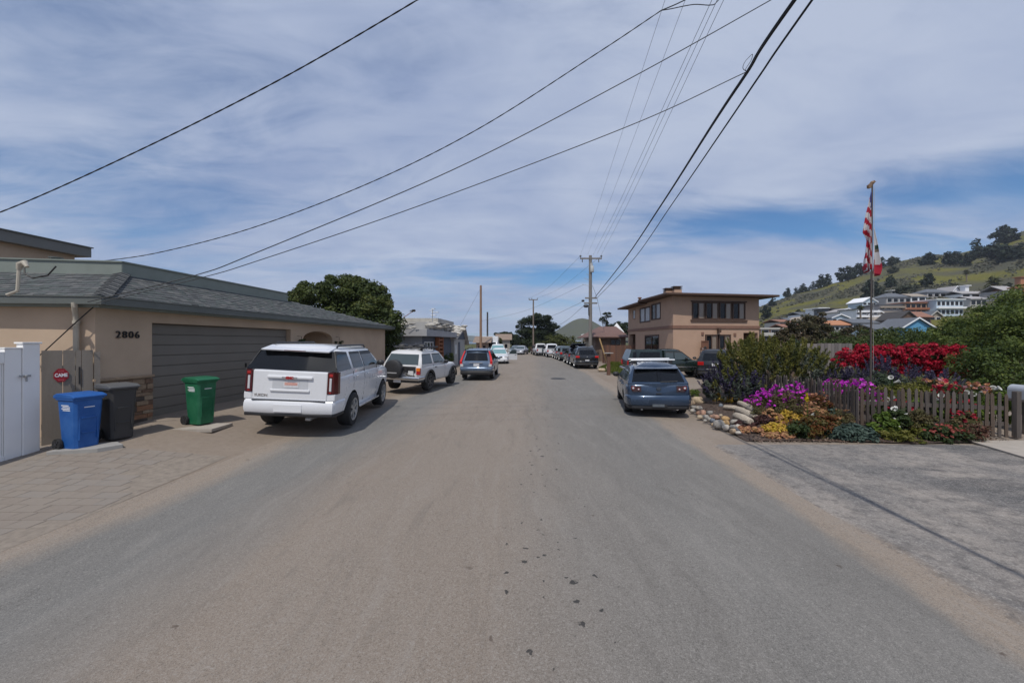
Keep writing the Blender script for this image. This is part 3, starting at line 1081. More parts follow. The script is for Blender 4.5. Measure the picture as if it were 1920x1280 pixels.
mast = sm.build('service_mast', CREAM, house, True, world=True)
wr = MB()
wr.tube([top_ + wp(0.12, -0.02, 0.03), top_ + wp(0.16, -0.05, -0.08), top_ + wp(0.3, -0.05, -0.16), top_ + wp(0.5, 0.0, -0.10), top_ + wp(0.62, 0.02, 0.06)], 0.012, 6)
wr.build('service_loop', IRON, mast, True, world=True)
vt = MB()
pv = P(105, 492, 9.6)
vt.lathe([(0.08, 0), (0.08, 0.10), (0.13, 0.10), (0.13, 0.125), (0.02, 0.14)], 12, Matrix.Translation(pv))
vt.build('roof_vent', GUTTER, house, True, world=True)
# cable fixed under the eave and running down the side wall
cb = MB()
cb.tube([wp(-8.0, 7.38, 2.80), wp(-8.25, 7.3, 2.50), wp(-8.9, 7.3, 1.9), wp(-9.5, 7.25, 1.4)], 0.010, 6)
cb.build('cable', IRON, house, True, world=True)
# porch plants hung at the arch
POT = leafmat('hanging_plant', [(0.03, 0.05, 0.02), (0.06, 0.09, 0.03)])
for s, lab in ((6.35, 'small hanging plant on the wall left of the porch arch'), (9.0, 'small hanging plant on the wall right of the porch arch')):
    c = O + u * s + n * 0.16 + Vector((0, 0, 2.0))
    pl = thing('hanging_plant', lab, 'plant', c, group='plants beside the porch arch')
    q = MB(); q.lathe([(0.05, -0.1), (0.12, 0.02), (0.12, 0.04)], 10, Matrix.Translation((0, 0, -0.1))); q.build('pot', IRON, pl, True)
    q = MB(); q.tube([(0, 0, 0), (0, 0, 0.28), (-n.x * 0.15, -n.y * 0.15, 0.3)], 0.008, 5); q.build('bracket', IRON, pl)
    foliage('foliage', [(c.x, c.y, c.z + 0.02, 0.16, 0.16, 0.16)], 160, 0.09, 0.4, POT, pl, 8)

# upper storey set back behind the roof
uh = thing('upper_house', 'taller beige stucco block with a flat grey fascia behind the garage roof', 'house', (-20, 13, 0))
B1 = P(140, 640, 15.7); B1 = Vector((B1.x, B1.y, 0))
B0 = B1 - RD * 8
fr_u, L_u = frame_of(B0, B1)
mb = MB(); wall_mesh(mb, fr_u, L_u, 0, 5.62, [(5.1, 5.6, 4.1, 4.9)])
fr_u2, L_u2 = frame_of(B1, B1 + Vector((-7, 0.5, 0)))
wall_mesh(mb, fr_u2, L_u2, 0, 5.62)
fr_u3, _l = frame_of(B0 + Vector((-7, 0.5, 0)), B0)
wall_mesh(mb, fr_u3, _l, 0, 5.62)
mb.build('wall', STUCCO, uh, world=True)
window(uh, fr_u, 5.1, 5.6, 4.1, 4.9, DARKW, GLASS)
mb = MB()
mb.fbox(fr_u, -0.4, L_u + 0.35, 5.6, 5.98, -7.4, 0.3)
mb.build('roof_fascia', M('fascia_grey', (0.17, 0.17, 0.16), 0.7, var=0.05), uh, world=True)
mb = MB(); mb.fbox(fr_u, -0.45, L_u + 0.40, 5.98, 6.02, -7.5, 0.35)
mb.build('roof', GUTTER, uh, world=True)

# ================================================================== white vinyl fence by the left edge
vf = thing('vinyl_fence', 'white vinyl fence panel with a stepped post and latch by the left edge', 'fence', (-8.3, 6.6, 0.2))
f0, f1 = Vector((-8.62, 2.2, 0)), Vector((-8.26, 6.72, 0))
fr, L = frame_of(f0, f1)
mb = MB(); mb.fbox(fr, L - 0.22, L, 0.08, 2.06, -0.13, 0.0)
mb.fbox(fr, L - 0.24, L + 0.02, 2.06, 2.09, -0.15, 0.02)
mb.build('post', WHITEP, vf, bevel=0.006, world=True)
mb = MB(); mb.fbox(fr, L - 0.43, L - 0.225, 0.06, 1.98, -0.11, -0.02)
mb.fbox(fr, L - 0.44, L - 0.222, 1.98, 2.0, -0.125, -0.005)
mb.build('gate_stile', WHITEP, vf, bevel=0.004, world=True)
mb = MB(); mb.fbox(fr, 0, L - 0.432, 1.74, 1.93, -0.11, -0.02); mb.fbox(fr, 0, L - 0.432, 0.05, 0.22, -0.11, -0.02)
mb.build('rail', WHITEP, vf, bevel=0.004, world=True)
s = 0.0
while s < L - 0.45:
    w = min(1.36, L - 0.434 - s)
    q = MB(); q.fbox(fr, s + 0.003, s + w - 0.003, 0.22, 1.74, -0.09, -0.04); q.build('board', WHITEP, vf, world=True)
    s += 1.36
mb = MB(); mb.fbox(fr, L - 0.27, L - 0.13, 1.50, 1.53, 0.0, 0.02); mb.tube([fr[0] + fr[1] * (L - 0.2) + fr[2] * 0.02 + Vector((0, 0, 1.515)), fr[0] + fr[1] * (L - 0.2) + fr[2] * 0.06 + Vector((0, 0, 1.515))], 0.02, 8)
mb.fbox(fr, L - 0.19, L - 0.17, 1.42, 1.50, 0.0, 0.015)
mb.build('latch', GALV, vf, world=True)

# taupe plank gate with the red sign
gt = thing('plank_gate', 'weathered taupe plank gate between the white fence and the garage house', 'gate', (-8.3, 7.1, 0.2))
g0 = Vector((-8.50, 6.93, 0))
fr, L = frame_of(g0, g0 + Vector((0.5, 0.62, 0)))
GATEW = M('taupe_planks', (0.20, 0.175, 0.148), 0.85, var=0.12, scale=3, sc=(1, 1, 0.15), bump=0.3, bscale=30)
s = 0.0
for w in (0.255, 0.155, 0.075, 0.155):
    q = MB(); q.fbox(fr, s + 0.004, s + w - 0.004, 0.17, 1.935, -0.02, 0.005 * random.random())
    q.build('plank', GATEW, gt, world=True)
    s += w
q = MB(); q.fbox(fr, 0, s, 0.5, 0.6, -0.06, -0.02); q.fbox(fr, 0, s, 1.55, 1.65, -0.06, -0.02); q.build('rail', GATEW, gt, world=True)
q = MB(); q.fbox(fr, s + 0.01, s + 0.09, 0.17, 1.9, -0.05, 0.03); q.build('post', GATEW, gt, world=True)
q = MB(); q.fbox(fr, s - 0.19, s - 0.17, 1.3, 1.62, 0.004, 0.02); q.build('hinge', IRON, gt, world=True)
RED = M('red_sign', (0.28, 0.012, 0.022), 0.5, var=0.05)
sg = thing('camera_sign', 'red octagonal sign with white lettering fixed to the plank gate', 'sign', g0 + fr[1] * 0.235 + fr[2] * 0.012 + Vector((0, 0, 1.475)))
q = MB()
c0 = sg.location
q.prism([c0 + fr[1] * (0.098 * math.cos(R(22.5 + 45 * i))) + Vector((0, 0, 0.132 * math.sin(R(22.5 + 45 * i)))) for i in range(8)], fr[2] * 0.008)
q.build('sign_plate', RED, sg, world=True)
link('lettering', text_mesh('CAME', 0.085, WHITEL, 0.002, bold=0.003), sg, mw=facing(fr[2] * 0.0095, fr[1], fr[2]) @ Matrix.Diagonal((0.68, 1, 1, 1)))
PINKL = M('faded_pink_lettering', (0.45, 0.09, 0.1), 0.5, var=0.05)
for zz in (0.075, -0.085):
    q = MB()
    for k, (a, b_) in enumerate(((-0.034, -0.014), (-0.009, 0.009), (0.014, 0.034))):
        q.fbox((c0, fr[1], fr[2]), a, b_, zz - 0.009, zz + 0.009, 0.0085, 0.0105)
    q.build('small_print', PINKL, sg, world=True)

# kerb slab in front of the bins
kb = MB()
k0, k1 = G(86, 856, 0.15), G(182, 849, 0.17)
kd = (k1 - k0).normalized(); kn = Vector((-kd.y, kd.x, 0))
kb.prism([k0, k1, k1 + kd * 0.25 + kn * 0.2, k1 + kn * 0.45, k0 + kn * 0.45], (0, 0, 0.085))
tag(kb.build('concrete_slab', M('grey_concrete', (0.30, 0.29, 0.275), 0.9, var=0.1, bump=0.3), None, bevel=0.01), 'low grey concrete slab edge in front of the blue bin', 'slab')

# round meter beyond the white fence
mt = thing('gas_meter', 'small round grey meter on a thin stand against the side wall', 'meter', P(4, 668, 6.75))
q = MB(); q.ell((0, 0, 0.04), (0.1, 0.07, 0.1), 12, 8); q.build('dial', GALV, mt, True)
q = MB(); q.tube([(0.12, 0, -1.4), (0.12, 0, 0.16), (-0.2, 0, 0.16)], 0.012, 6); q.build('stand', CREAM, mt)

# ================================================================== wheeled bins
def make_bin(name, label, loc, rz, mat, lid_mat, h=1.03, marks=True, group='wheeled bins by the garage'):
    b = thing(name, label, 'bin', loc, rz, group)
    w0, w1, d0, d1 = 0.165, 0.205, 0.18, 0.235
    mb = MB()
    zs = [0.02, 0.10, h * 0.55, h * 0.86, h * 0.90, h * 0.90, h * 0.93]
    ex = [0, 0, 0, 0, 0, 0.02, 0.02]
    rings = []
    for z, e in zip(zs, ex):
        t = z / h
        w, d = w0 + (w1 - w0) * t + e, d0 + (d1 - d0) * t + e
        c = 0.04
        rings.append([(-w + c, -d, z), (w - c, -d, z), (w, -d + c, z), (w, d - c, z), (w - c, d, z), (-w + c, d, z), (-w, d - c, z), (-w, -d + c, z)])
    vs = [p for r_ in rings for p in r_]
    fs = [tuple(reversed(range(8)))] + [(i * 8 + k, i * 8 + (k + 1) % 8, (i + 1) * 8 + (k + 1) % 8, (i + 1) * 8 + k) for i in range(len(rings) - 1) for k in range(8)]
    fs.append(tuple((len(rings) - 1) * 8 + k for k in range(8)))
    mb.add(vs, fs)
    # recessed looking front ribs
    for z in (0.30, 0.56):
        dz = d0 + (d1 - d0) * z / h
        mb.box(-0.10, 0.10, -dz - 0.012, -dz + 0.01, h * z, h * z + 0.035)
    for sx in (-1, 1):
        mb.box(sx * 0.12 - 0.012, sx * 0.12 + 0.012, -d0 - 0.035, -d0 + 0.02, 0.18, h * 0.8)
    body = mb.build('body', mat, b, bevel=0.008)
    mb = MB()
    W, D = w1 + 0.022, d1 + 0.03
    pr = [(-D, 0.0), (-D, 0.035), (-D * 0.6, 0.07), (D * 0.7, 0.085), (D, 0.05), (D, 0.0)]
    mb.prism([(-W, y_, h * 0.93 + z_) for y_, z_ in pr], (2 * W, 0, 0))
    mb.build('lid', lid_mat, b, bevel=0.012)
    mb = MB(); mb.tube([(-0.15, D, h * 0.9), (-0.15, D + 0.04, h * 0.93), (0.15, D + 0.04, h * 0.93), (0.15, D, h * 0.9)], 0.014, 8)
    mb.build('handle', lid_mat, b, True)
    mb = MB(); mb.tube([(-0.2, 0.16, 0.11), (0.2, 0.16, 0.11)], 0.012, 8); mb.build('axle', GALV, b)
    for sx in (-1, 1):
        mw = Matrix.Translation((sx * 0.205, 0.185, 0.108)) @ Matrix.Rotation(R(90), 4, 'Y')
        q = MB(); q.lathe([(0.055, -0.022), (0.10, -0.025), (0.108, 0), (0.10, 0.025), (0.055, 0.022)], 20, mw)
        wl = q.build('wheel', BLACK, b, True)
        q = MB()
        q.lathe([(0.03, -0.032), (0.03, 0.032)], 10, mw)
        for k in range(5):
            q.tbox(mw @ Matrix.Rotation(R(72 * k), 4, 'Z') @ Matrix.Translation((0.05, 0, 0)), 0.09, 0.02, 0.058)
        q.build('hub', BLKPL, wl)
    if marks:
        for k in range(4):
            z = h * 0.80 - k * 0.028
            x_ = -(w0 + (w1 - w0) * z / h) - 0.002
            q = MB(); q.box(x_ - 0.002, x_ + 0.004, -0.11 + (0.03 if k == 0 else 0), 0.10 - 0.03 * (k % 2), z, z + 0.014)
            q.build('print_line', WHITEL, body)
        d = d0 + (d1 - d0) * 0.78
        q = MB(); q.box(-0.07, 0.07, -d - 0.004, -d, h * 0.76, h * 0.775); q.build('print_line', WHITEL, body)
    return b
BLUEB = M('blue_bin_plastic', (0.006, 0.085, 0.34), 0.5, scale=4, col2=(0.03, 0.125, 0.38), bump=0.15, bscale=30)
GREENB = M('green_bin_plastic', (0.004, 0.105, 0.045), 0.5, scale=4, col2=(0.025, 0.15, 0.075), bump=0.15, bscale=30)
GREYB = M('charcoal_bin_plastic', (0.045, 0.044, 0.044), 0.6, var=0.1)
GREYL = M('grey_bin_lid', (0.10, 0.102, 0.105), 0.5, var=0.08)
x_, y_ = -7.66, 6.82
make_bin('wheelie_bin', 'bright blue recycling bin beside the plank gate', (x_, y_, gz(x_, y_)), R(76), BLUEB, BLUEB, 0.98)
x_, y_ = -7.52, 7.32
make_bin('wheelie_bin', 'charcoal rubbish bin against the stone pier behind the blue bin', (x_, y_, gz(x_, y_)), R(70), GREYB, GREYL, 1.04, False)
x_, y_ = -6.82, 8.42
make_bin('wheelie_bin', 'green garden waste bin alone before the garage door', (x_, y_, gz(x_, y_)), R(72), GREENB, GREENB, 1.02)
q = MB(); c = Vector((-6.72, 8.25, 0)); q.box(c.x - 0.45, c.x + 0.5, c.y - 0.3, c.y + 0.3, gz(c.x, c.y) - 0.05, gz(c.x, c.y) + 0.012)
tag(q.build('concrete_pad', MAT_CONC), 'small pale concrete pad under the green bin', 'pad')
# ================================================================== vehicles
def paint(name, col, met=0.0, rough=0.35):
    m, nt, b = newmat(name)
    n = mk_noise(nt, 2.5, 4, 0.6)
    nt.links.new(mk_mix(nt, mk_range(nt, n, 0.35, 0.7, 0, 0.05), col, (0.25, 0.22, 0.19)), b.inputs['Base Color'])
    b.inputs['Metallic'].default_value = met
    nt.links.new(mk_range(nt, n, 0.3, 0.7, rough * 0.8, rough * 1.2), b.inputs['Roughness'])
    b.inputs['Coat Weight'].default_value = 0.7
    b.inputs['Coat Roughness'].default_value = 0.06
    return m
CHROME = M('chrome_trim', (0.65, 0.66, 0.68), 0.18, 0.9, var=0.05)
ALLOY = M('alloy_rim', (0.48, 0.49, 0.5), 0.3, 0.7, var=0.08)
DARKRIM = M('dark_rim', (0.10, 0.10, 0.105), 0.4, 0.5, var=0.1)
REDL = glassmat('red_lens', (0.36, 0.012, 0.012), 0.12)
BRRED = glassmat('bright_red_lens', (0.55, 0.018, 0.018), 0.12)
AMBER = glassmat('amber_lens', (0.75, 0.20, 0.015), 0.12)
CLEAR = glassmat('clear_lens', (0.55, 0.55, 0.56), 0.08)
PLATE = M('plate_white', (0.62, 0.62, 0.63), 0.4, var=0.1, scale=30)
UNDER = M('underbody_black', (0.012, 0.012, 0.012), 0.9, var=0.1)
SOOT = M('bumper_black', (0.025, 0.025, 0.027), 0.5, var=0.1)

def lerp_tab(tab, x):
    if x <= tab[0][0]: return tab[0][1]
    for (a, ya), (b_, yb) in zip(tab, tab[1:]):
        if x <= b_: return ya + (yb - ya) * (x - a) / (b_ - a)
    return tab[-1][1]

class Car:
    """local frame: y = 0 at the rear bumper, y = L at the nose, x to the right, z up"""
    def __init__(s, name, label, cat, S, pmat, loc, head, group=None, roll=0.0, pitch=0.0):
        s.S = S
        L, W, H = S['L'], S['W'], S['H']
        s.L, s.W, s.H = L, W, H
        h = Vector((head[0], head[1], 0)).normalized()
        s.root = thing(name, label, cat, loc, 0, group)
        s.root.rotation_mode = 'QUATERNION'
        right = Vector((h.y, -h.x, 0))
        upv = (Vector((0, 0, 1)) - right * roll - h * pitch).normalized()
        right = h.cross(upv).normalized()
        fwd = upv.cross(right).normalized()
        s.root.rotation_quaternion = Matrix((right, fwd, upv)).transposed().to_quaternion()
        s.paint = pmat
        s.body()

    def zt(s, y): return lerp_tab(s.S['top'], y)
    def hw(s, y): return lerp_tab(s.S['plan'], y)
    def zl(s, y): return lerp_tab(s.S['low'], y)

    def body(s):
        S, L, W = s.S, s.L, s.W
        ys = sorted({*[p_[0] for p_ in S['top']], *[p_[0] for p_ in S['plan']], *[p_[0] for p_ in S['low']], *[L * i / 10 for i in range(1, 10)]})
        ys = [y for i, y in enumerate(ys) if i == 0 or y - ys[i - 1] > 0.03 or y in (0, L)]
        prof = S.get('side', [(0.0, 0.88), (0.12, 0.955), (0.40, 0.99), (0.62, 1.0), (0.80, 0.985), (0.93, 0.955), (1.0, 0.90)])
        mb = MB()
        rings = []
        for y in ys:
            a, b_, w = s.zl(y), s.zt(y), s.hw(y)
            half = [(w * k, a + (b_ - a) * t) for t, k in prof]
            ring = [(x, y, z) for x, z in half] + [(0, y, b_ + 0.012)] + [(-x, y, z) for x, z in reversed(half)] + [(0, y, a)]
            rings.append(ring)
        n = len(rings[0])
        vs = [p_ for r_ in rings for p_ in r_]
        fs = [(i * n + k, (i + 1) * n + k, (i + 1) * n + (k + 1) % n, i * n + (k + 1) % n) for i in range(len(rings) - 1) for k in range(n)]
        fs += [tuple(range(n)), tuple(reversed(range((len(rings) - 1) * n, len(rings) * n)))]
        mb.add(vs, fs)
        me = fix_normals(mb.mesh('body', [s.paint, UNDER], True))
        o = link('body', me)
        ss = o.modifiers.new('smooth', 'SUBSURF'); ss.levels = 1; ss.render_levels = 1
        cut = MB()
        tr = S['tr']
        for y in (S['roh'], S['roh'] + S['wb']):
            for sx in (-1, 1):
                mw = Matrix.Translation((sx * (W / 2), y, tr * 0.98)) @ Matrix.Rotation(R(90), 4, 'Y')
                cut.lathe([(tr + S.get('gap', 0.06), -0.30), (tr + S.get('gap', 0.06), 0.30)], 28, mw, 1)
        cme = fix_normals(cut.mesh('cutter', [s.paint, UNDER]))
        co = link('cutter', cme)
        bo = o.modifiers.new('arches', 'BOOLEAN'); bo.object = co; bo.operation = 'DIFFERENCE'; bo.solver = 'EXACT'
        dg = bpy.context.evaluated_depsgraph_get(); dg.update()
        nm = bpy.data.meshes.new_from_object(o.evaluated_get(dg))
        bpy.data.objects.remove(o); bpy.data.objects.remove(co)
        try: nm.set_sharp_from_angle(angle=R(38))
        except Exception: pass
        nm.name = 'body'
        s.b = link('body', nm, s.root)
        if S.get('cab'): s.cabin()
        s.wheels()

    def cabin(s):
        c = s.S['cab']      # yr0, yr1, yf1, yf0, zb, zr, wb, wt
        yr0, yr1, yf1, yf0, zb, zr, wb, wt = c
        s.c = c
        mb = MB()
        rings = []
        def ring(z, ins=0.0, lift=0.0):
            t = (z - zb) / (zr - zb)
            t = max(0.0, min(1.0, t))
            ya, yb, w = yr0 + (yr1 - yr0) * t + ins, yf0 + (yf1 - yf0) * t - ins, wb + (wt - wb) * t - ins
            k, bow = 0.09, 0.05
            z += lift
            def cl(y): return min(w, s.hw(y) * 0.972 - 0.01) if s.S.get('clip') else w
            wr, wm, wf = cl(ya + k), cl(ya + 0.45), cl(yb - k * 2.2)
            return [(-wr + k * 1.6, ya, z), (0, ya - bow, z), (wr - k * 1.6, ya, z), (wr, ya + k, z), (wm, ya + 0.45, z), (wf, yb - k * 2.2, z), (wf - k * 1.8, yb, z), (0, yb + bow * 1.5, z), (-wf + k * 1.8, yb, z), (-wf, yb - k * 2.2, z), (-wm, ya + 0.45, z), (-wr, ya + k, z)]
        rings = [ring(zb - 0.10), ring(zb), ring(zb + (zr - zb) * 0.5), ring(zr), ring(zr, 0.05, 0.03), ring(zr, 0.16, s.H - zr)]
        n = 12
        vs = [p_ for r_ in rings for p_ in r_]
        fs = [tuple(reversed(range(n)))] + [(i * n + k, i * n + (k + 1) % n, (i + 1) * n + (k + 1) % n, (i + 1) * n + k) for i in range(len(rings) - 1) for k in range(n)]
        top = len(rings) - 1
        vs.append((0, (yr1 + yf1) / 2, s.H + 0.02))
        fs += [(top * n + k, top * n + (k + 1) % n, len(vs) - 1) for k in range(n)]
        mb.add(vs, fs)
        me = fix_normals(mb.mesh('cabin', s.paint, True))
        s.cab_ob = link('cabin', me, s.root)

    def cx(s, z, y=None):
        t = (z - s.c[4]) / (s.c[5] - s.c[4]); w = s.c[6] + (s.c[7] - s.c[6]) * t
        return w if y is None or not s.S.get('clip') else min(w, s.hw(y) * 0.972 - 0.01)
    def cyr(s, x, z):
        t = (z - s.c[4]) / (s.c[5] - s.c[4]); w = s.cx(z)
        return s.c[0] + (s.c[1] - s.c[0]) * t - 0.05 * (1 - min(1, abs(x) / max(0.1, w - 0.144)))
    def cyf(s, x, z):
        t = (z - s.c[4]) / (s.c[5] - s.c[4]); w = s.cx(z)
        return s.c[3] + (s.c[2] - s.c[3]) * t + 0.075 * (1 - min(1, abs(x) / max(0.1, w - 0.16)))

    def side_glass(s, polys, mat=None, name='side_window', off=0.006, frame=True, sides=(-1, 1)):
        mat = mat or GLASS
        for sx in sides:
            for pl in polys:
                pts = [(sx * (s.cx(z, y) + off), y, z) for y, z in pl]
                if sx < 0: pts.reverse()
                mb = MB(); mb.prism(pts, (-sx * 0.012, 0, 0))
                if frame:
                    cy_ = sum(p_[0] for p_ in pl) / len(pl); cz_ = sum(p_[1] for p_ in pl) / len(pl)
                    big = [(sx * (s.cx(z, y) + off - 0.003), cy_ + (y - cy_) * 1.035, cz_ + (z - cz_) * 1.06) for y, z in pl]
                    if sx < 0: big.reverse()
                    mb.prism(big, (-sx * 0.012, 0, 0), 1)
                o = link(name, fix_normals(mb.mesh(name, [mat, SOOT])), s.root)
    def end_glass(s, x0, x1, z0, z1, rear=True, mat=None, name=None, off=0.008, inset=0.0, nx=6):
        f = s.cyr if rear else s.cyf
        sg_ = -1 if rear else 1
        mb = MB()
        vs = []
        for z, ins in ((z0, 0.0), (z1, inset)):
            for i in range(nx + 1):
                x = x0 + ins + (x1 - x0 - 2 * ins) * i / nx
                vs.append((x, f(x, z) + sg_ * off, z))
        m_ = len(vs)
        vs += [(x, y - sg_ * 0.012, z) for x, y, z in vs]
        k = nx + 1
        fs = []
        for i in range(nx):
            fs += [(i, i + 1, k + i + 1, k + i), (m_ + i + 1, m_ + i, m_ + k + i, m_ + k + i + 1), (i + 1, i, m_ + i, m_ + i + 1), (k + i, k + i + 1, m_ + k + i + 1, m_ + k + i)]
        fs += [(0, k, m_ + k, m_), (nx, m_ + nx, m_ + k + nx, k + nx)]
        mb.add(vs, fs)
        return link(name or ('rear_window' if rear else 'windscreen'), fix_normals(mb.mesh('glass', mat or GLASS, True)), s.root)

    def wheels(s):
        S = s.S
        tr, tw = S['tr'], S['tw']
        rm = S.get('rim', ALLOY)
        rr = tr * S.get('rimr', 0.68)
        for y in (S['roh'], S['roh'] + S['wb']):
            for sx in (-1, 1):
                xo = sx * (s.W / 2 - tw / 2 - S.get('wi', 0.03))
                mw = Matrix.Translation((xo, y, tr)) @ Matrix.Rotation(sx * R(90), 4, 'Y')
                q = MB()
                q.lathe([(rr * 0.9, -tw / 2 + 0.01), (rr, -tw / 2), (tr * 0.95, -tw / 2), (tr, -tw / 2 + 0.03), (tr, tw / 2 - 0.03), (tr * 0.95, tw / 2), (rr, tw / 2), (rr * 0.97, tw / 2 - 0.05), (0.01, tw / 2 - 0.06)], 28, mw)
                w = q.build('wheel', BLACK, s.root, True)
                q = MB()
                q.lathe([(rr * 0.86, tw / 2 - 0.045), (rr * 0.88, tw / 2 - 0.005), (rr * 0.99, tw / 2 + 0.002), (rr * 0.99, tw / 2 - 0.05)], 28, mw, caps=False)
                q.lathe([(rr * 0.2, tw / 2 - 0.05), (rr * 0.2, tw / 2 - 0.012), (rr * 0.1, tw / 2 - 0.008)], 12, mw)
                ns = S.get('spokes', 6)
                for k in range(ns):
                    for da in ((-7, 7) if S.get('dbl') else (0,)):
                        q.tbox(mw @ Matrix.Rotation(R(360 / ns * k + da), 4, 'Z') @ Matrix.Translation((rr * 0.55, 0, tw / 2 - 0.03)), rr * 0.8, rr * (0.13 if S.get('dbl') else 0.22), 0.035)
                q.build('rim', rm, w)

    def box(s, name, x0, x1, y0, y1, z0, z1, mat, bev=0.01, par=None, both=False, label=None):
        out = []
        for sx in ((1, -1) if both else (1,)):
            q = MB(); q.box(min(sx * x0, sx * x1), max(sx * x0, sx * x1), y0, y1, z0, z1)
            o = q.build(name, mat, par or s.root, bevel=bev)
            if label: o['label'] = label
            out.append(o)
        return out if both else out[0]

    def bumper(s, name, z0, z1, dep, mat, rear=True, wk=1.0, y_in=0.5, proud=0.05):
        """wrap-round bumper following the plan of the body"""
        ys = [0.0, 0.03, 0.08, 0.16, 0.28, y_in] if rear else [s.L, s.L - 0.03, s.L - 0.08, s.L - 0.16, s.L - 0.28, s.L - y_in]
        sg_ = -1 if rear else 1
        pts = []
        pts.append((s.hw(ys[0]) * 0.55 * wk, ys[0] + sg_ * (proud + 0.025)))
        pts.insert(0, None); pts.clear()
        for y in reversed(ys): pts.append(((s.hw(y) + 0.012) * wk, y + sg_ * proud * max(0, 1 - abs(y - ys[0]) / 0.28)))
        pts.append((s.hw(ys[0]) * 0.5 * wk, ys[0] + sg_ * (proud + 0.03)))
        full = pts + [(-x, y) for x, y in reversed(pts)]
        def inn(d): return [(x * (1 - d / s.W * 1.2), y - sg_ * d) for x, y in full]
        inner = [(x * 0.86, y - sg_ * 0.10) for x, y in full]
        mb = MB()
        n = len(full)
        h_ = z1 - z0
        kk = min(0.028, h_ * 0.15)
        lv = [(z0, inn(kk)), (z0 + h_ * 0.16, inn(kk * 0.35)), (z0 + h_ * 0.42, full), (z0 + h_ * 0.68, inn(kk * 0.1)), (z0 + h_ * 0.9, inn(kk * 0.55)), (z1, inn(kk * 1.5)), (z1, inner), (z0, inner)]
        m_ = len(lv)
        vs = [(x, y, z) for z, pp in lv for x, y in pp]
        fs = [(r_ * n + i, r_ * n + i + 1, (r_ + 1) * n + i + 1, (r_ + 1) * n + i) for r_ in range(m_ - 1) for i in range(n - 1)]
        fs += [((m_ - 1) * n + i, (m_ - 1) * n + i + 1, i + 1, i) for i in range(n - 1)]
        fs += [tuple(k * n for k in range(m_)), tuple(reversed([k * n + n - 1 for k in range(m_)]))]
        mb.add(vs, fs)
        o = link(name, fix_normals(mb.mesh(name, mat, True)), s.root)
        return o

    def mirrors(s, y, z, mat):
        for sx in (-1, 1):
            q = MB(); x_ = s.cx(z)
            q.ell((sx * (x_ + 0.14), y, z + 0.02), (0.11, 0.07, 0.085), 10, 6)
            q.box(min(sx * (x_ - 0.02), sx * (x_ + 0.1)), max(sx * (x_ - 0.02), sx * (x_ + 0.1)), y - 0.02, y + 0.03, z - 0.05, z - 0.02)
            q.build('mirror', mat, s.root, True)
    def handles(s, pts, mat):
        for sx in (-1, 1):
            for y, z in pts:
                x_ = s.hw(y)
                q = MB(); q.box(min(sx * (x_ - 0.03), sx * (x_ + 0.022)), max(sx * (x_ - 0.03), sx * (x_ + 0.022)), y - 0.09, y + 0.09, z - 0.016, z + 0.016)
                q.build('door_handle', mat, s.root, bevel=0.008)
    def seams(s, ys, z0, z1):
        for sx in (-1, 1):
            for y in ys:
                q = MB()
                k = 6
                for i in range(k):
                    a, b_ = z0 + (z1 - z0) * i / k, z0 + (z1 - z0) * (i + 1) / k
                    x_ = s.side_x(y, (a + b_) / 2)
                    q.box(min(sx * (x_ - 0.01), sx * (x_ + 0.003)), max(sx * (x_ - 0.01), sx * (x_ + 0.003)), y - 0.006, y + 0.006, a, b_)
                q.build('door_seam', UNDER, s.root)
    def side_x(s, y, z):
        prof = s.S.get('side', [(0.0, 0.88), (0.12, 0.955), (0.40, 0.99), (0.62, 1.0), (0.80, 0.985), (0.93, 0.955), (1.0, 0.90)])
        a, b_ = s.zl(y), s.zt(y)
        return s.hw(y) * lerp_tab(prof, (z - a) / (b_ - a)) - 0.004
    def plate(s, x, z, y=-0.02, w=0.31, h=0.155, mat=None, text=None, tcol=None):
        q = MB(); q.box(x - w / 2, x + w / 2, y - 0.006, y, z - h / 2, z + h / 2)
        o = q.build('licence_plate', mat or PLATE, s.root, bevel=0.003)
        return o
    def text(s, name, t, x, z, y, size, mat, front=False, par=None, bold=0.003):
        me = text_mesh(t, size, mat, 0.004, bold=bold)
        n = (0, 1, 0) if front else (0, -1, 0)
        u = (-1, 0, 0) if front else (1, 0, 0)
        return link(name, me, par or s.root, mw=facing((x, y, z), u, n))

BOX_SIDE = [(0.0, 0.86), (0.10, 0.95), (0.35, 0.985), (0.60, 1.0), (0.78, 0.995), (0.92, 0.97), (1.0, 0.92)]

def suv_spec(L, W, H, wb, roh, tr, tw, zb, gc, zh, yr0, yr1, yf1, yf0, wt, rear_t=0.93, **kw):
    S = dict(L=L, W=W, H=H, wb=wb, roh=roh, tr=tr, tw=tw)
    w = W / 2
    S['top'] = [(0, zb - kw.pop('tail_drop', 0.03)), (0.06, zb - 0.005), (0.16, zb), (yf0 - 0.1, zb), (yf0 + 0.1, zb - 0.01), (L - 0.45, zh), (L - 0.1, zh - 0.12), (L, zh - 0.3)]
    S['plan'] = [(0, w * rear_t), (0.08, w * (rear_t * 0.45 + 0.55)), (0.3, w * 0.99), (0.7, w), (L - 0.9, w), (L - 0.35, w * 0.95), (L - 0.08, w * 0.84), (L, w * 0.72)]
    S['low'] = [(0, gc + 0.17), (0.12, gc + 0.13), (0.5, gc), (L - 0.6, gc), (L - 0.1, gc + 0.04), (L, gc + 0.12)]
    S['cab'] = (yr0, yr1, yf1, yf0, zb, H - 0.09, w * 0.965, wt)
    S.update(kw)
    return S

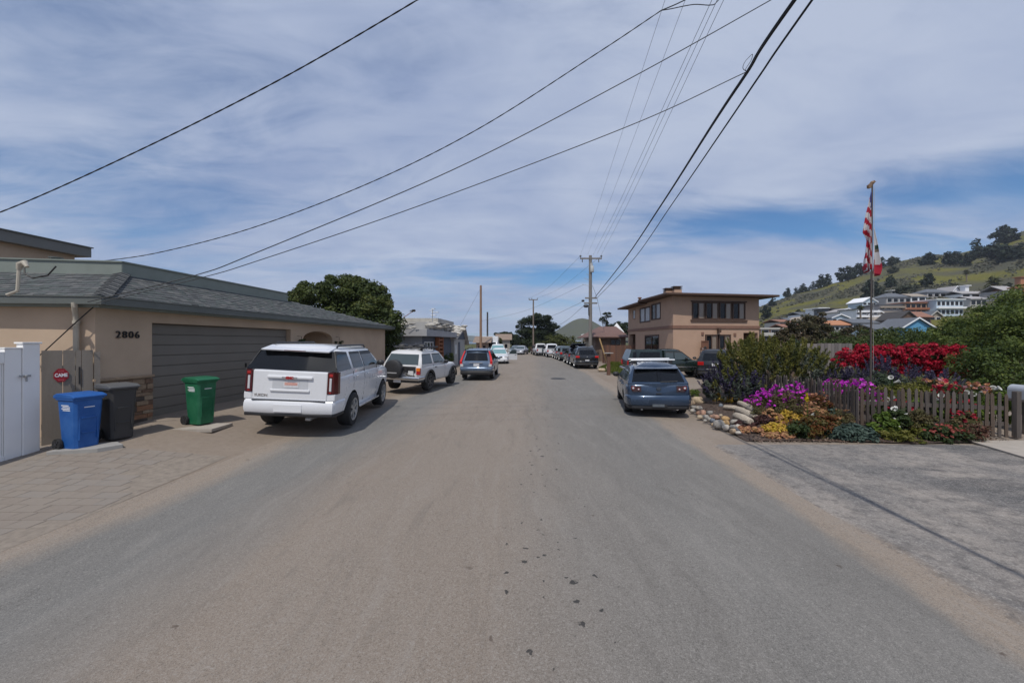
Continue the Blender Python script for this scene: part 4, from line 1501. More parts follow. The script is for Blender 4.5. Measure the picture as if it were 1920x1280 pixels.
# ---- the large white SUV in front of the garage door
WHITE = paint('white_paint', (0.70, 0.71, 0.73), 0.0, 0.3)
S = suv_spec(5.18, 1.92, 1.90, 2.95, 1.13, 0.40, 0.28, 1.36, 0.30, 1.22, 0.02, 0.30, 3.05, 3.85, 0.76, rear_t=0.92, rim=ALLOY, spokes=6, dbl=True, tail_drop=0.07, side=BOX_SIDE, gap=0.07, wi=-0.035)
hd = Vector((-0.093, 1)).normalized()
ax = Vector((-4.86, 9.28))
rear = ax - hd * 1.13
c = Car('suv', 'large white SUV parked in front of the taupe garage door', 'SUV', S, WHITE, (rear.x, rear.y, 0.115), hd, roll=-0.055)
c.end_glass(-0.915, 0.915, 1.375, 1.80, inset=0.115, off=0.012)
c.side_glass([[(0.035, 1.375), (1.0, 1.385), (0.96, 1.77), (0.275, 1.80)], [(1.16, 1.385), (1.98, 1.385), (1.92, 1.77), (1.16, 1.77)], [(2.07, 1.385), (3.40, 1.385), (3.33, 1.43), (2.90, 1.77), (2.02, 1.77)]])
c.end_glass(-0.78, 0.78, 1.41, 1.78, rear=False, inset=0.08)
# roof spoiler with the high brake light
q = MB(); q.prism([(-0.70, 0.10, 1.80), (-0.70, 0.55, 1.89), (-0.70, 0.55, 1.86), (-0.70, 0.12, 1.765)], (1.40, 0, 0)); q.build('spoiler', WHITE, c.root, bevel=0.012)
c.box('brake_light', -0.22, 0.22, 0.088, 0.13, 1.782, 1.797, glassmat('dull_red_lens', (0.10, 0.02, 0.025), 0.2), 0.003)
for sx in (-1, 1):
    q = MB(); q.tube([(sx * 0.67, 0.62, 1.86), (sx * 0.67, 0.72, 1.925), (sx * 0.67, 2.7, 1.93), (sx * 0.67, 2.82, 1.87)], 0.022, 8)
    q.build('roof_rail', BLKPL, c.root, True)
# tailgate
q = MB(); q.box(-0.755, 0.755, -0.032, 0.03, 0.74, 1.355)
tg = q.build('tailgate', WHITE, c.root, bevel=0.02)
q = MB(); q.box(-0.36, 0.36, -0.036, -0.03, 0.98, 1.20); q.build('plate_recess', M('recess_white', (0.52, 0.53, 0.55), 0.4, var=0.03), tg, bevel=0.004)
q = MB(); q.box(-0.46, 0.46, -0.075, -0.03, 1.195, 1.26); q.build('trim_bar', WHITE, tg, bevel=0.02)
q = MB(); q.box(-0.40, 0.40, -0.06, -0.03, 0.92, 0.975); q.build('trim_bar', WHITE, tg, bevel=0.015)
q = MB(); q.box(-0.155, 0.155, -0.083, -0.07, 1.195, 1.245); q.build('emblem_back', CHROME, tg, bevel=0.006)
c.text('emblem', 'GMC', 0, 1.22, -0.085, 0.068, M('emblem_red', (0.35, 0.01, 0.01), 0.4), par=tg, bold=0.006)
c.text('emblem', 'YUKON', -0.58, 0.835, -0.034, 0.075, CHROME, par=tg, bold=0.004)
q = MB(); q.box(-0.74, 0.74, -0.05, -0.02, 0.735, 0.765); q.build('sill_trim', CHROME, tg, bevel=0.006)
c.plate(0.02, 1.09, -0.037, mat=PLATE)
q = MB(); q.box(-0.11, 0.15, -0.046, -0.043, 1.06, 1.12); q.build('plate_print', M('plate_smear', (0.6, 0.33, 0.28), 0.5, var=0.2, scale=40), c.root)
for sx in (-1, 1):
    q = MB()
    q.prism([(sx * 0.80, -0.035, 0.76), (sx * 0.985, -0.005, 0.78), (sx * 1.005, 0.17, 0.82), (sx * 0.995, 0.16, 1.20), (sx * 0.96, 0.0, 1.24), (sx * 0.80, -0.035, 1.24)], (0, 0, 0)) if False else None
    vs = []
    for z in (0.90, 1.365):
        k = 1.0 if z < 1 else 0.985
        vs += [(sx * 0.76, -0.045, z), (sx * 0.895 * k, -0.035, z), (sx * 0.955 * k, 0.06, z), (sx * 0.962 * k, 0.16, z), (sx * 0.9, 0.16, z), (sx * 0.76, 0.05, z)]
    q.add(vs, [tuple(range(6)), tuple(range(6, 12))] + [(i, (i + 1) % 6, 6 + (i + 1) % 6, 6 + i) for i in range(6)])
    me = fix_normals(q.mesh('tail_light', glassmat('dark_red_lens', (0.065, 0.005, 0.006), 0.1)))
    tl = link('tail_light', me, c.root)
    for z0, z1, mt_ in ((0.96, 1.24, CLEAR), (0.915, 0.94, REDL)):
        q = MB(); a, b_ = sorted((sx * 0.80, sx * 0.845)); q.box(a, b_, -0.052, -0.03, z0, z1); q.build('lens', mt_, tl, bevel=0.008)
    q = MB(); a, b_ = sorted((sx * 0.79, sx * 0.865)); q.box(a, b_, -0.048, -0.03, 1.27, 1.33); q.build('lens', REDL, tl, bevel=0.008)
c.bumper('rear_bumper', 0.475, 0.745, 0.1, WHITE, proud=0.07)
c.bumper('rear_valance', 0.405, 0.478, 0.1, SOOT, proud=0.05, wk=0.985)
c.box('step_pad', -0.74, 0.74, -0.085, 0.0, 0.735, 0.75, SOOT, 0.005)
for sx in (-1, 1):
    a, b_ = sorted((sx * 0.752, sx * 0.925)); q = MB(); q.box(a, b_, -0.03, 0.2, 0.74, 0.905); q.build('bumper_corner', WHITE, c.root, bevel=0.03)
c.box('tow_cover', -0.28, 0.28, -0.108, -0.08, 0.50, 0.66, WHITE, 0.006)
c.box('running_board', 0.86, 0.99, 1.62, 3.55, 0.36, 0.41, CHROME, 0.015, both=True)
c.box('exhaust', 0.30, 0.42, 0.05, 0.5, 0.30, 0.37, GALV, 0.02)
c.mirrors(3.25, 1.40, BLKPL)
c.handles([(1.35, 1.19), (2.32, 1.18)], WHITE)
c.seams([1.12, 2.03, 3.3], 0.5, 1.32)
c.box('fuel_door', 0.955, 0.962, 0.75, 0.93, 0.94, 1.08, WHITE, 0.004)

# ---- the older white two-door off-roader with the spare wheel on its tail
WHITE2 = paint('chalky_white_paint', (0.62, 0.62, 0.62), 0.0, 0.45)
S = suv_spec(4.3, 1.69, 1.66, 2.65, 0.92, 0.375, 0.26, 1.08, 0.34, 1.05, 0.03, 0.36, 2.35, 3.0, 0.66, rear_t=0.96, rim=DARKRIM, side=BOX_SIDE, gap=0.08, wi=-0.02)
hd = Vector((0.20, 0.98)).normalized()
rear = Vector((-4.22, 16.0)) - hd * 0.9
c = Car('off_roader', 'old white two-door off-roader with a covered spare wheel on its tail', 'SUV', S, WHITE2, (rear.x, rear.y, 0.10), hd, roll=-0.03)
c.end_glass(-0.70, 0.70, 1.10, 1.50, inset=0.10, mat=GLASSC)
c.side_glass([[(0.20, 1.12), (1.18, 1.12), (1.18, 1.50), (0.40, 1.50)], [(1.36, 1.12), (2.55, 1.12), (2.14, 1.50), (1.36, 1.50)]], GLASSC)
c.end_glass(-0.66, 0.66, 1.12, 1.52, rear=False, mat=GLASSC, inset=0.06)
q = MB(); q.box(-0.62, 0.62, -0.02, 0.03, 0.80, 1.03); q.build('tail_panel', SOOT, c.root, bevel=0.01)
for sx in (-1, 1):
    a, b_ = sorted((sx * 0.66, sx * 0.82))
    q = MB(); q.box(a, b_, -0.03, 0.06, 0.72, 0.98); tl = q.build('tail_light', REDL, c.root, bevel=0.01)
    q = MB(); q.box(a, b_, -0.034, 0.05, 0.86, 0.985); q.build('lens', AMBER, tl, bevel=0.008)
sp = MB()
mw = Matrix.Translation((-0.22, -0.16, 0.92)) @ Matrix.Rotation(R(90), 4, 'X')
sp.lathe([(0.30, -0.13), (0.36, -0.10), (0.37, 0.0), (0.36, 0.1), (0.30, 0.13), (0.1, 0.135)], 28, mw)
spw = sp.build('spare_wheel', BLKPL, c.root, True)
q = MB(); q.box(-0.42, -0.02, -0.302, -0.295, 0.76, 0.80); q.build('cover_print', M('grey_print', (0.35, 0.35, 0.36), 0.5), spw)
q = MB(); q.tube([(0.6, -0.03, 0.66), (0.3, -0.08, 0.7), (0.05, -0.09, 0.92)], 0.025, 8); q.tube([(0.3, -0.08, 0.7), (0.3, -0.08, 1.0)], 0.02, 8); q.build('wheel_carrier', SOOT, c.root, True)
q = MB(); q.box(0.33, 0.55, -0.05, -0.02, 0.62, 0.86); q.build('side_panel', WHITE2, c.root, bevel=0.008)
c.bumper('rear_bumper', 0.50, 0.64, 0.1, CHROME, proud=0.12)
c.bumper('rear_valance', 0.40, 0.502, 0.1, SOOT, proud=0.07, wk=0.97)
c.plate(-0.1, 0.47, -0.10, mat=PLATE)
for k in range(2):
    for sx in (-1, 1):
        q = MB(); q.box(sx * 0.55 - 0.03, sx * 0.55 + 0.03, 0.6 + k * 1.3, 0.7 + k * 1.3, 1.64, 1.72); q.build('rack_foot', SOOT, c.root)
q = MB()
for y in (0.55, 0.95, 1.35, 1.75, 2.15): q.tube([(-0.6, y, 1.76), (0.6, y, 1.76)], 0.03, 6)
for x_ in (-0.6, 0.6): q.tube([(x_, 0.5, 1.78), (x_, 2.2, 1.78)], 0.035, 6)
q.build('roof_rack', SOOT, c.root, True)
bags = []
for k, (x_, y, r_) in enumerate(((-0.35, 0.8, 0.1), (0.05, 0.75, 0.08), (0.35, 1.1, 0.11), (-0.1, 1.5, 0.1), (0.42, 0.7, 0.06))):
    q = MB(); q.ell((x_, y, 1.76 + r_ * 0.5), (r_ * 1.8, r_ * 2.2, r_), 9, 6, wob=0.3); q.build('strapped_load', SOOT, c.root, True)
c.mirrors(2.42, 1.12, SOOT)
c.handles([(1.5, 0.95)], SOOT)
c.seams([1.28, 2.55], 0.5, 1.05)
for sx in (-1, 1):
    for y in (0.92, 3.57):
        q = MB()
        pts = []
        for k in range(13):
            an = math.pi * k / 12
            pts.append((sx * 0.86, y + 0.47 * math.cos(an), 0.39 + 0.47 * math.sin(an)))
        q.tube(pts, 0.035, 6); q.build('arch_flare', SOOT, c.root, True)

# ---- the steel blue crossover
STEEL = paint('steel_blue_paint', (0.12, 0.17, 0.25), 0.35, 0.3)
S = suv_spec(4.5, 1.80, 1.66, 2.62, 0.95, 0.345, 0.225, 1.00, 0.26, 0.98, 0.06, 0.42, 2.55, 3.55, 0.62, rear_t=0.90)
hd = Vector((0.045, 1)).normalized()
pr = G(896, 711, 0.03)
c = Car('crossover', 'steel blue crossover with tall red tail lights parked beyond the off-roader', 'SUV', S, STEEL, (pr.x - 0.05, pr.y - 0.55, 0.04), hd)
c.end_glass(-0.64, 0.64, 1.03, 1.45, inset=0.10)
c.side_glass([[(0.35, 1.04), (1.15, 1.02), (1.15, 1.47), (0.6, 1.45)], [(1.22, 1.02), (2.05, 1.02), (2.0, 1.48), (1.22, 1.48)], [(2.12, 1.02), (3.25, 1.02), (2.5, 1.48), (2.08, 1.48)]])
c.end_glass(-0.70, 0.70, 1.05, 1.5, rear=False, inset=0.08)
for sx in (-1, 1):
    q = MB()
    vs = []
    for z, xa, xb in ((0.80, 0.72, 0.86), (1.0, 0.76, 0.87), (1.25, 0.715, 0.80), (1.55, 0.625, 0.69)):
        ya = -0.02 if z <= 1.0 else c.cyr(0.7, z) - 0.02
        vs += [(sx * xa, ya, z), (sx * xb, ya + 0.05, z), (sx * xb, ya + 0.2, z), (sx * xa, ya + 0.12, z)]
    fs = [(0, 1, 2, 3), (12, 13, 14, 15)] + [(r_ * 4 + i, r_ * 4 + (i + 1) % 4, r_ * 4 + 4 + (i + 1) % 4, r_ * 4 + 4 + i) for r_ in range(3) for i in range(4)]
    q.add(vs, fs)
    link('tail_light', fix_normals(q.mesh('tail_light', BRRED)), c.root)
    a, b_ = sorted((sx * 0.68, sx * 0.84)); q = MB(); q.box(a, b_, -0.045, 0.02, 0.72, 0.86); q.build('reverse_light', CLEAR, c.root, bevel=0.01)
c.box('spoiler', -0.60, 0.60, 0.28, 0.6, 1.56, 1.60, STEEL, 0.015)
c.bumper('rear_bumper', 0.50, 0.70, 0.1, STEEL, proud=0.09)
c.bumper('rear_valance', 0.30, 0.502, 0.1, SOOT, proud=0.07, wk=0.98)
c.box('trim_bar', -0.36, 0.36, -0.05, 0.0, 0.90, 0.94, CHROME, 0.008)
c.plate(0.02, 0.82, -0.02)
c.mirrors(2.95, 1.04, STEEL)
c.handles([(1.4, 0.9), (2.3, 0.9)], STEEL)
c.seams([1.18, 2.08, 3.1], 0.45, 0.98)
for sx in (-1, 1):
    q = MB(); q.tube([(sx * 0.55, 0.6, 1.66), (sx * 0.55, 0.75, 1.71), (sx * 0.55, 2.4, 1.71), (sx * 0.55, 2.5, 1.66)], 0.02, 6); q.build('roof_rail', SOOT, c.root, True)

# ---- the blue hatchback on the right with roof bars
BLUE = paint('slate_blue_paint', (0.026, 0.052, 0.098), 0.4, 0.25)
S = suv_spec(4.42, 1.76, 1.46, 2.64, 0.88, 0.325, 0.22, 0.94, 0.20, 0.86, 0.06, 0.50, 2.15, 3.3, 0.60, rear_t=0.84, spokes=5, rim=DARKRIM, tail_drop=0.10, clip=True)
hd = Vector((0.20, 0.98)).normalized()
ra = (G(1174, 768) + G(1287, 781)) / 2
rear = Vector((ra.x, ra.y)) - hd * 0.85
c = Car('hatchback', 'slate blue hatchback with silver roof bars parked beside the flower bed', 'hatchback', S, BLUE, (rear.x + 0.02, rear.y + 0.1, 0.0), hd, roll=0.02)
c.end_glass(-0.69, 0.69, 0.985, 1.305, inset=0.09)
c.side_glass([[(0.45, 1.0), (1.05, 0.97), (1.05, 1.28), (0.75, 1.26)], [(1.12, 0.97), (1.85, 0.97), (1.8, 1.32), (1.12, 1.3)], [(1.92, 0.97), (3.0, 0.97), (2.15, 1.32), (1.88, 1.32)]], mat=GLASSC)
c.end_glass(-0.66, 0.66, 0.98, 1.34, rear=False, inset=0.1)
q = MB()
q.prism([(-0.585, 0.30, 1.335), (-0.575, 0.75, 1.425), (-0.575, 0.75, 1.40), (-0.585, 0.32, 1.31)], (1.17, 0, 0)); q.build('spoiler', BLUE, c.root, bevel=0.01)
for sx in (-1, 1):
    # round twin lenses in a dark cluster
    q = MB()
    vs = []
    for z in (0.72, 0.885):
        vs += [(sx * 0.46, -0.012, z), (sx * 0.66, -0.008, z), (sx * 0.79, 0.10, z), (sx * 0.80, 0.2, z), (sx * 0.6, 0.2, z), (sx * 0.46, 0.1, z)]
    q.add(vs, [tuple(range(6)), tuple(range(6, 12))] + [(i, (i + 1) % 6, 6 + (i + 1) % 6, 6 + i) for i in range(6)])
    tl = link('tail_light', fix_normals(q.mesh('tail_light', glassmat('smoked_lens', (0.05, 0.03, 0.035), 0.1))), c.root)
    for x_, y, z, r_, m_ in ((0.53, -0.016, 0.79, 0.042, glassmat('deep_red_lens', (0.14, 0.02, 0.02), 0.15)), (0.53, -0.024, 0.79, 0.024, CLEAR), (0.67, 0.0, 0.82, 0.06, glassmat('deep_red_lens', (0.14, 0.02, 0.02), 0.15)), (0.67, -0.010, 0.82, 0.03, CLEAR)):
        q = MB(); q.lathe([(r_, 0), (r_ * 0.9, 0.012), (r_ * 0.4, 0.02)], 16, Matrix.Translation((sx * x_, y, z)) @ Matrix.Rotation(R(90), 4, 'X')); q.build('lens', m_, tl, True)
    a, b_ = sorted((sx * 0.43, sx * 0.64)); q = MB(); q.box(a, b_, -0.105, -0.06, 0.455, 0.495); q.build('reflector', REDL, c.root, bevel=0.006)
    q = MB(); q.tube([(sx * 0.46, -0.06, 0.26), (sx * 0.46, 0.2, 0.26)], 0.035, 10); q.build('exhaust_tip', CHROME, c.root, True)
c.bumper('rear_bumper', 0.36, 0.63, 0.1, BLUE, proud=0.10)
c.bumper('rear_valance', 0.25, 0.362, 0.1, SOOT, proud=0.06, wk=0.95)
q = MB(); q.box(-0.20, 0.20, -0.112, -0.09, 0.32, 0.47); q.build('plate_recess', SOOT, c.root, bevel=0.01)
c.plate(-0.03, 0.40, -0.112, mat=M('dull_plate', (0.10, 0.115, 0.13), 0.5, var=0.2, scale=30))
q = MB(); q.lathe([(0.052, 0), (0.045, 0.012), (0.01, 0.014)], 18, Matrix.Translation((0, -0.012, 0.80)) @ Matrix.Rotation(R(90), 4, 'X') @ Matrix.Diagonal((1.25, 1, 1, 1))); q.build('badge', M('dark_badge', (0.08, 0.10, 0.13), 0.25, 0.6), c.root, True)
q = MB(); q.box(-0.07, 0.07, -0.02, 0.0, 0.655, 0.68); q.build('tailgate_handle', SOOT, c.root, bevel=0.006)
q = MB(); q.tube([(0.06, 0.04, 0.985), (0.50, 0.065, 1.0)], 0.012, 6); q.build('rear_wiper', SOOT, c.root)
SILV = M('silver_bar', (0.72, 0.73, 0.75), 0.3, 0.5, var=0.04)
for y in (0.95, 1.75):
    q = MB(); q.tube([(-0.62, y, 1.545), (0.62, y, 1.545)], 0.024, 8); rb = q.build('roof_bar', SILV, c.root, True)
    for sx in (-1, 1):
        q = MB(); q.box(sx * 0.5 - 0.05, sx * 0.5 + 0.05, y - 0.04, y + 0.04, 1.43, 1.54); q.build('bar_foot', SOOT, rb, bevel=0.01)
c.mirrors(2.62, 0.98, SOOT)
c.handles([(1.25, 0.83), (2.05, 0.83)], BLUE)
c.seams([1.08, 1.9, 2.85], 0.4, 0.9)
# ---- generic rear details for the cars further off
def rear_kit(c, paintm, zt, glass_z, lamp=(0.62, 0.84, 0.72, 0.9), lampm=REDL, plate_z=0.75, bump=(0.42, 0.62), mats=(None, SOOT), gw=0.62, valance=True):
    c.end_glass(-gw, gw, glass_z[0], glass_z[1], inset=0.09)
    x0, x1, z0, z1 = lamp
    for sx in (-1, 1):
        a, b_ = sorted((sx * x0 * c.W / 1.8, sx * x1 * c.W / 1.8))
        q = MB(); q.box(a, b_, -0.03, 0.12, z0, z1); q.build('tail_light', lampm, c.root, bevel=0.015)
    c.bumper('rear_bumper', bump[0], bump[1], 0.1, mats[0] or paintm, proud=0.08)
    if valance: c.bumper('rear_valance', bump[0] - 0.14, bump[0] + 0.002, 0.1, mats[1], proud=0.06, wk=0.97)
    c.plate(0, plate_z, -0.03 if plate_z > bump[1] else -0.10)

# ---- dark SUV first in the row on the right
BLK = paint('black_paint', (0.012, 0.014, 0.017), 0.2, 0.25)
S = suv_spec(4.43, 1.81, 1.67, 2.6, 0.92, 0.35, 0.23, 1.02, 0.24, 0.98, 0.08, 0.5, 2.4, 3.4, 0.60, rear_t=0.9, spokes=5)
rc = G(1098, 690.5)
c = Car('compact_suv', 'black compact SUV nearest in the row parked on the right', 'SUV', S, BLK, (rc.x - 0.02, rc.y - 0.75, 0.02), (0.03, 1))
rear_kit(c, BLK, 1.02, (1.05, 1.42), (0.58, 0.86, 0.84, 0.98), BRRED, 0.62, (0.42, 0.6))
c.side_glass([[(0.45, 1.05), (1.15, 1.04), (1.15, 1.45), (0.75, 1.42)], [(1.22, 1.04), (2.0, 1.04), (1.95, 1.48), (1.22, 1.47)], [(2.07, 1.04), (3.1, 1.04), (2.35, 1.48), (2.03, 1.48)]])
c.end_glass(-0.68, 0.68, 1.06, 1.5, rear=False, inset=0.08)
q = MB(); q.lathe([(0.06, 0), (0.05, 0.012)], 16, Matrix.Translation((0, -0.02, 0.90)) @ Matrix.Rotation(R(90), 4, 'X')); q.build('badge', CHROME, c.root)
c.mirrors(2.75, 1.06, BLK)
for sx in (-1, 1):
    q = MB(); q.tube([(sx * 0.56, 0.7, 1.66), (sx * 0.56, 0.8, 1.71), (sx * 0.56, 2.3, 1.71), (sx * 0.56, 2.4, 1.66)], 0.02, 6); q.build('roof_rail', CHROME, c.root, True)

# ---- the row beyond it
def row_car(name, label, L, W, H, pm, xl, py_base, head, lampm=REDL, lamp=(0.6, 0.84, 0.75, 0.95), gz_=None, grp='vehicles parked in a row on the right of the street', cat='car', zb=None):
    zb = zb or H * 0.61
    S = suv_spec(L, W, H, L * 0.6, 0.85, 0.34, 0.22, zb, 0.22, zb - 0.06, 0.06, 0.42, L * 0.52, L * 0.76, W * 0.35, rear_t=0.92, spokes=5)
    p = G(xl, py_base)
    c = Car(name, label, cat, S, pm, (p.x + W / 2, p.y - 0.8, 0.01), head, grp)
    rear_kit(c, pm, zb, (zb + 0.04, H - 0.22), lamp, lampm, zb - 0.25)
    ym = L * 0.52
    c.side_glass([[(0.4, zb + 0.03), (1.1, zb + 0.03), (1.1, H - 0.2), (0.65, H - 0.22)], [(1.17, zb + 0.03), (ym - 0.35, zb + 0.03), (ym - 0.4, H - 0.19), (1.17, H - 0.19)], [(ym - 0.28, zb + 0.03), (ym + 0.75, zb + 0.03), (ym + 0.05, H - 0.19), (ym - 0.33, H - 0.19)]])
    c.end_glass(-W * 0.38, W * 0.38, zb + 0.04, H - 0.18, rear=False, inset=0.08)
    c.mirrors(ym + 0.4, zb + 0.05, pm)
    return c
CHAR = paint('charcoal_paint', (0.014, 0.017, 0.021), 0.3, 0.3)
TEAL = paint('grey_green_paint', (0.06, 0.085, 0.095), 0.4, 0.3)
SILVER = paint('silver_paint', (0.22, 0.25, 0.27), 0.5, 0.3)
NAVY = paint('dark_blue_paint', (0.02, 0.03, 0.05), 0.3, 0.3)
c = row_car('wagon', 'dark blue wagon with its tailgate raised behind the black compact SUV', 4.5, 1.8, 1.55, NAVY, 1062.5, 683.5, (0.03, 1))
# raised tailgate
q = MB()
q.prism([(-0.72, 0.55, 1.50), (-0.66, -0.55, 1.88), (0.66, -0.55, 1.88), (0.72, 0.55, 1.50)], (0, 0.015, 0.05)); tgm = q.build('raised_tailgate', NAVY, c.root, bevel=0.02)
q = MB(); q.prism([(-0.55, 0.1, 1.635), (-0.5, -0.4, 1.81), (0.5, -0.4, 1.81), (0.55, 0.1, 1.635)], (0, -0.006, -0.02)); q.build('tailgate_glass', GLASS, tgm)
row_car('estate_car', 'grey green estate car third in the row on the right', 4.4, 1.75, 1.58, TEAL, 1047.5, 676.5, (0.02, 1), BRRED)
row_car('estate_car', 'silver grey hatchback fourth in the row on the right', 4.2, 1.72, 1.55, SILVER, 1040, 673.2, (0.0, 1), BRRED)

def pickup(name, label, pm, xl, py_base, head, grp, L=5.3, W=1.85, H=1.78, tailm=None, load=None):
    S = dict(L=L, W=W, H=H, wb=L * 0.61, roh=1.15, tr=0.37, tw=0.24, rim=ALLOY, spokes=6)
    w = W / 2
    S['top'] = [(0, 1.03), (0.05, 1.05), (L * 0.37, 1.05), (L * 0.39, 1.08), (L * 0.74, 1.08), (L - 0.4, 1.02), (L - 0.05, 0.95), (L, 0.75)]
    S['plan'] = [(0, w * 0.96), (0.08, w * 0.985), (0.5, w), (L - 0.8, w), (L - 0.2, w * 0.93), (L, w * 0.82)]
    S['low'] = [(0, 0.56), (0.5, 0.45), (1.6, 0.36), (L - 0.5, 0.36), (L, 0.42)]
    S['cab'] = (L * 0.375, L * 0.41, L * 0.60, L * 0.74, 1.08, H - 0.08, w * 0.95, w * 0.74)
    S['side'] = BOX_SIDE
    p = G(xl, py_base)
    c = Car(name, label, 'pickup', S, pm, (p.x + W / 2, p.y - 1.0, 0.01), head, grp)
    c.end_glass(-0.62, 0.62, 1.14, H - 0.16, inset=0.06)
    c.end_glass(-0.66, 0.66, 1.12, H - 0.16, rear=False, inset=0.06)
    y0 = L * 0.4
    c.side_glass([[(y0 + 0.08, 1.12), (y0 + 0.55, 1.12), (y0 + 0.55, H - 0.17), (y0 + 0.15, H - 0.17)], [(y0 + 0.62, 1.12), (L * 0.71, 1.12), (L * 0.60, H - 0.17), (y0 + 0.62, H - 0.17)]])
    q = MB(); q.box(-w * 0.78, w * 0.78, -0.03, 0.02, 0.62, 1.05); tg_ = q.build('tailgate', tailm or pm, c.root, bevel=0.015)
    q = MB(); q.box(-w * 0.82, w * 0.82, 0.06, L * 0.37 - 0.05, 1.045, 1.085); q.build('bed_cover', SOOT, c.root)
    for sx in (-1, 1):
        a, b_ = sorted((sx * w * 0.81, sx * w * 0.97)); q = MB(); q.box(a, b_, -0.03, 0.05, 0.72, 1.0); q.build('tail_light', REDL, c.root, bevel=0.01)
    c.bumper('rear_bumper', 0.46, 0.60, 0.1, CHROME, proud=0.13)
    c.plate(0, 0.54, -0.14)
    c.mirrors(L * 0.70, 1.14, SOOT)
    return c
GRP = 'vehicles parked in a row on the right of the street'
c = pickup('pickup_truck', 'white pickup with a dark rear window parked beyond the dark cars', WHITE, 1024.5, 669.5, (-0.04, 1), GRP)
q = MB(); q.box(-0.2, 0.2, -0.035, -0.03, 0.8, 0.9); q.build('emblem', SOOT, c.root)
c = pickup('pickup_truck', 'white pickup with a bicycle carrier furthest along the right row', WHITE2, 1005.5, 667.0, (-0.08, 1), GRP)
q = MB()
for x_ in (0.1, 0.6):
    mw = Matrix.Translation((x_, -0.35, 0.85)) @ Matrix.Rotation(R(90), 4, 'X')
    q.lathe([(0.33, -0.02), (0.35, 0), (0.33, 0.02), (0.30, 0)], 16, mw)
q.tube([(0.1, -0.35, 0.85), (0.35, -0.35, 1.2), (0.6, -0.35, 0.85)], 0.02, 6)
bk = thing('bicycle', 'dark bicycle hung on the tail of the furthest white pickup', 'bicycle', c.root.location)
bk.rotation_mode = 'QUATERNION'; bk.rotation_quaternion = c.root.rotation_quaternion
q.build('frame', TEAL, bk)
row_car('compact_car', 'rusty red car at the far end of the right row', 4.2, 1.72, 1.6, paint('rust_red_paint', (0.13, 0.035, 0.025), 0.1, 0.5), 1000, 664.5, (-0.1, 1))

# ---- the left side: cars facing us
def front_kit(c, pm, zh):
    for sx in (-1, 1):
        a, b_ = sorted((sx * 0.50 * c.W / 1.8, sx * 0.84 * c.W / 1.8))
        q = MB(); q.box(a, b_, c.L - 0.28, c.L - 0.02, 0.60, 0.74); q.build('headlight', CLEAR, c.root, bevel=0.02)
    c.bumper('front_bumper', 0.24, 0.55, 0.1, pm, rear=False, proud=0.06)
    q = MB(); q.box(-0.30, -0.02, c.L - 0.02, c.L + 0.05, 0.56, 0.70); q.box(0.02, 0.30, c.L - 0.02, c.L + 0.05, 0.56, 0.70); q.build('grille', SOOT, c.root, bevel=0.012)
    q = MB(); q.box(-0.55, 0.55, c.L + 0.04, c.L + 0.075, 0.28, 0.36); q.build('air_intake', SOOT, c.root)
def facing_car(name, label, L, W, H, pm, pxc, py_base, head, deck=True, cat='car', grp=None):
    zb = H * 0.62
    S = dict(L=L, W=W, H=H, wb=L * 0.6, roh=L * 0.2, tr=0.33, tw=0.22, spokes=6)
    w = W / 2
    if deck: S['top'] = [(0, zb - 0.05), (0.1, zb), (L * 0.2, zb + 0.01), (L * 0.62, zb - 0.02), (L * 0.7, zb - 0.04), (L - 0.5, zb - 0.14), (L - 0.1, zb - 0.22), (L, zb - 0.36)]
    else: S['top'] = [(0, zb - 0.03), (0.1, zb), (L * 0.7, zb - 0.02), (L - 0.45, zb - 0.1), (L - 0.1, zb - 0.2), (L, zb - 0.36)]
    S['plan'] = [(0, w * 0.88), (0.1, w * 0.95), (0.5, w), (L - 0.9, w), (L - 0.3, w * 0.95), (L - 0.06, w * 0.85), (L, w * 0.74)]
    S['low'] = [(0, 0.34), (0.5, 0.2), (L - 0.5, 0.2), (L, 0.28)]
    S['cab'] = ((L * 0.13 if deck else 0.06), (L * 0.27 if deck else 0.35), L * 0.53, L * 0.70, zb, H - 0.07, w * 0.95, w * 0.68)
    p = G(pxc, py_base)
    h = Vector(head).normalized()
    c = Car(name, label, cat, S, pm, (p.x - h.x * (L - 0.7), p.y - h.y * (L - 0.7), 0.01), head, grp)
    c.end_glass(-w * 0.78, w * 0.78, zb + 0.03, H - 0.12, rear=False, mat=M('windscreen_sunshade', (0.16, 0.30, 0.31), 0.2, var=0.15, spec=0.8) if 'open' in label else GLASSC, inset=0.12)
    c.end_glass(-w * 0.7, w * 0.7, zb + 0.03, H - 0.12, inset=0.1)
    c.side_glass([[(L * 0.2, zb + 0.03), (L * 0.37, zb + 0.02), (L * 0.37, H - 0.13), (L * 0.29, H - 0.14)], [(L * 0.385, zb + 0.02), (L * 0.64, zb + 0.02), (L * 0.53, H - 0.13), (L * 0.385, H - 0.13)]])
    front_kit(c, pm, zb)
    c.mirrors(L * 0.6, zb + 0.05, pm)
    return c
c = facing_car('sedan', 'white sedan facing us with its driver door open on the left', 4.5, 1.78, 1.44, WHITE, 936, 681.5, (0.03, -1))
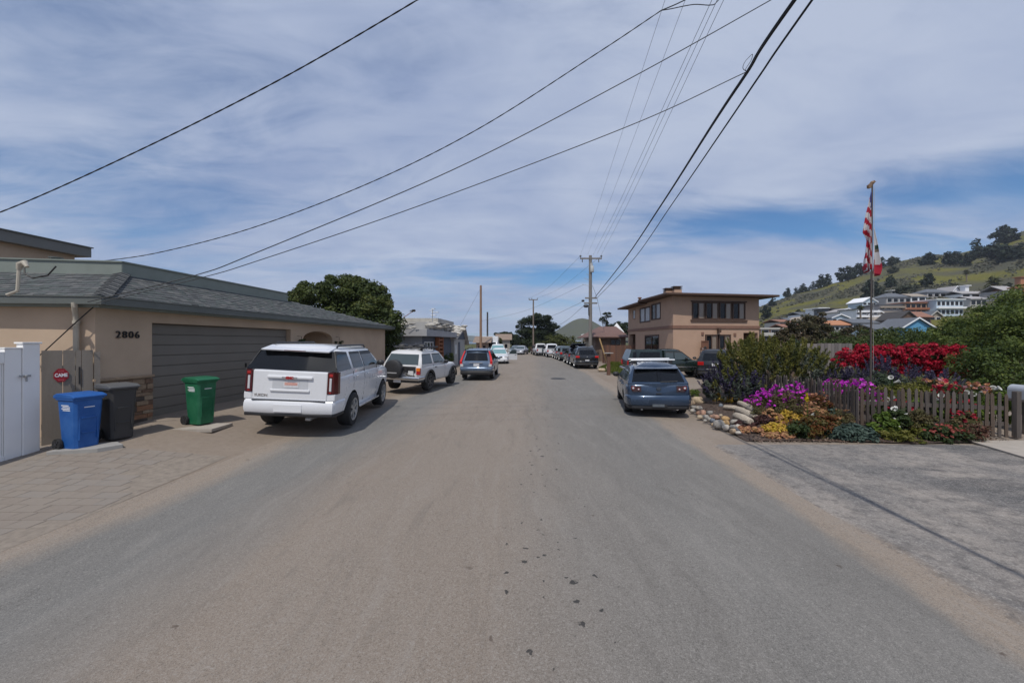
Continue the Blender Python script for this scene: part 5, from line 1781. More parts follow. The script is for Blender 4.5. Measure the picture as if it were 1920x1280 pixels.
# open front door on the street side (car's left)
L = 4.5
dq = MB()
dq.prism([(0, 0, 0.30), (0, -1.05, 0.30), (0, -1.05, 0.86), (0, 0, 0.88)], (0.06, 0, 0))
dm = dq.mesh('open_door', WHITE)
dob = link('open_door', fix_normals(dm), c.root)
dob.location = (-0.88, L * 0.64, 0)
dob.rotation_euler = (0, 0, R(-58))
dw = MB(); dw.prism([(0.02, -0.05, 0.89), (0.02, -1.0, 0.87), (0.0, -0.95, 1.28), (0.0, -0.45, 1.28)], (0.02, 0, 0)); dw.build('door_window', GLASSC, dob)
dw = MB(); dw.box(-0.02, 0.0, -0.95, -0.75, 0.74, 0.78); dw.build('door_handle', CHROME, dob)
facing_car('suv', 'white SUV just behind the white sedan with the open door', 4.7, 1.9, 1.78, WHITE, 933, 675.2, (0.02, -1), deck=False, cat='SUV')
facing_car('sedan', 'pale silver sedan at the far end of the street on the left', 4.5, 1.75, 1.42, paint('pale_silver_paint', (0.42, 0.44, 0.48), 0.3, 0.3), 973, 664.8, (-0.25, -1))
facing_car('sedan', 'grey sedan just left of the pale silver sedan at the street end', 4.5, 1.75, 1.42, SILVER, 963.5, 664.2, (-0.2, -1))
# white box truck
p = G(917, 672)
bt = thing('box_truck', 'white box truck behind the steel blue crossover', 'truck', (p.x, p.y, 0))
q = MB(); q.box(-1.05, 1.05, 1.6, 5.2, 0.75, 2.75); q.build('cargo_box', WHITE, bt, bevel=0.03)
q = MB(); q.prism([(-0.95, 0, 0.5), (-0.95, 0, 1.15), (-0.95, 0.35, 1.3), (-0.95, 0.75, 2.05), (-0.95, 1.58, 2.1), (-0.95, 1.58, 0.5)], (1.9, 0, 0)); cb_ = q.build('cab', WHITE, bt, bevel=0.05)
q = MB(); q.prism([(-0.82, 0.34, 1.33), (-0.82, 0.70, 2.0), (0.82, 0.70, 2.0), (0.82, 0.34, 1.33)], (0, -0.03, 0.01)); q.build('windscreen', GLASS, cb_)
q = MB(); q.box(-0.7, 0.7, -0.03, 0.0, 0.7, 1.0); q.build('grille', SOOT, cb_, bevel=0.01)
for y in (0.7, 4.2):
    for sx in (-1, 1):
        mw = Matrix.Translation((sx * 0.85, y, 0.4)) @ Matrix.Rotation(R(90), 4, 'Y')
        q = MB(); q.lathe([(0.3, -0.13), (0.4, -0.12), (0.4, 0.12), (0.3, 0.13)], 18, mw); q.build('wheel', BLACK, bt, True)

# ---- dark green pickup with a camper shell, side on before the brown house
DGREEN = paint('dark_green_paint', (0.008, 0.02, 0.018), 0.2, 0.25)
L, W, H = 5.1, 1.75, 1.66
S = dict(L=L, W=W, H=H, wb=3.0, roh=1.15, tr=0.36, tw=0.23, rim=ALLOY, spokes=5, side=BOX_SIDE)
w = W / 2
S['top'] = [(0, 1.0), (0.06, 1.03), (3.6, 1.03), (3.75, 1.02), (4.6, 0.96), (5.0, 0.88), (5.1, 0.7)]
S['plan'] = [(0, w * 0.96), (0.08, w * 0.985), (0.5, w), (4.2, w), (4.9, w * 0.92), (5.1, w * 0.8)]
S['low'] = [(0, 0.52), (0.5, 0.42), (1.6, 0.33), (4.6, 0.33), (5.1, 0.4)]
S['cab'] = (2.0, 2.06, 3.05, 3.75, 1.03, H - 0.07, w * 0.95, w * 0.74)
pf = G(1317, 708.5)
hd = Vector((1, -0.06)).normalized()
rear = Vector((pf.x, pf.y + 0.9)) - hd * 4.15
c = Car('pickup_truck', 'dark green pickup with a tinted camper shell, side on before the brown house', 'pickup', S, DGREEN, (rear.x, rear.y, 0.0), hd)
c.side_glass([[(2.2, 1.06), (2.62, 1.06), (2.62, 1.5), (2.2, 1.5)], [(2.7, 1.06), (3.6, 1.06), (3.08, 1.5), (2.7, 1.5)]], mat=GLASSC)
c.end_glass(-0.64, 0.64, 1.08, 1.52, rear=False, inset=0.06)
q = MB()
vs = []
for z, k in ((1.03, 0.95), (1.52, 0.82), (1.63, 0.70)):
    y0 = 0.03 + (z - 1.03) * 0.35
    vs += [(-w * k, y0, z), (w * k, y0, z), (w * k, 1.99, z), (-w * k, 1.99, z)]
q.add(vs, [(0, 1, 2, 3), (8, 9, 10, 11)] + [(r_ * 4 + i, r_ * 4 + (i + 1) % 4, r_ * 4 + 4 + (i + 1) % 4, r_ * 4 + 4 + i) for r_ in range(2) for i in range(4)])
shell = link('camper_shell', fix_normals(q.mesh('camper_shell', DGREEN)), c.root)
for sx in (-1, 1):
    def kx(z): return w * (0.95 - 0.13 * (z - 1.03) / 0.49) + 0.004
    for ya, yb in ((0.62, 1.86), (0.22, 0.5)):
        pts = [(sx * kx(z), y, z) for y, z in ((ya + (0.06 if ya < 0.5 else 0), 1.1), (yb, 1.1), (yb, 1.48), (ya + 0.12, 1.48))]
        q = MB(); q.prism(pts, (-sx * 0.012, 0, 0)); link('shell_window', fix_normals(q.mesh('shell_window', GLASS)), shell)
c.bumper('rear_bumper', 0.44, 0.58, 0.1, CHROME, proud=0.12)
for sx in (-1, 1):
    a, b_ = sorted((sx * 0.72, sx * 0.85)); q = MB(); q.box(a, b_, -0.03, 0.05, 0.7, 0.98); q.build('tail_light', REDL, c.root, bevel=0.01)
    a, b_ = sorted((sx * (w - 0.005), sx * (w + 0.012))); q = MB(); q.box(a, b_, 2.1, 4.2, 0.62, 0.66); q.build('side_strip', CHROME, c.root)
c.mirrors(3.3, 1.1, SOOT); c.handles([(2.3, 0.93)], CHROME); c.seams([2.1, 3.4], 0.45, 1.0)

# ---- dark SUV half hidden by the bush
hd = Vector((0.42, 0.9)).normalized()
S = suv_spec(4.6, 1.78, 1.66, 2.65, 0.95, 0.35, 0.23, 1.02, 0.24, 0.98, 0.07, 0.45, 2.5, 3.5, 0.62, rear_t=0.9)
p = G(1337, 712)
c = Car('compact_suv', 'near black SUV half hidden behind the olive bush', 'SUV', S, CHAR, (p.x, p.y - 0.2, 0.0), hd)
rear_kit(c, CHAR, 1.02, (1.05, 1.45), (0.55, 0.86, 0.8, 1.0), REDL, 0.84, (0.45, 0.62))
c.side_glass([[(0.4, 1.05), (1.15, 1.04), (1.15, 1.46), (0.7, 1.42)], [(1.22, 1.04), (2.05, 1.04), (2.0, 1.48), (1.22, 1.47)], [(2.12, 1.04), (3.2, 1.04), (2.45, 1.48), (2.08, 1.48)]])
c.mirrors(2.85, 1.06, CHAR)
for sx in (-1, 1):
    q = MB(); q.tube([(sx * 0.56, 0.7, 1.65), (sx * 0.56, 0.8, 1.70), (sx * 0.56, 2.4, 1.70), (sx * 0.56, 2.5, 1.65)], 0.02, 6); q.build('roof_rail', CHROME, c.root, True)
# ================================================================== the two-storey brown house on the right
bh = thing('brown_house', 'two-storey tan stucco house with brown trim and a flat overhanging roof', 'house', (11.7, 28, 0))
H0, HR, HL = Vector((11.75, 28, 0)), Vector((18.65, 29.0, 0)), Vector((11.5, 38, 0))
TAN = M('tan_stucco', (0.45, 0.30, 0.215), 0.92, var=0.05, scale=1.2, bump=0.3, bscale=60)
TAN2 = M('tan_siding', (0.43, 0.29, 0.21), 0.9, var=0.06, scale=1.2, bump=0.25, bscale=60)
BRN = M('brown_trim', (0.085, 0.05, 0.036), 0.7, var=0.12)
BRN2 = M('belt_brown', (0.22, 0.12, 0.085), 0.7, var=0.1)
fr_f, L_f = frame_of(H0, HR)
fr_s, L_s = frame_of(HL, H0)
HB = Vector((18.4, 38.8, 0))
fr_e, L_e = frame_of(HR, HB); fr_k, L_k = frame_of(HB, HL)
BZ, TZ2 = 3.16, 5.42
def fs_(px, A=H0, u=fr_f[1]):
    """distance along the wall (A, u) at which photo column px crosses it"""
    t = (px - CX) / F
    return (t * A.y - A.x) / (u.x - t * u.y)
uw0, uw1 = fs_(1297), fs_(1398)
lw0, lw1 = fs_(1322), fs_(1371)
dr0, dr1 = fs_(1394), fs_(1421)
def ss_(px): return fs_(px, HL, fr_s[1])
mb = MB()
wall_mesh(mb, fr_f, L_f, -0.3, BZ, [(lw0, lw1, 1.25, 2.62), (dr0, min(dr1, L_f - 0.1), 0.1, 2.75)], 0.35)
wall_mesh(mb, fr_s, L_s, -0.3, BZ, [(ss_(1209), ss_(1236), 1.2, 2.65), (ss_(1180), ss_(1191.5), 0.1, 2.8)], 0.35)
wall_mesh(mb, fr_e, L_e, -0.3, BZ); wall_mesh(mb, fr_k, L_k, -0.3, BZ)
mb.build('lower_wall', TAN, bh, world=True)
mb = MB()
off = fr_f[2] * 0.02
wall_mesh(mb, fr_f, L_f, BZ, TZ2, [(uw0, uw1, 3.72, 5.0)], 0.18)
wall_mesh(mb, fr_s, L_s, BZ, TZ2, [(ss_(1199.5), ss_(1219.5), 3.75, 5.1), (ss_(1221), ss_(1239), 3.85, 5.2), (ss_(1186), ss_(1192), 4.2, 5.1)], 0.18)
wall_mesh(mb, fr_e, L_e, BZ, TZ2); wall_mesh(mb, fr_k, L_k, BZ, TZ2)
mb.build('upper_wall', TAN2, bh, world=True)
# recess backs and inner floor
mb = MB(); mb.fbox(fr_f, dr0 - 0.1, L_f - 0.05, 0.0, 2.8, -1.2, -1.1); mb.build('porch_wall', BRN2, bh, world=True)
mb = MB(); mb.fbox(fr_s, ss_(1180) - 0.1, ss_(1191.5) + 0.1, 0.0, 2.85, -1.2, -1.1); mb.build('porch_wall', BRN2, bh, world=True)
mb = MB(); mb.fbox(fr_f, dr0 + 0.15, dr0 + 1.0, 0.1, 2.2, -1.1, -1.06); mb.build('front_door', BRN, bh, world=True)
# belt course, roof
mb = MB()
for k, (fr, L) in enumerate(((fr_f, L_f), (fr_s, L_s), (fr_e, L_e), (fr_k, L_k))):
    mb.fbox(fr, -0.06 + 0.002 * k, L + 0.06, BZ - 0.11 - 0.002 * k, BZ + 0.11 + 0.002 * k, -0.02, 0.06)
mb.build('belt_course', BRN2, bh, world=True)
mb = MB()
def rp(v, o, z): return Vector((v.x, v.y, z))
c0 = H0 + Vector((-0.85, -0.9, 0)); c1 = HR + Vector((0.95, -0.9, 0)); c2 = HB + Vector((0.95, 0.8, 0)); c3 = HL + Vector((-0.85, 0.8, 0))
cm0 = c0.lerp(c3, 0.50); cm1 = c1.lerp(c2, 0.50)
mb.prism([rp(c0, 0, 5.42), rp(c1, 0, 5.36), rp(cm1, 0, 5.42), rp(cm0, 0, 5.48)], (0, 0, 0.15))
mb.prism([rp(cm0, 0, 5.34), rp(cm1, 0, 5.33), rp(c2, 0, 5.30), rp(c3, 0, 5.30)], (0, 0, 0.15))
mb.build('roof', BRN, bh, bevel=0.02, world=True)
pan = [CURT, GLASS]
w = (uw1 - uw0) / 4
for i in range(4): window(bh, fr_f, uw0 + i * w + 0.03, uw0 + (i + 1) * w - 0.03, 3.74, 4.99, BRN, GLASS, 2, 1, 0.07, gmats=[GLASS, CURT])
mb = MB(); mb.fbox(fr_f, uw0 - 0.1, uw1 + 0.1, 3.58, 3.70, 0.0, 0.09); mb.fbox(fr_f, uw0 - 0.08, uw1 + 0.08, 5.005, 5.10, 0.0, 0.05)
mb.build('window_ledge', BRN, bh, world=True)
w = (lw1 - lw0) / 2
for i in range(2): window(bh, fr_f, lw0 + i * w + 0.05, lw0 + (i + 1) * w - 0.05, 1.27, 2.6, BRN, GLASS, 2, 1, 0.08, gmats=[GLASS, CURT])
window(bh, fr_s, ss_(1199.5) + .03, ss_(1219.5) - .03, 3.77, 5.08, BRN, GLASS, 2, 1, 0.1, gmats=[M('blind', (0.35, 0.36, 0.38), 0.3, spec=0.7)])
window(bh, fr_s, ss_(1221) + .03, ss_(1239) - .03, 3.87, 5.18, BRN, GLASS, 2, 1, 0.1, gmats=[GLASS, M('blind_pale', (0.3, 0.31, 0.33), 0.3, spec=0.7)])
window(bh, fr_s, ss_(1186) + .03, ss_(1192) - .03, 4.22, 5.08, TAN2, M('frosted', (0.33, 0.36, 0.38), 0.3), 1, 2, 0.06)
window(bh, fr_s, ss_(1209) + .03, ss_(1236) - .03, 1.22, 2.63, BRN, GLASS, 2, 1, 0.1)
# two flues and a vent on the roof
for px, py0, py1, d in ((1253, 549, 540, 29.5), (1268.5, 548, 536.5, 29)):
    b0 = P(px, py0, d); t0 = P(px, py1, d); hh = t0.z - 5.6
    q = MB(); q.box(b0.x - 0.28, b0.x + 0.28, d - 0.28, d + 0.28, 5.55, 5.6 + hh * 0.55); fl = q.build('chimney', TAN, bh, world=True)
    q = MB()
    for k in range(3):
        z = 5.6 + hh * (0.6 + 0.15 * k)
        q.box(b0.x - 0.30 - 0.03 * (k == 2), b0.x + 0.30 + 0.03 * (k == 2), d - 0.3, d + 0.3, z, z + hh * 0.06)
    q.box(b0.x - 0.2, b0.x + 0.2, d - 0.2, d + 0.2, 5.6 + hh * 0.55, 5.6 + hh * 0.9)
    q.build('chimney_cap', BRN, fl, world=True)
pv = P(1199.5, 569, 36.5); q = MB(); q.lathe([(0.12, 0), (0.12, 0.5), (0.2, 0.5), (0.2, 0.56), (0.03, 0.62)], 10, Matrix.Translation(pv)); q.build('roof_vent', BRN2, bh, True, world=True)
# lamps and medallions on the front
for px, py in ((1317, 625.5), (1377.5, 627)):
    s = fs_(px); z = 2.1 + (640 - py) / F * 28.5
    q = MB(); q.fbox(fr_f, s - 0.1, s + 0.1, z - 0.12, z + 0.12, 0.0, 0.06); q.build('wall_lamp', BRN2, bh, bevel=0.02, world=True)
s = fs_(1345.5); q = MB(); q.fbox(fr_f, s - 0.1, s + 0.1, 2.75, 3.1, 0.06, 0.3); q.build('lantern', BRN, bh, bevel=0.03, world=True)
# carved screen standing in front of the wall
s0, s1 = fs_(1310), fs_(1323)
q = MB()
for a, b_ in ((s0, s0 + 0.07), (s1 - 0.07, s1)): q.fbox(fr_f, a, b_, 0, 2.15, 0.3, 0.36)
q.fbox(fr_f, s0, s1, 2.08, 2.15, 0.29, 0.37); q.fbox(fr_f, s0 + 0.07, s1 - 0.07, 0.1, 2.08, 0.32, 0.34)
sc_ = tag(q.build('garden_screen', M('redbrown_wood', (0.17, 0.08, 0.05), 0.7, var=0.15), None, world=True), 'brown wooden screen with an oval emblem by the tan wall', 'screen')
q = MB(); m_ = fr_f[0] + fr_f[1] * (s0 + s1) / 2 + fr_f[2] * 0.35 + Vector((0, 0, 1.55))
q.lathe([(0.13, 0), (0.08, 0.03)], 14, facing(m_, fr_f[1], fr_f[2]) @ Matrix.Diagonal((1, 1.6, 1, 1))); q.build('oval_emblem', IRON, sc_, world=True)

# ---- low brown wing and plank fence left of it
lh = thing('low_house', 'low brown house with a shallow reddish roof behind the plank fence', 'house', (8, 41, 0))
q0, q1 = Vector((8.9, 41, 0)), Vector((11.9, 40.2, 0))
fr, L = frame_of(q0, q1)
BRW = M('brown_boards', (0.15, 0.105, 0.08), 0.85, var=0.12, scale=2)
mb = MB(); wall_mesh(mb, fr, L, -0.2, 2.55, [(1.55, 2.6, 1.5, 2.35)]); fr2, L2 = frame_of(q0 + Vector((0.3, 8, 0)), q0); wall_mesh(mb, fr2, L2, -0.2, 2.55); mb.build('wall', BRW, lh, world=True)
window(lh, fr, 1.57, 2.58, 1.52, 2.33, BRN, GLASS, 2, 1, 0.07)
mb = MB()
a, b_, c_, d_ = q0 + Vector((-0.6, -0.7, 2.5)), q1 + Vector((0.2, -0.7, 2.5)), q1 + Vector((0.2, 4.5, 3.75)), q0 + Vector((1.4, 4.5, 3.75))
e_ = q0 + Vector((-0.6, 8, 2.5))
mb.prism([a, b_, c_, d_], (0, 0, 0.1)); mb.prism([e_, a, d_], (0, 0, 0.1)); mb.build('roof', M('reddish_shingle', (0.16, 0.095, 0.08), 0.9, var=0.2, scale=6, bump=0.4, bscale=30), lh, world=True)
def plank_fence(name, label, p0, p1, h, w, mat, gap=0.012, cat='fence', z0=0.0, jag=0.02, group=None, thick=0.025, post_mat=None):
    f = thing(name, label, cat, p0, 0, group)
    fr, L = frame_of(p0, p1)
    ms = []
    for k in range(3):
        q = MB(); q.add([(0, -thick, 0), (w - gap, -thick, 0), (w - gap, 0, 0), (0, 0, 0), (0, -thick, 1), (w - gap, -thick, 1), (w - gap, 0, 1), (0, 0, 1)],
                        [(3, 2, 1, 0), (4, 5, 6, 7), (0, 1, 5, 4), (1, 2, 6, 5), (2, 3, 7, 6), (3, 0, 4, 7)])
        ms.append(q.mesh('plank', mat[k % len(mat)]))
    s = 0
    while s < L - w * 0.5:
        hh = h + random.uniform(-jag, jag)
        mw = Matrix((fr[1], -fr[2], Vector((0, 0, 1)))).transposed().to_4x4()
        pt = fr[0] + fr[1] * s
        mw.translation = pt - Vector(p0) + Vector((0, 0, gz(pt.x, pt.y) + z0)) - fr[2] * random.uniform(0, 0.006)
        mw = mw @ Matrix.Diagonal((1, 1, hh, 1))
        link('plank', random.choice(ms), f, mw=mw)
        s += w
    q = MB()
    for z in (0.35, h * 0.8): q.fbox(fr, 0, L, z0 + z, z0 + z + 0.08, -0.1, -0.035)
    q.build('rail', mat[0], f, world=True)
    return f
REDB = [M('fence_brown_%s' % n, c, 0.85, var=0.14, scale=5, sc=(1, 1, 0.2)) for n, c in (('red', (0.155, 0.075, 0.05)), ('mid', (0.13, 0.068, 0.048)), ('dark', (0.11, 0.06, 0.045)))]
plank_fence('plank_fence', 'reddish brown plank fence before the low brown house', Vector((8.75, 37.2, 0)), Vector((12.3, 36.3, 0)), 1.75, 0.2, REDB, 0.015)
# pale little shed beside the utility pole
sh = thing('shed', 'pale cream shed with a dark door by the utility pole', 'shed', (8, 44, 0))
p0, p1 = G(1096, 674), G(1122, 674)
p0 = Vector((8.3, 44, 0)); p1 = Vector((10.0, 43.6, 0)); fr, L = frame_of(p0, p1)
q = MB(); q.fbox(fr, 0, L, 0, 2.15, -2.5, 0); q.build('wall', M('cream_boards', (0.46, 0.42, 0.34), 0.85, var=0.08), sh, world=True)
q = MB(); O_ = fr[0]; q.prism([O_ + fr[1] * -0.15 + fr[2] * 0.15 + Vector((0, 0, 2.15)), O_ + fr[1] * (L + 0.15) + fr[2] * 0.15 + Vector((0, 0, 2.35)), O_ + fr[1] * (L + 0.15) - fr[2] * 2.6 + Vector((0, 0, 2.35)), O_ + fr[1] * -0.15 - fr[2] * 2.6 + Vector((0, 0, 2.15))], (0, 0, 0.08)); q.build('roof', M('tan_roof', (0.3, 0.25, 0.19), 0.9), sh, world=True)
q = MB(); q.fbox(fr, L - 0.3, L - 0.02, 0, 2.0, 0.0, 0.02); q.build('door', IRON, sh, world=True)
# long pale awning bar beyond, with its tent peak
aw = thing('boat_boom', 'long pale boat spar lying above the cypress hedge behind the pole', 'spar', P(1090, 629, 52))
q = MB(); q.tube([(0, 0, 0), P(1125, 620.5, 52) - aw.location, P(1152, 616, 52) - aw.location], 0.13, 8); q.build('spar', M('pale_spar', (0.55, 0.56, 0.55), 0.5), aw)
q = MB(); b = P(1091, 629, 52) - aw.location; q.tube([(b.x, 0, b.z), (b.x, 0, -3)], 0.1, 6); q.build('support', GALV, aw)
tp = P(1157, 618, 55); q = MB(); q.add([(tp.x - 0.9, 54.5, tp.z - 0.4), (tp.x + 0.9, 54.5, tp.z - 0.4), (tp.x + 0.9, 56, tp.z - 0.4), (tp.x - 0.9, 56, tp.z - 0.4), (tp.x, 55.2, tp.z + 1.0)], [(0, 1, 4), (1, 2, 4), (2, 3, 4), (3, 0, 4), (3, 2, 1, 0)])
tag(q.build('tent_roof', M('white_canvas', (0.7, 0.7, 0.7), 0.7)), 'small white peaked canopy behind the reddish roof', 'canopy')

# ---- mailbox post and stones on the verge
mp = thing('sign_post', 'short brown post with a flat pale top on the verge', 'post', G(1141, 703))
d0 = mp.location.y
q = MB(); q.box(-0.10, 0.10, -0.08, 0.08, 0, 1.35); q.build('post', REDB[1], mp, bevel=0.01)
q = MB(); q.box(-0.26, 0.26, -0.2, 0.2, 1.35, 1.40); q.build('top', M('weathered_top', (0.33, 0.31, 0.29), 0.8), mp, bevel=0.01)
q = MB(); pa, pb = P(1124, 634, d0 + 0.3) - mp.location, P(1137, 676, d0 + 0.3) - mp.location
q.tube([pa, pb], 0.045, 6); lp = tag(q.build('leaning_pole', M('yellow_pine', (0.42, 0.27, 0.12), 0.7, var=0.1), None, loc=mp.location), 'pale yellow pole leaning against the short brown post', 'pole')
lp.location = mp.location
def rock_mesh(seed, mat, name='rock'):
    r_ = random.Random(seed)
    q = MB(); q.ell((0, 0, 0), (0.5, 0.5, 0.5), 9, 6, wob=0.42, rnd=r_)
    me = q.mesh(name, mat, False)
    me.polygons.foreach_set('use_smooth', [True] * len(me.polygons))
    return me
ROCKC = {'pale grey': (0.31, 0.285, 0.25), 'tan': (0.38, 0.28, 0.185), 'buff': (0.42, 0.33, 0.225), 'rusty pink': (0.36, 0.215, 0.15), 'blue grey': (0.16, 0.18, 0.21), 'cream': (0.42, 0.34, 0.24), 'mid grey': (0.24, 0.225, 0.205), 'golden': (0.42, 0.27, 0.125), 'white': (0.42, 0.385, 0.335)}
ROCKM = {k: M('rock_' + k.replace(' ', '_'), v, 0.85, var=0.32, scale=7, bump=0.5, bscale=25) for k, v in ROCKC.items()}
def rock(px, py, wpx, hpx, col, label, z=None, group='stones edging the flower bed', seed=0, dpx=None):
    z = 0.0 if z is None else z
    p = G(px, py + hpx * 0.42, z)
    sc = p.y / F
    o = link('rock', rock_mesh(seed + int(px * 7 + py), ROCKM[col]))
    o.scale = (wpx * sc, (dpx or wpx * 0.8) * sc, hpx * sc * 1.15)
    o.location = (p.x, p.y + 0.1, z + hpx * sc * 0.40)
    o.rotation_euler = (random.uniform(-0.15, 0.15), random.uniform(-0.15, 0.15), random.uniform(-0.5, 0.5))
    return tag(o, label, 'rock', group)
rock(1129, 694, 16, 7, 'buff', 'flat buff rock beside the short brown post on the verge', group='rocks at the foot of the verge post')
rock(1141, 691, 9, 13, 'tan', 'upright tan rock at the foot of the verge post', group='rocks at the foot of the verge post')
# manhole in the street
p = G(1046, 710); q = MB(); q.lathe([(0.42, 0.0), (0.42, 0.022), (0.40, 0.024)], 24, Matrix.Translation((p.x, p.y, -0.004))); mh = tag(q.build('manhole_cover', IRON), 'dark round manhole cover in the middle distance of the street', 'manhole')

# ================================================================== grey house with the shaggy roof on the left
gh = thing('grey_house', 'low grey house with pale crumbling roof edges and a blue street front', 'house', (-7, 26, 0))
GREYW = M('light_grey_wall', (0.30, 0.31, 0.325), 0.85, var=0.04)
BLUW = M('slate_blue_wall', (0.085, 0.10, 0.13), 0.85, var=0.08)
PALEW = M('pale_grey_wall', (0.36, 0.355, 0.345), 0.85, var=0.05)
g0 = Vector((-9.6, 25.2, 0)); g1 = Vector((-5.85, 25, 0)); g2 = Vector((-5.25, 33.2, 0))
fa, La = frame_of(g0, g1); fb, Lb = frame_of(g1, g2)
mb = MB(); wall_mesh(mb, fa, La, -0.1, 2.45); mb.build('side_wall', GREYW, gh, world=True)
mb = MB(); wall_mesh(mb, fb, Lb, -0.1, 2.45, [(0.4, 2.6, 0.95, 2.1)]); mb.build('street_wall', BLUW, gh, world=True)
window(gh, fb, 0.42, 2.58, 0.97, 2.08, M('white_frame', (0.6, 0.6, 0.6), 0.5), GLASSC, 3, 2, 0.07)
RUSTW = M('redwood_slats', (0.26, 0.095, 0.04), 0.7, var=0.2, scale=5)
for s in (3.0, 4.15):
    mb = MB(); mb.fbox(fb, s, s + 0.12, 0.5, 2.4, 0.04, 0.34)
    ww = mb.build('slat_post', RUSTW, gh, world=True)
for k in range(6):
    q = MB(); q.fbox(fb, 3.12, 4.15, 0.75 + 0.28 * k, 0.86 + 0.28 * k, 0.08, 0.30); q.build('slat', RUSTW, ww, world=True)
# flat front roof with fascia
FASC = M('grey_fascia', (0.33, 0.33, 0.34), 0.7, var=0.06)
mb = MB()
mb.prism([Vector((-9.7, 24.75, 2.45)), Vector((-5.45, 24.55, 2.45)), Vector((-4.75, 33.0, 2.45)), Vector((-9.7, 33, 2.45))], (0, 0, 0.42)); mb.build('roof', FASC, gh, world=True)
# shaggy pale roof behind: rows of rough stones
mb = MB()
mb.prism([Vector((-10.5, 26, 2.88)), Vector((-5.6, 26, 2.88)), Vector((-5.2, 33, 2.88)), Vector((-10.5, 33, 2.88))], (0, 0, 0.55)); mb.build('upper_roof', PALEW, gh, world=True)
ROOFST = M('bleached_roof_slab', (0.47, 0.445, 0.40), 0.95, var=0.25, scale=4, bump=0.6, bscale=12)
rs = []
for k in range(4):
    q = MB(); rr = random.Random(k); q.ell((0, 0, 0), (0.5, 0.5, 0.5), 8, 5, wob=0.5, rnd=rr); rs.append(q.mesh('roof_slab', ROOFST))
for k in range(95):
    t = random.random()
    x_ = -10.2 + 4.9 * random.random(); y_ = random.choice((26.1, 26.6, 27.2, 27.8)) + random.random() * 0.2
    if random.random() < 0.45: y_ = 26 + 7 * random.random(); x_ = -5.5 + 0.057 * (y_ - 26) - 0.3 * random.random()
    z_ = 3.0 + 0.45 * random.random()
    link('roof_slab', random.choice(rs), gh, mw=Matrix.Translation(Vector((x_, y_, z_)) - gh.location) @ Matrix.Rotation(random.uniform(-0.3, 0.3), 4, 'Z') @ Matrix.Diagonal((random.uniform(0.5, 0.9), random.uniform(0.35, 0.6), random.uniform(0.12, 0.25), 1)))
mb = MB(); mb.prism([Vector((-10, 27.5, 3.45)), Vector((-5.3, 27.5, 3.45)), Vector((-5.0, 33, 3.45)), Vector((-10, 33, 3.45))], (0, 0, 0.32)); mb.build('parapet', M('pale_parapet', (0.42, 0.40, 0.36), 0.9, var=0.15, scale=3), gh, world=True)
# gabled street wing
g3, g4 = Vector((-5.0, 33.2, 0)), Vector((-4.6, 37.4, 0))
fg, Lg = frame_of(g3, g4)
mb = MB(); mb.fbox(fg, 0, Lg, -0.1, 2.3, -4, 0); mb.build('wing_wall', PALEW, gh, world=True)
mb = MB()
rid = 3.35
pk = fg[0] + fg[1] * (Lg * 0.72)
for s0, s1, z0_, z1_ in ((-0.4, Lg * 0.72, 2.25, rid), (Lg * 0.72, Lg + 0.5, rid, 1.75)):
    a = fg[0] + fg[1] * s0 + fg[2] * 0.35; b_ = fg[0] + fg[1] * s1 + fg[2] * 0.35
    mb.prism([Vector((a.x, a.y, z0_)), Vector((b_.x, b_.y, z1_)), Vector((b_.x, b_.y, z1_)) - fg[2] * 4.4, Vector((a.x, a.y, z0_)) - fg[2] * 4.4], (0, 0, 0.16))
mb.build('wing_roof', M('shaggy_roof', (0.40, 0.38, 0.35), 0.95, var=0.3, scale=3, bump=0.7, bscale=9), gh, world=True)
for k in range(40):
    s_ = random.uniform(-0.4, Lg * 0.72); z_ = 2.35 + (rid - 2.25) * (s_ + 0.4) / (Lg * 0.72 + 0.4) + 0.12
    pt = fg[0] + fg[1] * s_ + fg[2] * random.uniform(-0.9, 0.3) + Vector((0, 0, z_))
    link('roof_slab', random.choice(rs), gh, mw=Matrix.Translation(pt - gh.location) @ Matrix.Rotation(random.uniform(-0.4, 0.4), 4, 'Z') @ Matrix.Diagonal((0.6, 0.5, 0.22, 1)))
mb = MB(); q3 = [fg[0] + fg[1] * s + Vector((0, 0, z)) + fg[2] * 0.01 for s, z in ((0.2, 2.3), (Lg * 0.72, rid - 0.05), (Lg, 2.3))]; mb.prism(q3, fg[2] * 0.05); mb.build('gable', BLUW, gh, world=True)
mb = MB(); mb.fbox(fg, 1.5, 2.1, 0, 2.05, 0.0, 0.04); mb.build('door', BLUW, gh, world=True)
mb = MB(); mb.fbox(fg, 0.3, 0.8, 1.0, 1.8, 0.0, 0.03); mb.build('window', M('pale_pane', (0.5, 0.52, 0.55), 0.3), gh, world=True)
# planter by the door
pp = G(846, 690); pl = thing('potted_plant', 'potted grassy plant in a terracotta tub by the grey house', 'plant', (pp.x - 0.25, 30.6, 0.0))
q = MB(); q.lathe([(0.22, 0), (0.34, 0.5), (0.30, 0.5)], 14); q.build('pot', M('terracotta', (0.28, 0.12, 0.07), 0.8), pl, True)
FERN = leafmat('grassy_leaves', [(0.05, 0.08, 0.02), (0.12, 0.16, 0.04)])
foliage('foliage', [(pl.location.x, pl.location.y, 0.8, 0.45, 0.45, 0.4)], 500, 0.3, 0.14, FERN, pl, 10)
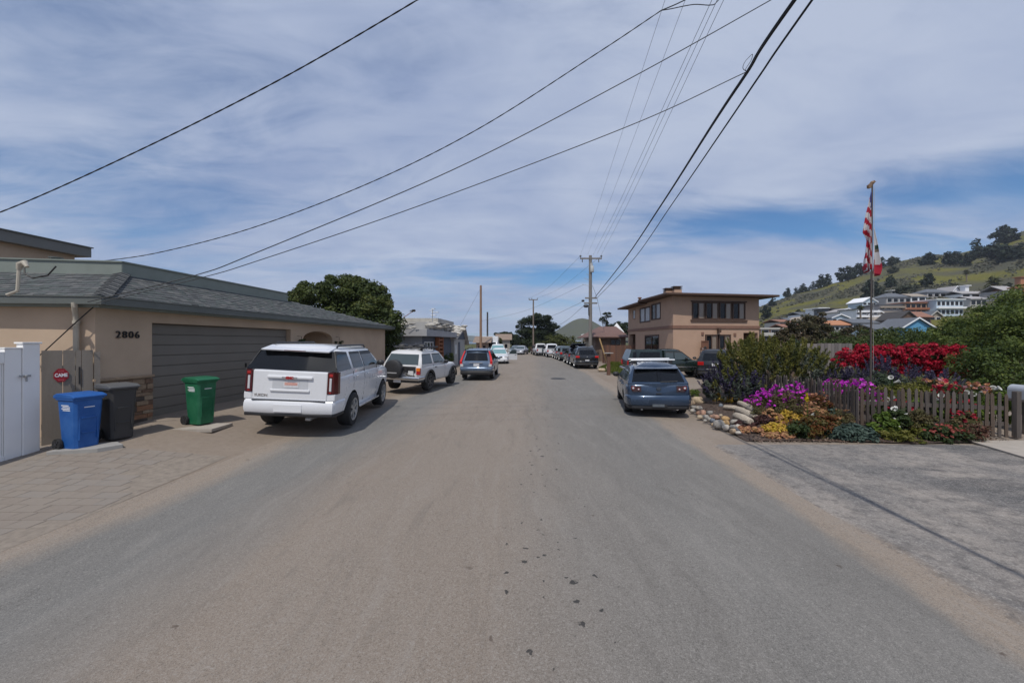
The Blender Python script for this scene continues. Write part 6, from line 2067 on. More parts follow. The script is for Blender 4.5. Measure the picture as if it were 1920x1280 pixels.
# antenna
an = thing('tv_antenna', 'tall thin television antenna mast above the grey house', 'antenna', P(811, 620, 27.5))
q = MB(); zt_ = P(811, 579, 27.5).z - an.location.z
q.tube([(0, 0, -0.4), (0, 0, zt_)], 0.03, 6); q.build('mast', GALV, an)
q = MB()
for z, x0, x1 in ((zt_, -0.1, 0.18), (zt_ - 0.12, -0.22, 0.1), (zt_ - 0.25, -0.1, 0.42), (zt_ - 0.45, -0.12, 0.25)):
    q.tube([(x0, 0, z), (x1, 0, z)], 0.022, 5); q.tube([(x1, -0.2, z), (x1, 0.2, z)], 0.014, 5)
q.build('aerial', GALV, an)
# low tan buildings further along on the left
for (x0, x1, yy, zh, zr, col, lab) in ((-4.3, -2.9, 46, 1.95, 2.75, (0.3, 0.22, 0.17), 'low tan house with a brown roof past the grey house'), (-2.9, -0.4, 74, 2.4, 3.6, (0.3, 0.28, 0.25), 'small beige house under the cypress at the street end')):
    hb = thing('far_house', lab, 'house', ((x0 + x1) / 2, yy, 0))
    q = MB(); q.box(x0, x1, yy, yy + 6, -0.1, zh); q.build('wall', M('far_wall', col, 0.9, var=0.06), hb, world=True)
    q = MB(); q.prism([(x0 - 0.4, yy - 0.4, zh), (x0 - 0.4, yy + 3, zr), (x0 - 0.4, yy + 6.4, zh)], (x1 - x0 + 0.8, 0, 0)); q.build('roof', M('far_roof', (0.24, 0.18, 0.14), 0.9, var=0.2), hb, world=True)
    for k in range(2):
        q = MB(); a = x0 + (x1 - x0) * (0.2 + 0.4 * k); q.box(a, a + (x1 - x0) * 0.2, yy - 0.03, yy, 0.9, 1.6); q.build('window', GLASS, hb, world=True)

# ================================================================== poles and wires
POLEW = M('weathered_pole', (0.17, 0.135, 0.11), 0.9, var=0.25, scale=8, sc=(1, 1, 0.1), bump=0.3)
POLEG = M('grey_pole', (0.20, 0.185, 0.17), 0.9, var=0.2, scale=8, sc=(1, 1, 0.1), bump=0.3)
POLED = M('dark_pole', (0.05, 0.05, 0.055), 0.9, var=0.2)
INSUL = M('insulator', (0.12, 0.13, 0.14), 0.3, var=0.1)
def pole(label, px, d, py_top, rb, rt, mat, arms=(), kit=None, lean=0.0):
    b = P(px, 640, d)
    t = thing('utility_pole', label, 'utility pole', (b.x, d, 0), group='utility poles along the street')
    zt = P(px, py_top, d).z
    q = MB(); q.tube([(0, 0, -0.3), (lean * 0.5, 0, zt * 0.5), (lean, 0, zt)], [rb, (rb + rt) / 2, rt], 12); q.build('shaft', mat, t, True)
    for py, x0, x1, ins in arms:
        z = P(px, py, d).z
        q = MB(); q.box(x0, x1, -0.16, -0.06, z - 0.07, z + 0.07); ar = q.build('crossarm', mat, t, bevel=0.01)
        for x_ in ins:
            q = MB(); q.lathe([(0.03, 0.07), (0.03, 0.16), (0.09, 0.17), (0.11, 0.24), (0.06, 0.32), (0.02, 0.33)], 10, Matrix.Translation((x_, -0.11, z))); q.build('insulator', INSUL, ar, True)
    return t
DM = 38.0
mainp = pole('tall utility pole with a top crossarm and transformer gear beyond the black SUV', 1107, DM, 479, 0.19, 0.15, POLEG,
             [(485, -1.05, 1.10, (-1.0, 1.05)), (559, -0.55, 0.62, ()), (568.5, -0.66, 0.66, ())])
def zpx(py, d=DM): return P(0, py, d).z
q = MB()
for x_ in (-0.82, 0.80): q.tube([(x_, -0.11, zpx(486)), (x_, -0.11, zpx(492))], 0.05, 6)
q.build('cutout_fuse', INSUL, mainp)
q = MB(); q.lathe([(0.16, 0), (0.18, 0.05), (0.18, 0.55), (0.12, 0.62)], 14, Matrix.Translation((0.12, -0.22, zpx(511)))); q.lathe([(0.13, 0), (0.13, 0.4)], 12, Matrix.Translation((0.06, -0.2, zpx(502)))); q.build('transformer', M('transformer_grey', (0.42, 0.43, 0.43), 0.5, var=0.08), mainp, True)
q = MB()
for py, x_ in ((515, -0.32), (523, -0.5), (534, -0.75)):
    z = zpx(py); q.tube([(0, -0.1, z - 0.15), (x_, -0.15, z), (x_ - 0.1, -0.15, z + 0.05)], 0.018, 5)
q.build('bracket', GALV, mainp)
q = MB(); q.ell((-0.45, -0.15, zpx(574)), (0.28, 0.14, 0.16), 8, 5, wob=0.3); q.ell((-0.75, -0.1, zpx(564)), (0.16, 0.1, 0.12), 8, 5); q.tube([(-0.2, -0.15, zpx(576)), (-0.18, -0.15, zpx(592))], 0.06, 6); q.build('splice_case', BLKPL, mainp, True)
p2 = pole('plain brown utility pole behind the steel blue crossover', 901.5, 44, 535, 0.16, 0.12, M('red_brown_pole', (0.24, 0.15, 0.10), 0.9, var=0.2, scale=8, sc=(1, 1, 0.1)))
p3 = pole('thin dark post just right of the plain brown pole', 914, 50, 585, 0.12, 0.10, POLED)
p4 = pole('tall far pole with one crossarm in front of the big cypress', 1000, 72, 561, 0.17, 0.12, POLEW, [(562, -0.85, 0.8, (-0.8, -0.3, 0.75))])
p5 = pole('smaller far pole with a short crossarm left of the cypress', 978, 86, 603, 0.2, 0.15, POLEG, [(604.5, -0.9, 0.9, ())])

CABLE = M('black_cable', (0.015, 0.017, 0.022), 0.6, var=0.1)
WIRE = M('weathered_wire', (0.06, 0.065, 0.075), 0.6, var=0.1)
def catm(pts, n=12):
    out = []
    P_ = [pts[0] * 2 - pts[1]] + pts + [pts[-1] * 2 - pts[-2]]
    for i in range(1, len(P_) - 2):
        a, b_, c_, d_ = P_[i - 1:i + 3]
        for k in range(n):
            t = k / n
            out.append(0.5 * ((2 * b_) + (c_ - a) * t + (2 * a - 5 * b_ + 4 * c_ - d_) * t * t + (3 * b_ - a - 3 * c_ + d_) * t ** 3))
    return out + [pts[-1]]
def wire(label, pts, r, mat=WIRE, twist=0.0, group='overhead wires', name='overhead_wire', n=12):
    path = catm([Vector(p_) for p_ in pts], n)
    q = MB()
    if twist:
        for ph in (0, math.pi):
            tw = []
            acc = 0
            for i, p_ in enumerate(path):
                if i: acc += (p_ - path[i - 1]).length
                an = acc / 0.55 * 2 * math.pi + ph
                t = (path[min(i + 1, len(path) - 1)] - path[max(0, i - 1)]).normalized()
                a = t.orthogonal().normalized(); b_ = t.cross(a)
                tw.append(p_ + (a * math.cos(an) + b_ * math.sin(an)) * twist)
            q.tube(tw, r, 5)
    else:
        q.tube(path, r, 6)
    return tag(q.build(name, mat, None, True), label, 'wire', group)
# service drop at the upper left, out of the picture on both sides
wire('thick twisted service cable crossing the sky at upper left', [P(-160, 445, 8.6), P(0, 398, 8.4), P(240, 292, 8.1), (P(520, 152, 7.6)), P(783, 0, 7.2), P(900, -75, 7.1)], 0.010, CABLE, 0.0045, n=40)
# second service cable, from the garage roof up to the mid span
wire('twisted service cable rising from the garage roof to the top of the sky', [P(175, 492, 10.4), P(300, 473, 10.2), P(480, 425, 9.9), P(700, 340, 9.4), P(900, 240, 9.0), P(1120, 100, 8.7), P(1240, 20, 8.5)], 0.009, CABLE, 0.004, n=40)
kn = P(1240, 20, 8.5)
wire('frayed upper tail of the twisted service cable', [kn, P(1285, 0, 8.4), P(1400, -60, 8.3)], 0.011, CABLE)
wire('slack loop hanging from the end of the twisted service cable', [kn, P(1258, 17, 8.45), P(1300, 9, 8.4), P(1332, 10, 8.4), P(1345, 3, 8.4), P(1380, -40, 8.3)], 0.009, CABLE)
E1p = Vector((-7.74, 7.0, 2.82))
wire('upper of the two straight drop wires rising from the garage eave', [E1p, P(370, 515, 8.0), P(480, 474, 8.0), P(850, 318, 8.0), P(1180, 148, 8.0), P(1446, 0, 8.0), P(1560, -66, 8.0)], 0.010, CABLE)
# the pair of heavy telephone cables running to the main pole
pm1 = Vector((mainp.location.x + 0.45, DM - 0.1, zpx(557))); pm2 = Vector((mainp.location.x + 0.62, DM - 0.1, zpx(559)))
n1, n2 = P(1490, 0, 5.25), P(1523, 0, 5.25)
k1 = Vector((3.42, -0.9, 6.92)); k2 = k1 + sd * 0.16
def mid(a, b_, t, sag):
    m_ = a.lerp(b_, t); m_.z -= sag; return m_
def pt_on(px, py, d): return P(px, py, d)
wire('thicker of the two heavy black telephone cables', [pm1, P(1170, 488, 24), P(1240, 384, 14.4), P(1335, 235, 8.6), P(1400, 137, 6.8), n1, k1, Vector((2.95, -8, 7.2))], 0.03, CABLE, name='telephone_cable', group='heavy telephone cables')
wire('slimmer right hand heavy telephone cable', [pm2, P(1183, 492, 24), P(1262, 380, 14.4), P(1360, 237, 8.6), P(1425, 141, 6.8), n2, k2, Vector((2.99, -8, 7.3))], 0.018, CABLE, name='telephone_cable', group='heavy telephone cables')
lk = P(1400, 135, 6.75)
wire('lower drop wire from the garage eave to the heavy cable', [E1p + Vector((0.1, 0.05, -0.02)), P(380, 520, 7.9), P(480, 490, 7.8), P(780, 388, 7.4), P(1180, 236, 7.0), lk], 0.008, CABLE)
wire('small loop of spare wire tied at the heavy cable', [lk, P(1393, 128, 6.75), P(1397, 116, 6.75), P(1408, 104, 6.75), P(1411, 103, 6.75), P(1408, 114, 6.75), P(1398, 130, 6.75), lk], 0.005, CABLE)
# primary conductors from the top crossarm
ta = zpx(478)
X0 = mainp.location.x
for k, (x_, px, lab) in enumerate(((0.25, 1335, 'left of the three close primary wires above the tall pole'), (0.6, 1345, 'middle of the three close primary wires above the tall pole'), (1.05, 1357, 'right of the three close primary wires above the tall pole'),
                        (-1.0, 1247, 'far left faint primary wire above the tall pole'), (-0.3, 1285, 'second faint primary wire left of the close three'))):
    a = Vector((X0 + x_, DM - 0.1, ta))
    b_ = P(px, 0, 10.0)
    e = b_ + (b_ - a).normalized() * 6
    b2 = mid(a, b_, 0.5, 0.25)
    wire(lab, [a, b2, b_, e], 0.007 if k < 3 else 0.005, WIRE, group='primary wires')
# spans between the poles, and drops beyond
far4 = p4.location
for x_, x4, z_, lab in ((-1.0, -0.8, zpx(480), 'left'), (1.05, 0.75, zpx(480), 'right')):
    a = Vector((X0 + x_, DM, z_)); b_ = Vector((far4.x + x4, 72, P(0, 559, 72).z))
    wire('%s high span from the tall pole to the far crossarm pole' % lab, [a, mid(a, b_, 0.5, 0.7), b_], 0.009, WIRE, group='spans beyond the tall pole')
a = Vector((X0 - 0.6, DM, zpx(564))); b_ = Vector((far4.x, 72, P(0, 600, 72).z)); wire('upper low cable from the tall pole across to the far pole', [a, mid(a, b_, 0.5, 0.4), b_], 0.014, WIRE, group='spans beyond the tall pole')
a = Vector((X0 - 0.6, DM, zpx(572))); b_ = P(1043, 612, 60); wire('lower cable falling from the tall pole toward the cypress', [a, mid(a, b_, 0.5, 0.25), b_], 0.016, WIRE, group='spans beyond the tall pole')
a = Vector((X0 - 0.7, DM, zpx(534))); b_ = P(902, 604, 44) + Vector((0, 0, 0)); wire('thin drop from the tall pole to the plain brown pole', [a, mid(a, b_, 0.5, 0.5), Vector((p2.location.x, 44, zpx(602, 44)))], 0.009, WIRE, group='spans beyond the tall pole')
a = Vector((p2.location.x, 44, zpx(540, 44))); wire('thin guy wire slanting left from the plain brown pole', [a, P(862, 612, 46)], 0.009, WIRE, group='spans beyond the tall pole')
a = Vector((X0 + 0.2, DM, zpx(535))); wire('thin drop from the tall pole down to the low brown house', [a, mid(a, P(1130, 588, 39), 0.5, 0.1), P(1133, 622, 41)], 0.014, WIRE, group='spans beyond the tall pole')
# ================================================================== flagpole
fp = thing('flagpole', 'slim metal flagpole standing in the garden behind the picket fence', 'flagpole', (P(1632, 640, 10.5).x, 10.5, 0.1))
zt_ = P(1634, 345, 10.5).z - 0.1
dxp = P(1635.5, 640, 10.5).x - fp.location.x
q = MB(); q.tube([(0, 0, 0), (dxp * 0.6, 0, zt_ * 0.6), (dxp, 0, zt_)], [0.026, 0.023, 0.019], 12); q.build('pole', M('bronze_pole', (0.10, 0.085, 0.075), 0.45, 0.4, var=0.15), fp, True)
GOLD = M('dull_gold', (0.22, 0.14, 0.085), 0.6, 0.2)
q = MB(); q.ell((dxp, 0, zt_ + 0.03), (0.05, 0.05, 0.05), 10, 7)
q.prism([(dxp - 0.12, -0.03, zt_ - 0.12), (dxp - 0.13, -0.03, zt_ - 0.04), (dxp + 0.03, -0.03, zt_ + 0.09), (dxp + 0.08, -0.03, zt_ + 0.05), (dxp - 0.02, -0.03, zt_ - 0.02), (dxp - 0.06, -0.03, zt_ - 0.12)], (0, 0.06, 0)); q.build('finial', GOLD, fp, True)
FR = M('flag_red', (0.33, 0.010, 0.03), 0.7, var=0.05); FW = M('flag_white', (0.50, 0.485, 0.50), 0.7, var=0.04); FB = M('flag_blue', (0.035, 0.045, 0.16), 0.7, var=0.05)
FG = M('flag_green', (0.02, 0.045, 0.03), 0.7); FBR = M('flag_brown', (0.16, 0.12, 0.09), 0.7)
def limp_flag(name, label, z0, z1, width, side, rows, colour, folds=4, ph=0.0):
    """cloth hanging limp along the pole, gathered in folds: rows run down, columns run out from the pole"""
    t = thing(name, label, 'flag', fp.location)
    nx, nz = 20, 44
    vs, fs, mi = [], [], []
    mats = [FR, FW, FB, FG, FBR]
    for j in range(nz + 1):
        v = j / nz
        z = z0 + (z1 - z0) * v
        wv = lerp_tab(width, v)
        px_ = dxp * (z / zt_)
        for i in range(nx + 1):
            s = i / nx
            fold = math.sin(s * folds * math.pi + 2.2 * v + ph)
            x = px_ + side * (0.028 + s * wv + 0.035 * fold * s * (0.4 + v))
            y = -0.02 + 0.10 * math.cos(s * folds * math.pi + 3.1 * v + ph) * (0.25 + s) * (0.3 + 0.9 * v) * min(1, wv * 5)
            vs.append((x, y, z - 0.22 * s * wv * (1 + v) + 0.05 * math.sin(5 * s + 8 * v) * s * v))
    for j in range(nz):
        for i in range(nx):
            fs.append((j * (nx + 1) + i, j * (nx + 1) + i + 1, (j + 1) * (nx + 1) + i + 1, (j + 1) * (nx + 1) + i))
            mi.append(colour((i + 0.5) / nx, (j + 0.5) / nz))
    q = MB(); q.v, q.f, q.m = vs, fs, mi
    o = q.build('cloth', mats, t, True)
    so = o.modifiers.new('thickness', 'SOLIDIFY'); so.thickness = 0.004
    return t
def stripes(s, v):
    # the hoist edge shows the blue canton, below it the stripes run slantwise down the folds
    if v < 0.27 - 0.20 * s: return 2
    k = v * 11.5 + s * (0.6 + 2.6 * v)
    return 0 if int(k) % 2 == 1 else 1
limp_flag('flag', 'limp striped red and white flag with a blue canton, upper on the flagpole', zt_ - 0.22, P(0, 505, 10.5).z - 0.1, [(0, 0.02), (0.12, 0.06), (0.3, 0.13), (0.5, 0.19), (0.6, 0.10), (0.75, 0.13), (0.92, 0.20), (1.0, 0.17)], -1, 13, stripes)
def bear(s, v):
    if v > 0.70 + 0.10 * math.sin(4 * s): return 0
    if 0.36 < v < 0.52 and 0.2 < s < 0.95: return 3 if v < 0.45 else 4
    return 1
limp_flag('flag', 'limp white flag with a red lower band, lower on the flagpole', P(0, 428, 10.5).z - 0.1, P(0, 512, 10.5).z - 0.1, [(0, 0.02), (0.3, 0.10), (0.6, 0.15), (0.85, 0.22), (1.0, 0.16)], 1, 5, bear, 3, 1.0)
q = MB(); q.tube([(dxp + 0.03, -0.03, zt_ - 0.1), (0.04, -0.04, 1.2)], 0.004, 5); q.build('halyard', M('pale_rope', (0.4, 0.38, 0.35), 0.9), fp)

# ================================================================== picket fence
PKM = [M('picket_%s' % n, c, 0.9, var=0.22, scale=6, sc=(3, 3, 0.3), bump=0.4, bscale=40) for n, c in (('grey', (0.09, 0.076, 0.068)), ('brown', (0.095, 0.07, 0.054)), ('pale', (0.12, 0.10, 0.09)), ('dark', (0.06, 0.049, 0.043)))]
pk_me = []
for m in PKM:
    q = MB()
    w, h, t = 0.06, 0.97, 0.02
    prof = [(-w / 2, 0), (w / 2, 0), (w / 2, h - 0.06), (w * 0.12, h), (-w * 0.12, h), (-w / 2, h - 0.06)]
    q.prism([(x, -t / 2, z) for x, z in prof], (0, t, 0))
    pk_me.append(fix_normals(q.mesh('picket', m)))
pf_ = thing('picket_fence', 'weathered grey picket fence round the front corner of the flower garden', 'fence', (8.15, 9.0, 0))
def picket_run(p0, p1, n_, h0=1.0, h1=1.0):
    fr, L = frame_of(p0, p1)
    for i in range(n_):
        t = i / (n_ - 1)
        pt = p0.lerp(p1, t)
        sc_ = (h0 + (h1 - h0) * t) * random.uniform(0.97, 1.04)
        mw = Matrix((fr[1], -fr[2], Vector((0, 0, 1)))).transposed().to_4x4()
        mw.translation = pt - pf_.location + Vector((0, 0, 0.04 + gz(pt.x, pt.y) * 0.5)) + fr[2] * random.uniform(-0.006, 0.006)
        mw = mw @ Matrix.Rotation(random.uniform(-0.025, 0.025), 4, 'Y') @ Matrix.Rotation(random.uniform(-0.02, 0.02), 4, 'X') @ Matrix.Diagonal((random.uniform(0.85, 1.15), 1, sc_, 1))
        link('picket', random.choice(pk_me), pf_, mw=mw)
    q = MB()
    for z in (0.28, 0.62): q.fbox(fr, 0, L, z, z + 0.085, -0.06, -0.014)
    q.build('rail', PKM[0], pf_, world=True)
K0 = Vector((8.13, 9.05, 0)); K1 = Vector((10.62, 8.25, 0)); K2 = Vector((8.05, 13.2, 0))
picket_run(K2, K0, 38)
picket_run(K0 + Vector((0.09, -0.03, 0)), K1, 24, 1.0, 0.98)
for p_ in (K0 + Vector((0.02, 0.1, 0)), K2, K0.lerp(K2, 0.5) + Vector((0.06, 0, 0)), K0.lerp(K1, 0.52) + Vector((0.03, 0.1, 0))):
    q = MB(); q.box(p_.x - 0.045, p_.x + 0.045, p_.y - 0.045, p_.y + 0.045, 0, 0.95); q.build('post', PKM[3], pf_, world=True)
gp = tag(MB().box(-0.05, 0.05, -0.05, 0.05, 0, 1.0).build('gate_post', PKM[0], None, bevel=0.01, loc=(0, 0, 0)), 'single grey post at the right edge beyond the end of the picket fence', 'post')
gp.location = (P(1906, 0, 8.25).x, 8.25, 0.03)
mbx = thing('mailbox', 'pale grey metal mailbox by the right edge behind the last post', 'mailbox', (P(1919, 0, 8.6).x + 0.08, 8.6, 0))
q = MB()
pr = [(-0.13, 0.80), (0.13, 0.80), (0.13, 1.0)] + [(0.13 * math.cos(R(a)), 1.0 + 0.12 * math.sin(R(a))) for a in range(20, 180, 20)] + [(-0.13, 1.0)]
q.prism([(x, -0.25, z) for x, z in pr], (0, 0.5, 0)); q.build('box', M('pale_grey_metal', (0.42, 0.44, 0.47), 0.4, 0.3), mbx, bevel=0.006)
q = MB(); q.box(-0.16, 0.2, -0.28, 0.28, 0.755, 0.795); q.build('shelf', PKM[2], mbx)
q = MB(); q.box(-0.05, 0.05, -0.05, 0.05, 0, 0.755); q.build('post', PKM[0], mbx)

# grey board fence behind the garden
GRYB = [M('grey_board_%s' % n, c, 0.9, var=0.18, scale=5, sc=(1, 1, 0.2), bump=0.3) for n, c in (('a', (0.17, 0.155, 0.15)), ('b', (0.135, 0.122, 0.12)), ('c', (0.20, 0.18, 0.17)))]
plank_fence('board_fence', 'tall weathered grey board fence behind the olive bush', Vector((P(1500, 0, 20).x, 20, 0)), Vector((P(1600, 0, 19.6).x, 19.6, 0)), 2.0, 0.16, GRYB, 0.01)
plank_fence('board_fence', 'dark brown board fence piece between the tan house and the olive bush', Vector((P(1405, 0, 24).x, 24, 0)), Vector((P(1500, 0, 22).x, 22, 0)), 1.85, 0.18, [BRW], 0.01)

# ================================================================== garden soil, stones, weathered logs
SOIL = M('dark_mulch', (0.085, 0.06, 0.048), 0.98, var=0.5, scale=30, bump=0.9, bscale=70, bdist=0.03)
bx = [G(1290, 741), G(1300, 770), G(1345, 800), G(1400, 828), G(1560, 829), G(1720, 833), G(1860, 831)]
outl = [(p.x, p.y) for p in bx] + [(10.8, 9.5), (12.0, 15.5), (8.0, 16), (6.2, 14.8)]
tri = tessellate_polygon([[Vector((x, y, 0)) for x, y in outl]])
bm = bmesh.new()
vv = [bm.verts.new((x, y, 0)) for x, y in outl]
for t in tri: bm.faces.new([vv[i] for i in t])
bmesh.ops.subdivide_edges(bm, edges=bm.edges[:], cuts=5, use_grid_fill=True)
for v in bm.verts:
    e = min((Vector((v.co.x, v.co.y)) - Vector(p_)).length for p_ in outl[:7])
    v.co.z = max(gz(v.co.x, v.co.y), 0) + 0.012 + 0.04 * min(1, e)
me = bpy.data.meshes.new('garden_soil'); bm.to_mesh(me); bm.free(); me.materials.append(SOIL)
tag(link('garden_soil', fix_normals(me)), kind='structure')
# scattered mulch chips
n = 3000
pts = []
while len(pts) < n:
    x_, y_ = rng.uniform(4.9, 11), rng.uniform(8.0, 12)
    if y_ > 8.1 + 0.0 and x_ > 4.95 + max(0, (8.6 - y_)) * 0.2 + (y_ - 8.2) * 0.12: pts.append((x_, y_, gz(x_, y_) + 0.055))
for _ in range(900):
    x_ = rng.uniform(5.0, 10.4); e_ = 8.12 - abs(rng.normal(0, 0.10))
    pts.append((x_, e_, gz(x_, e_) + 0.03))
n = len(pts)
nr = np.tile([[0, 0, 1.0]], (n, 1))
MUL = leafmat('mulch_chip', [(0.07, 0.045, 0.035), (0.14, 0.09, 0.065), (0.22, 0.16, 0.12)], 0)
tag(link('mulch_chips', leaf_mesh('mulch_chips', np.array(pts), nr, 0.055, 0.45, rng.uniform(0, 1, n), MUL)), kind='stuff')

RK = [ # px, py (centre), width, height, colour, label
 (1296, 735, 17, 8, 'cream', 'cream boulder furthest back in the stone border by the hatchback'),
 (1312, 752, 24, 13, 'buff', 'large buff boulder below the small succulent at the back of the border'),
 (1299, 756, 15, 9, 'tan', 'tan stone close to the hatchback tyre'),
 (1303, 765, 14, 8, 'mid grey', 'mid grey stone close to the hatchback tyre'),
 (1314, 766, 15, 8, 'pale grey', 'flat pale grey stone below the large buff boulder'),
 (1302, 771, 12, 7, 'white', 'whitish stone nearest the tyre at the kerb line'),
 (1318, 776, 19, 11, 'rusty pink', 'large rusty pink stone in the upper part of the border'),
 (1317, 783, 14, 7, 'cream', 'cream stone just below the large rusty pink stone'),
 (1327, 783, 14, 8, 'pale grey', 'pale grey stone right of the cream one on the kerb side'),
 (1334, 775, 14, 7, 'mid grey', 'mid grey stone on the mulch side of the rusty pink stone'),
 (1344, 783, 18, 9, 'rusty pink', 'orange pink stone halfway along the border'),
 (1333, 787, 9, 7, 'pale grey', 'small pale stone left of the blue grey cobble'),
 (1340, 790, 11, 8, 'blue grey', 'dark blue grey cobble halfway along the border'),
 (1352, 797, 21, 16, 'mid grey', 'biggest rounded grey cobble in the lower border'),
 (1364, 786, 15, 9, 'golden', 'golden stone on the upper side above the white cobble'),
 (1365, 795, 16, 11, 'golden', 'orange gold stone right of the biggest grey cobble'),
 (1366, 803, 14, 10, 'white', 'blotched white cobble below the orange gold stone'),
 (1382, 793, 17, 10, 'pale grey', 'pale grey stone at the foot of the weathered logs'),
 (1378, 802, 14, 8, 'mid grey', 'grey stone between the white cobble and the logs'),
 (1388, 801, 12, 7, 'white', 'flat whitish stone low by the logs'),
 (1379, 810, 13, 9, 'tan', 'tan stone near the front corner of the border'),
 (1388, 807, 12, 6, 'blue grey', 'small blue grey stone above the flat front white one'),
 (1389, 813, 13, 6, 'white', 'flat white stone at the front corner of the border'),
 (1355, 780, 8, 5, 'cream', 'tiny cream pebble on the mulch by the border'),
 (1341, 797, 9, 5, 'tan', 'small tan pebble at the kerb by the grey cobble'),
 (1326, 790, 8, 5, 'pale grey', 'small pale pebble on the kerb edge of the border'),
 (1355, 762, 8, 9, 'blue grey', 'small bluish stone standing on the mulch'),
]
for i, (px, py, w, h, cl, lab) in enumerate(RK): rock(px, py, w, h, cl, lab, 0.05, seed=i)
# weathered pale logs laid on the bed
LOGM = M('driftwood', (0.40, 0.345, 0.275), 0.9, var=0.3, scale=5, sc=(1, 6, 6), bump=0.5, bscale=20)
for (a, b_, r_, lab) in (((1358, 767), (1396, 774), 0.075, 'short pale driftwood log lying highest on the bed'),
                         ((1386, 763), (1424, 782), 0.085, 'upper long pale driftwood log above the succulents'),
                         ((1382, 773), (1420, 789), 0.09, 'thick middle driftwood log above the succulents'),
                         ((1379, 783), (1408, 795), 0.10, 'lowest pale driftwood log by the grey stones')):
    pa, pb = G(*a, 0.10), G(*b_, 0.10)
    pa.z = pb.z = 0.0
    pa.z = gz(pa.x, pa.y) + r_ + 0.04; pb.z = gz(pb.x, pb.y) + r_ + 0.03
    q = MB(); m_ = pa.lerp(pb, 0.5) + Vector((0, 0, 0.02))
    q.tube([pa, pa.lerp(pb, 0.06), m_, pa.lerp(pb, 0.95), pb], [r_ * 0.8, r_, r_ * 1.05, r_ * 0.95, r_ * 0.7], 9)
    o = tag(q.build('driftwood_log', LOGM, None, True, world=True, loc=pa), lab, 'log', 'driftwood logs on the flower bed')

# ================================================================== garden plants
def plant(name, label, cat, loc, group=None): return thing(name, label, cat, loc, 0, group)
def spikes(name, bases, dirs, length, n_leaf, size, aspect, mat, parent, radius=0.07, tone0=0.0, taper=True):
    """upright leafy or flowering spikes: leaves set round each axis"""
    pts, nr, tone, dr = [], [], [], []
    for b_, d_ in zip(bases, dirs):
        d_ = Vector(d_).normalized(); a = d_.orthogonal().normalized(); c_ = d_.cross(a)
        L_ = length * random.uniform(0.7, 1.2)
        tn = random.random()
        for _ in range(n_leaf):
            t = random.random() ** 0.8
            an = random.uniform(0, 2 * math.pi)
            rr = radius * (1 - 0.85 * t if taper else 1) * random.uniform(0.6, 1.1)
            o_ = a * math.cos(an) + c_ * math.sin(an)
            p_ = Vector(b_) + d_ * (L_ * t) + o_ * rr
            pts.append(p_); nr.append((o_ * 0.8 + d_ * 0.35).normalized()); dr.append((d_ + o_ * 0.9).normalized())
            tone.append(0.55 * tn + 0.45 * random.random())
    pts = np.array([tuple(p_) for p_ in pts]) - np.array(root_offset(parent))
    return link(name, leaf_mesh(name, pts, np.array([tuple(v) for v in nr]), size, aspect, np.array(tone), mat, 0, np.array([tuple(v) for v in dr])), parent)
ECH = leafmat('echium_leaf', [(0.03, 0.042, 0.012), (0.085, 0.095, 0.02), (0.16, 0.155, 0.032), (0.21, 0.185, 0.045)], 0.2)
ECHG = leafmat('echium_grey_leaf', [(0.05, 0.07, 0.055), (0.09, 0.11, 0.085), (0.12, 0.135, 0.10)], 0.2)
PURP = leafmat('purple_spike', [(0.028, 0.024, 0.042), (0.05, 0.042, 0.082), (0.085, 0.068, 0.135)], 0.2)
def dome_spikes(c, r, n_, zmin=-0.1, out=0.6):
    bs, dsr = [], []
    while len(bs) < n_:
        d = Vector(rng.normal(0, 1, 3)).normalized()
        if d.z < zmin: continue
        bs.append((c[0] + d.x * r[0] * 0.82, c[1] + d.y * r[1] * 0.82, c[2] + d.z * r[2] * 0.82))
        dsr.append((d.x * out, d.y * out, d.z * out + 0.75))
    return bs, dsr
# the great olive bush
ob = plant('olive_bush', 'big olive green bush of upright leafy spikes between the dark SUV and the picket fence', 'bush', (8.4, 12.9, 0.1))
mats = []
for i, (c_, r_, n_) in enumerate((((7.9, 12.6, 0.85), (1.05, 0.8, 0.95), 85), ((9.0, 12.5, 0.95), (1.15, 0.8, 0.98), 100), ((8.4, 13.1, 1.05), (1.3, 0.8, 1.05), 70), ((9.9, 12.9, 0.75), (0.75, 0.7, 0.85), 46))):
    b_, d_ = dome_spikes(c_, r_, n_)
    spikes('foliage', b_, d_, 0.52, 95, 0.10, 0.22, ECH, ob, 0.085)
    b_, d_ = dome_spikes(c_, [x * 0.8 for x in r_], n_ // 2, -0.6)
    spikes('foliage', b_, d_, 0.50, 40, 0.15, 0.2, ECHG, ob, 0.1)
q = MB()
for k in range(9):
    an = k * 0.7; q.tube([(0.1 * math.cos(an), 0.1 * math.sin(an), 0), (0.5 * math.cos(an), 0.3 * math.sin(an), 0.6), (0.9 * math.cos(an), 0.5 * math.sin(an), 1.2)], [0.04, 0.03, 0.015], 5)
q.build('stem', BRN, ob)
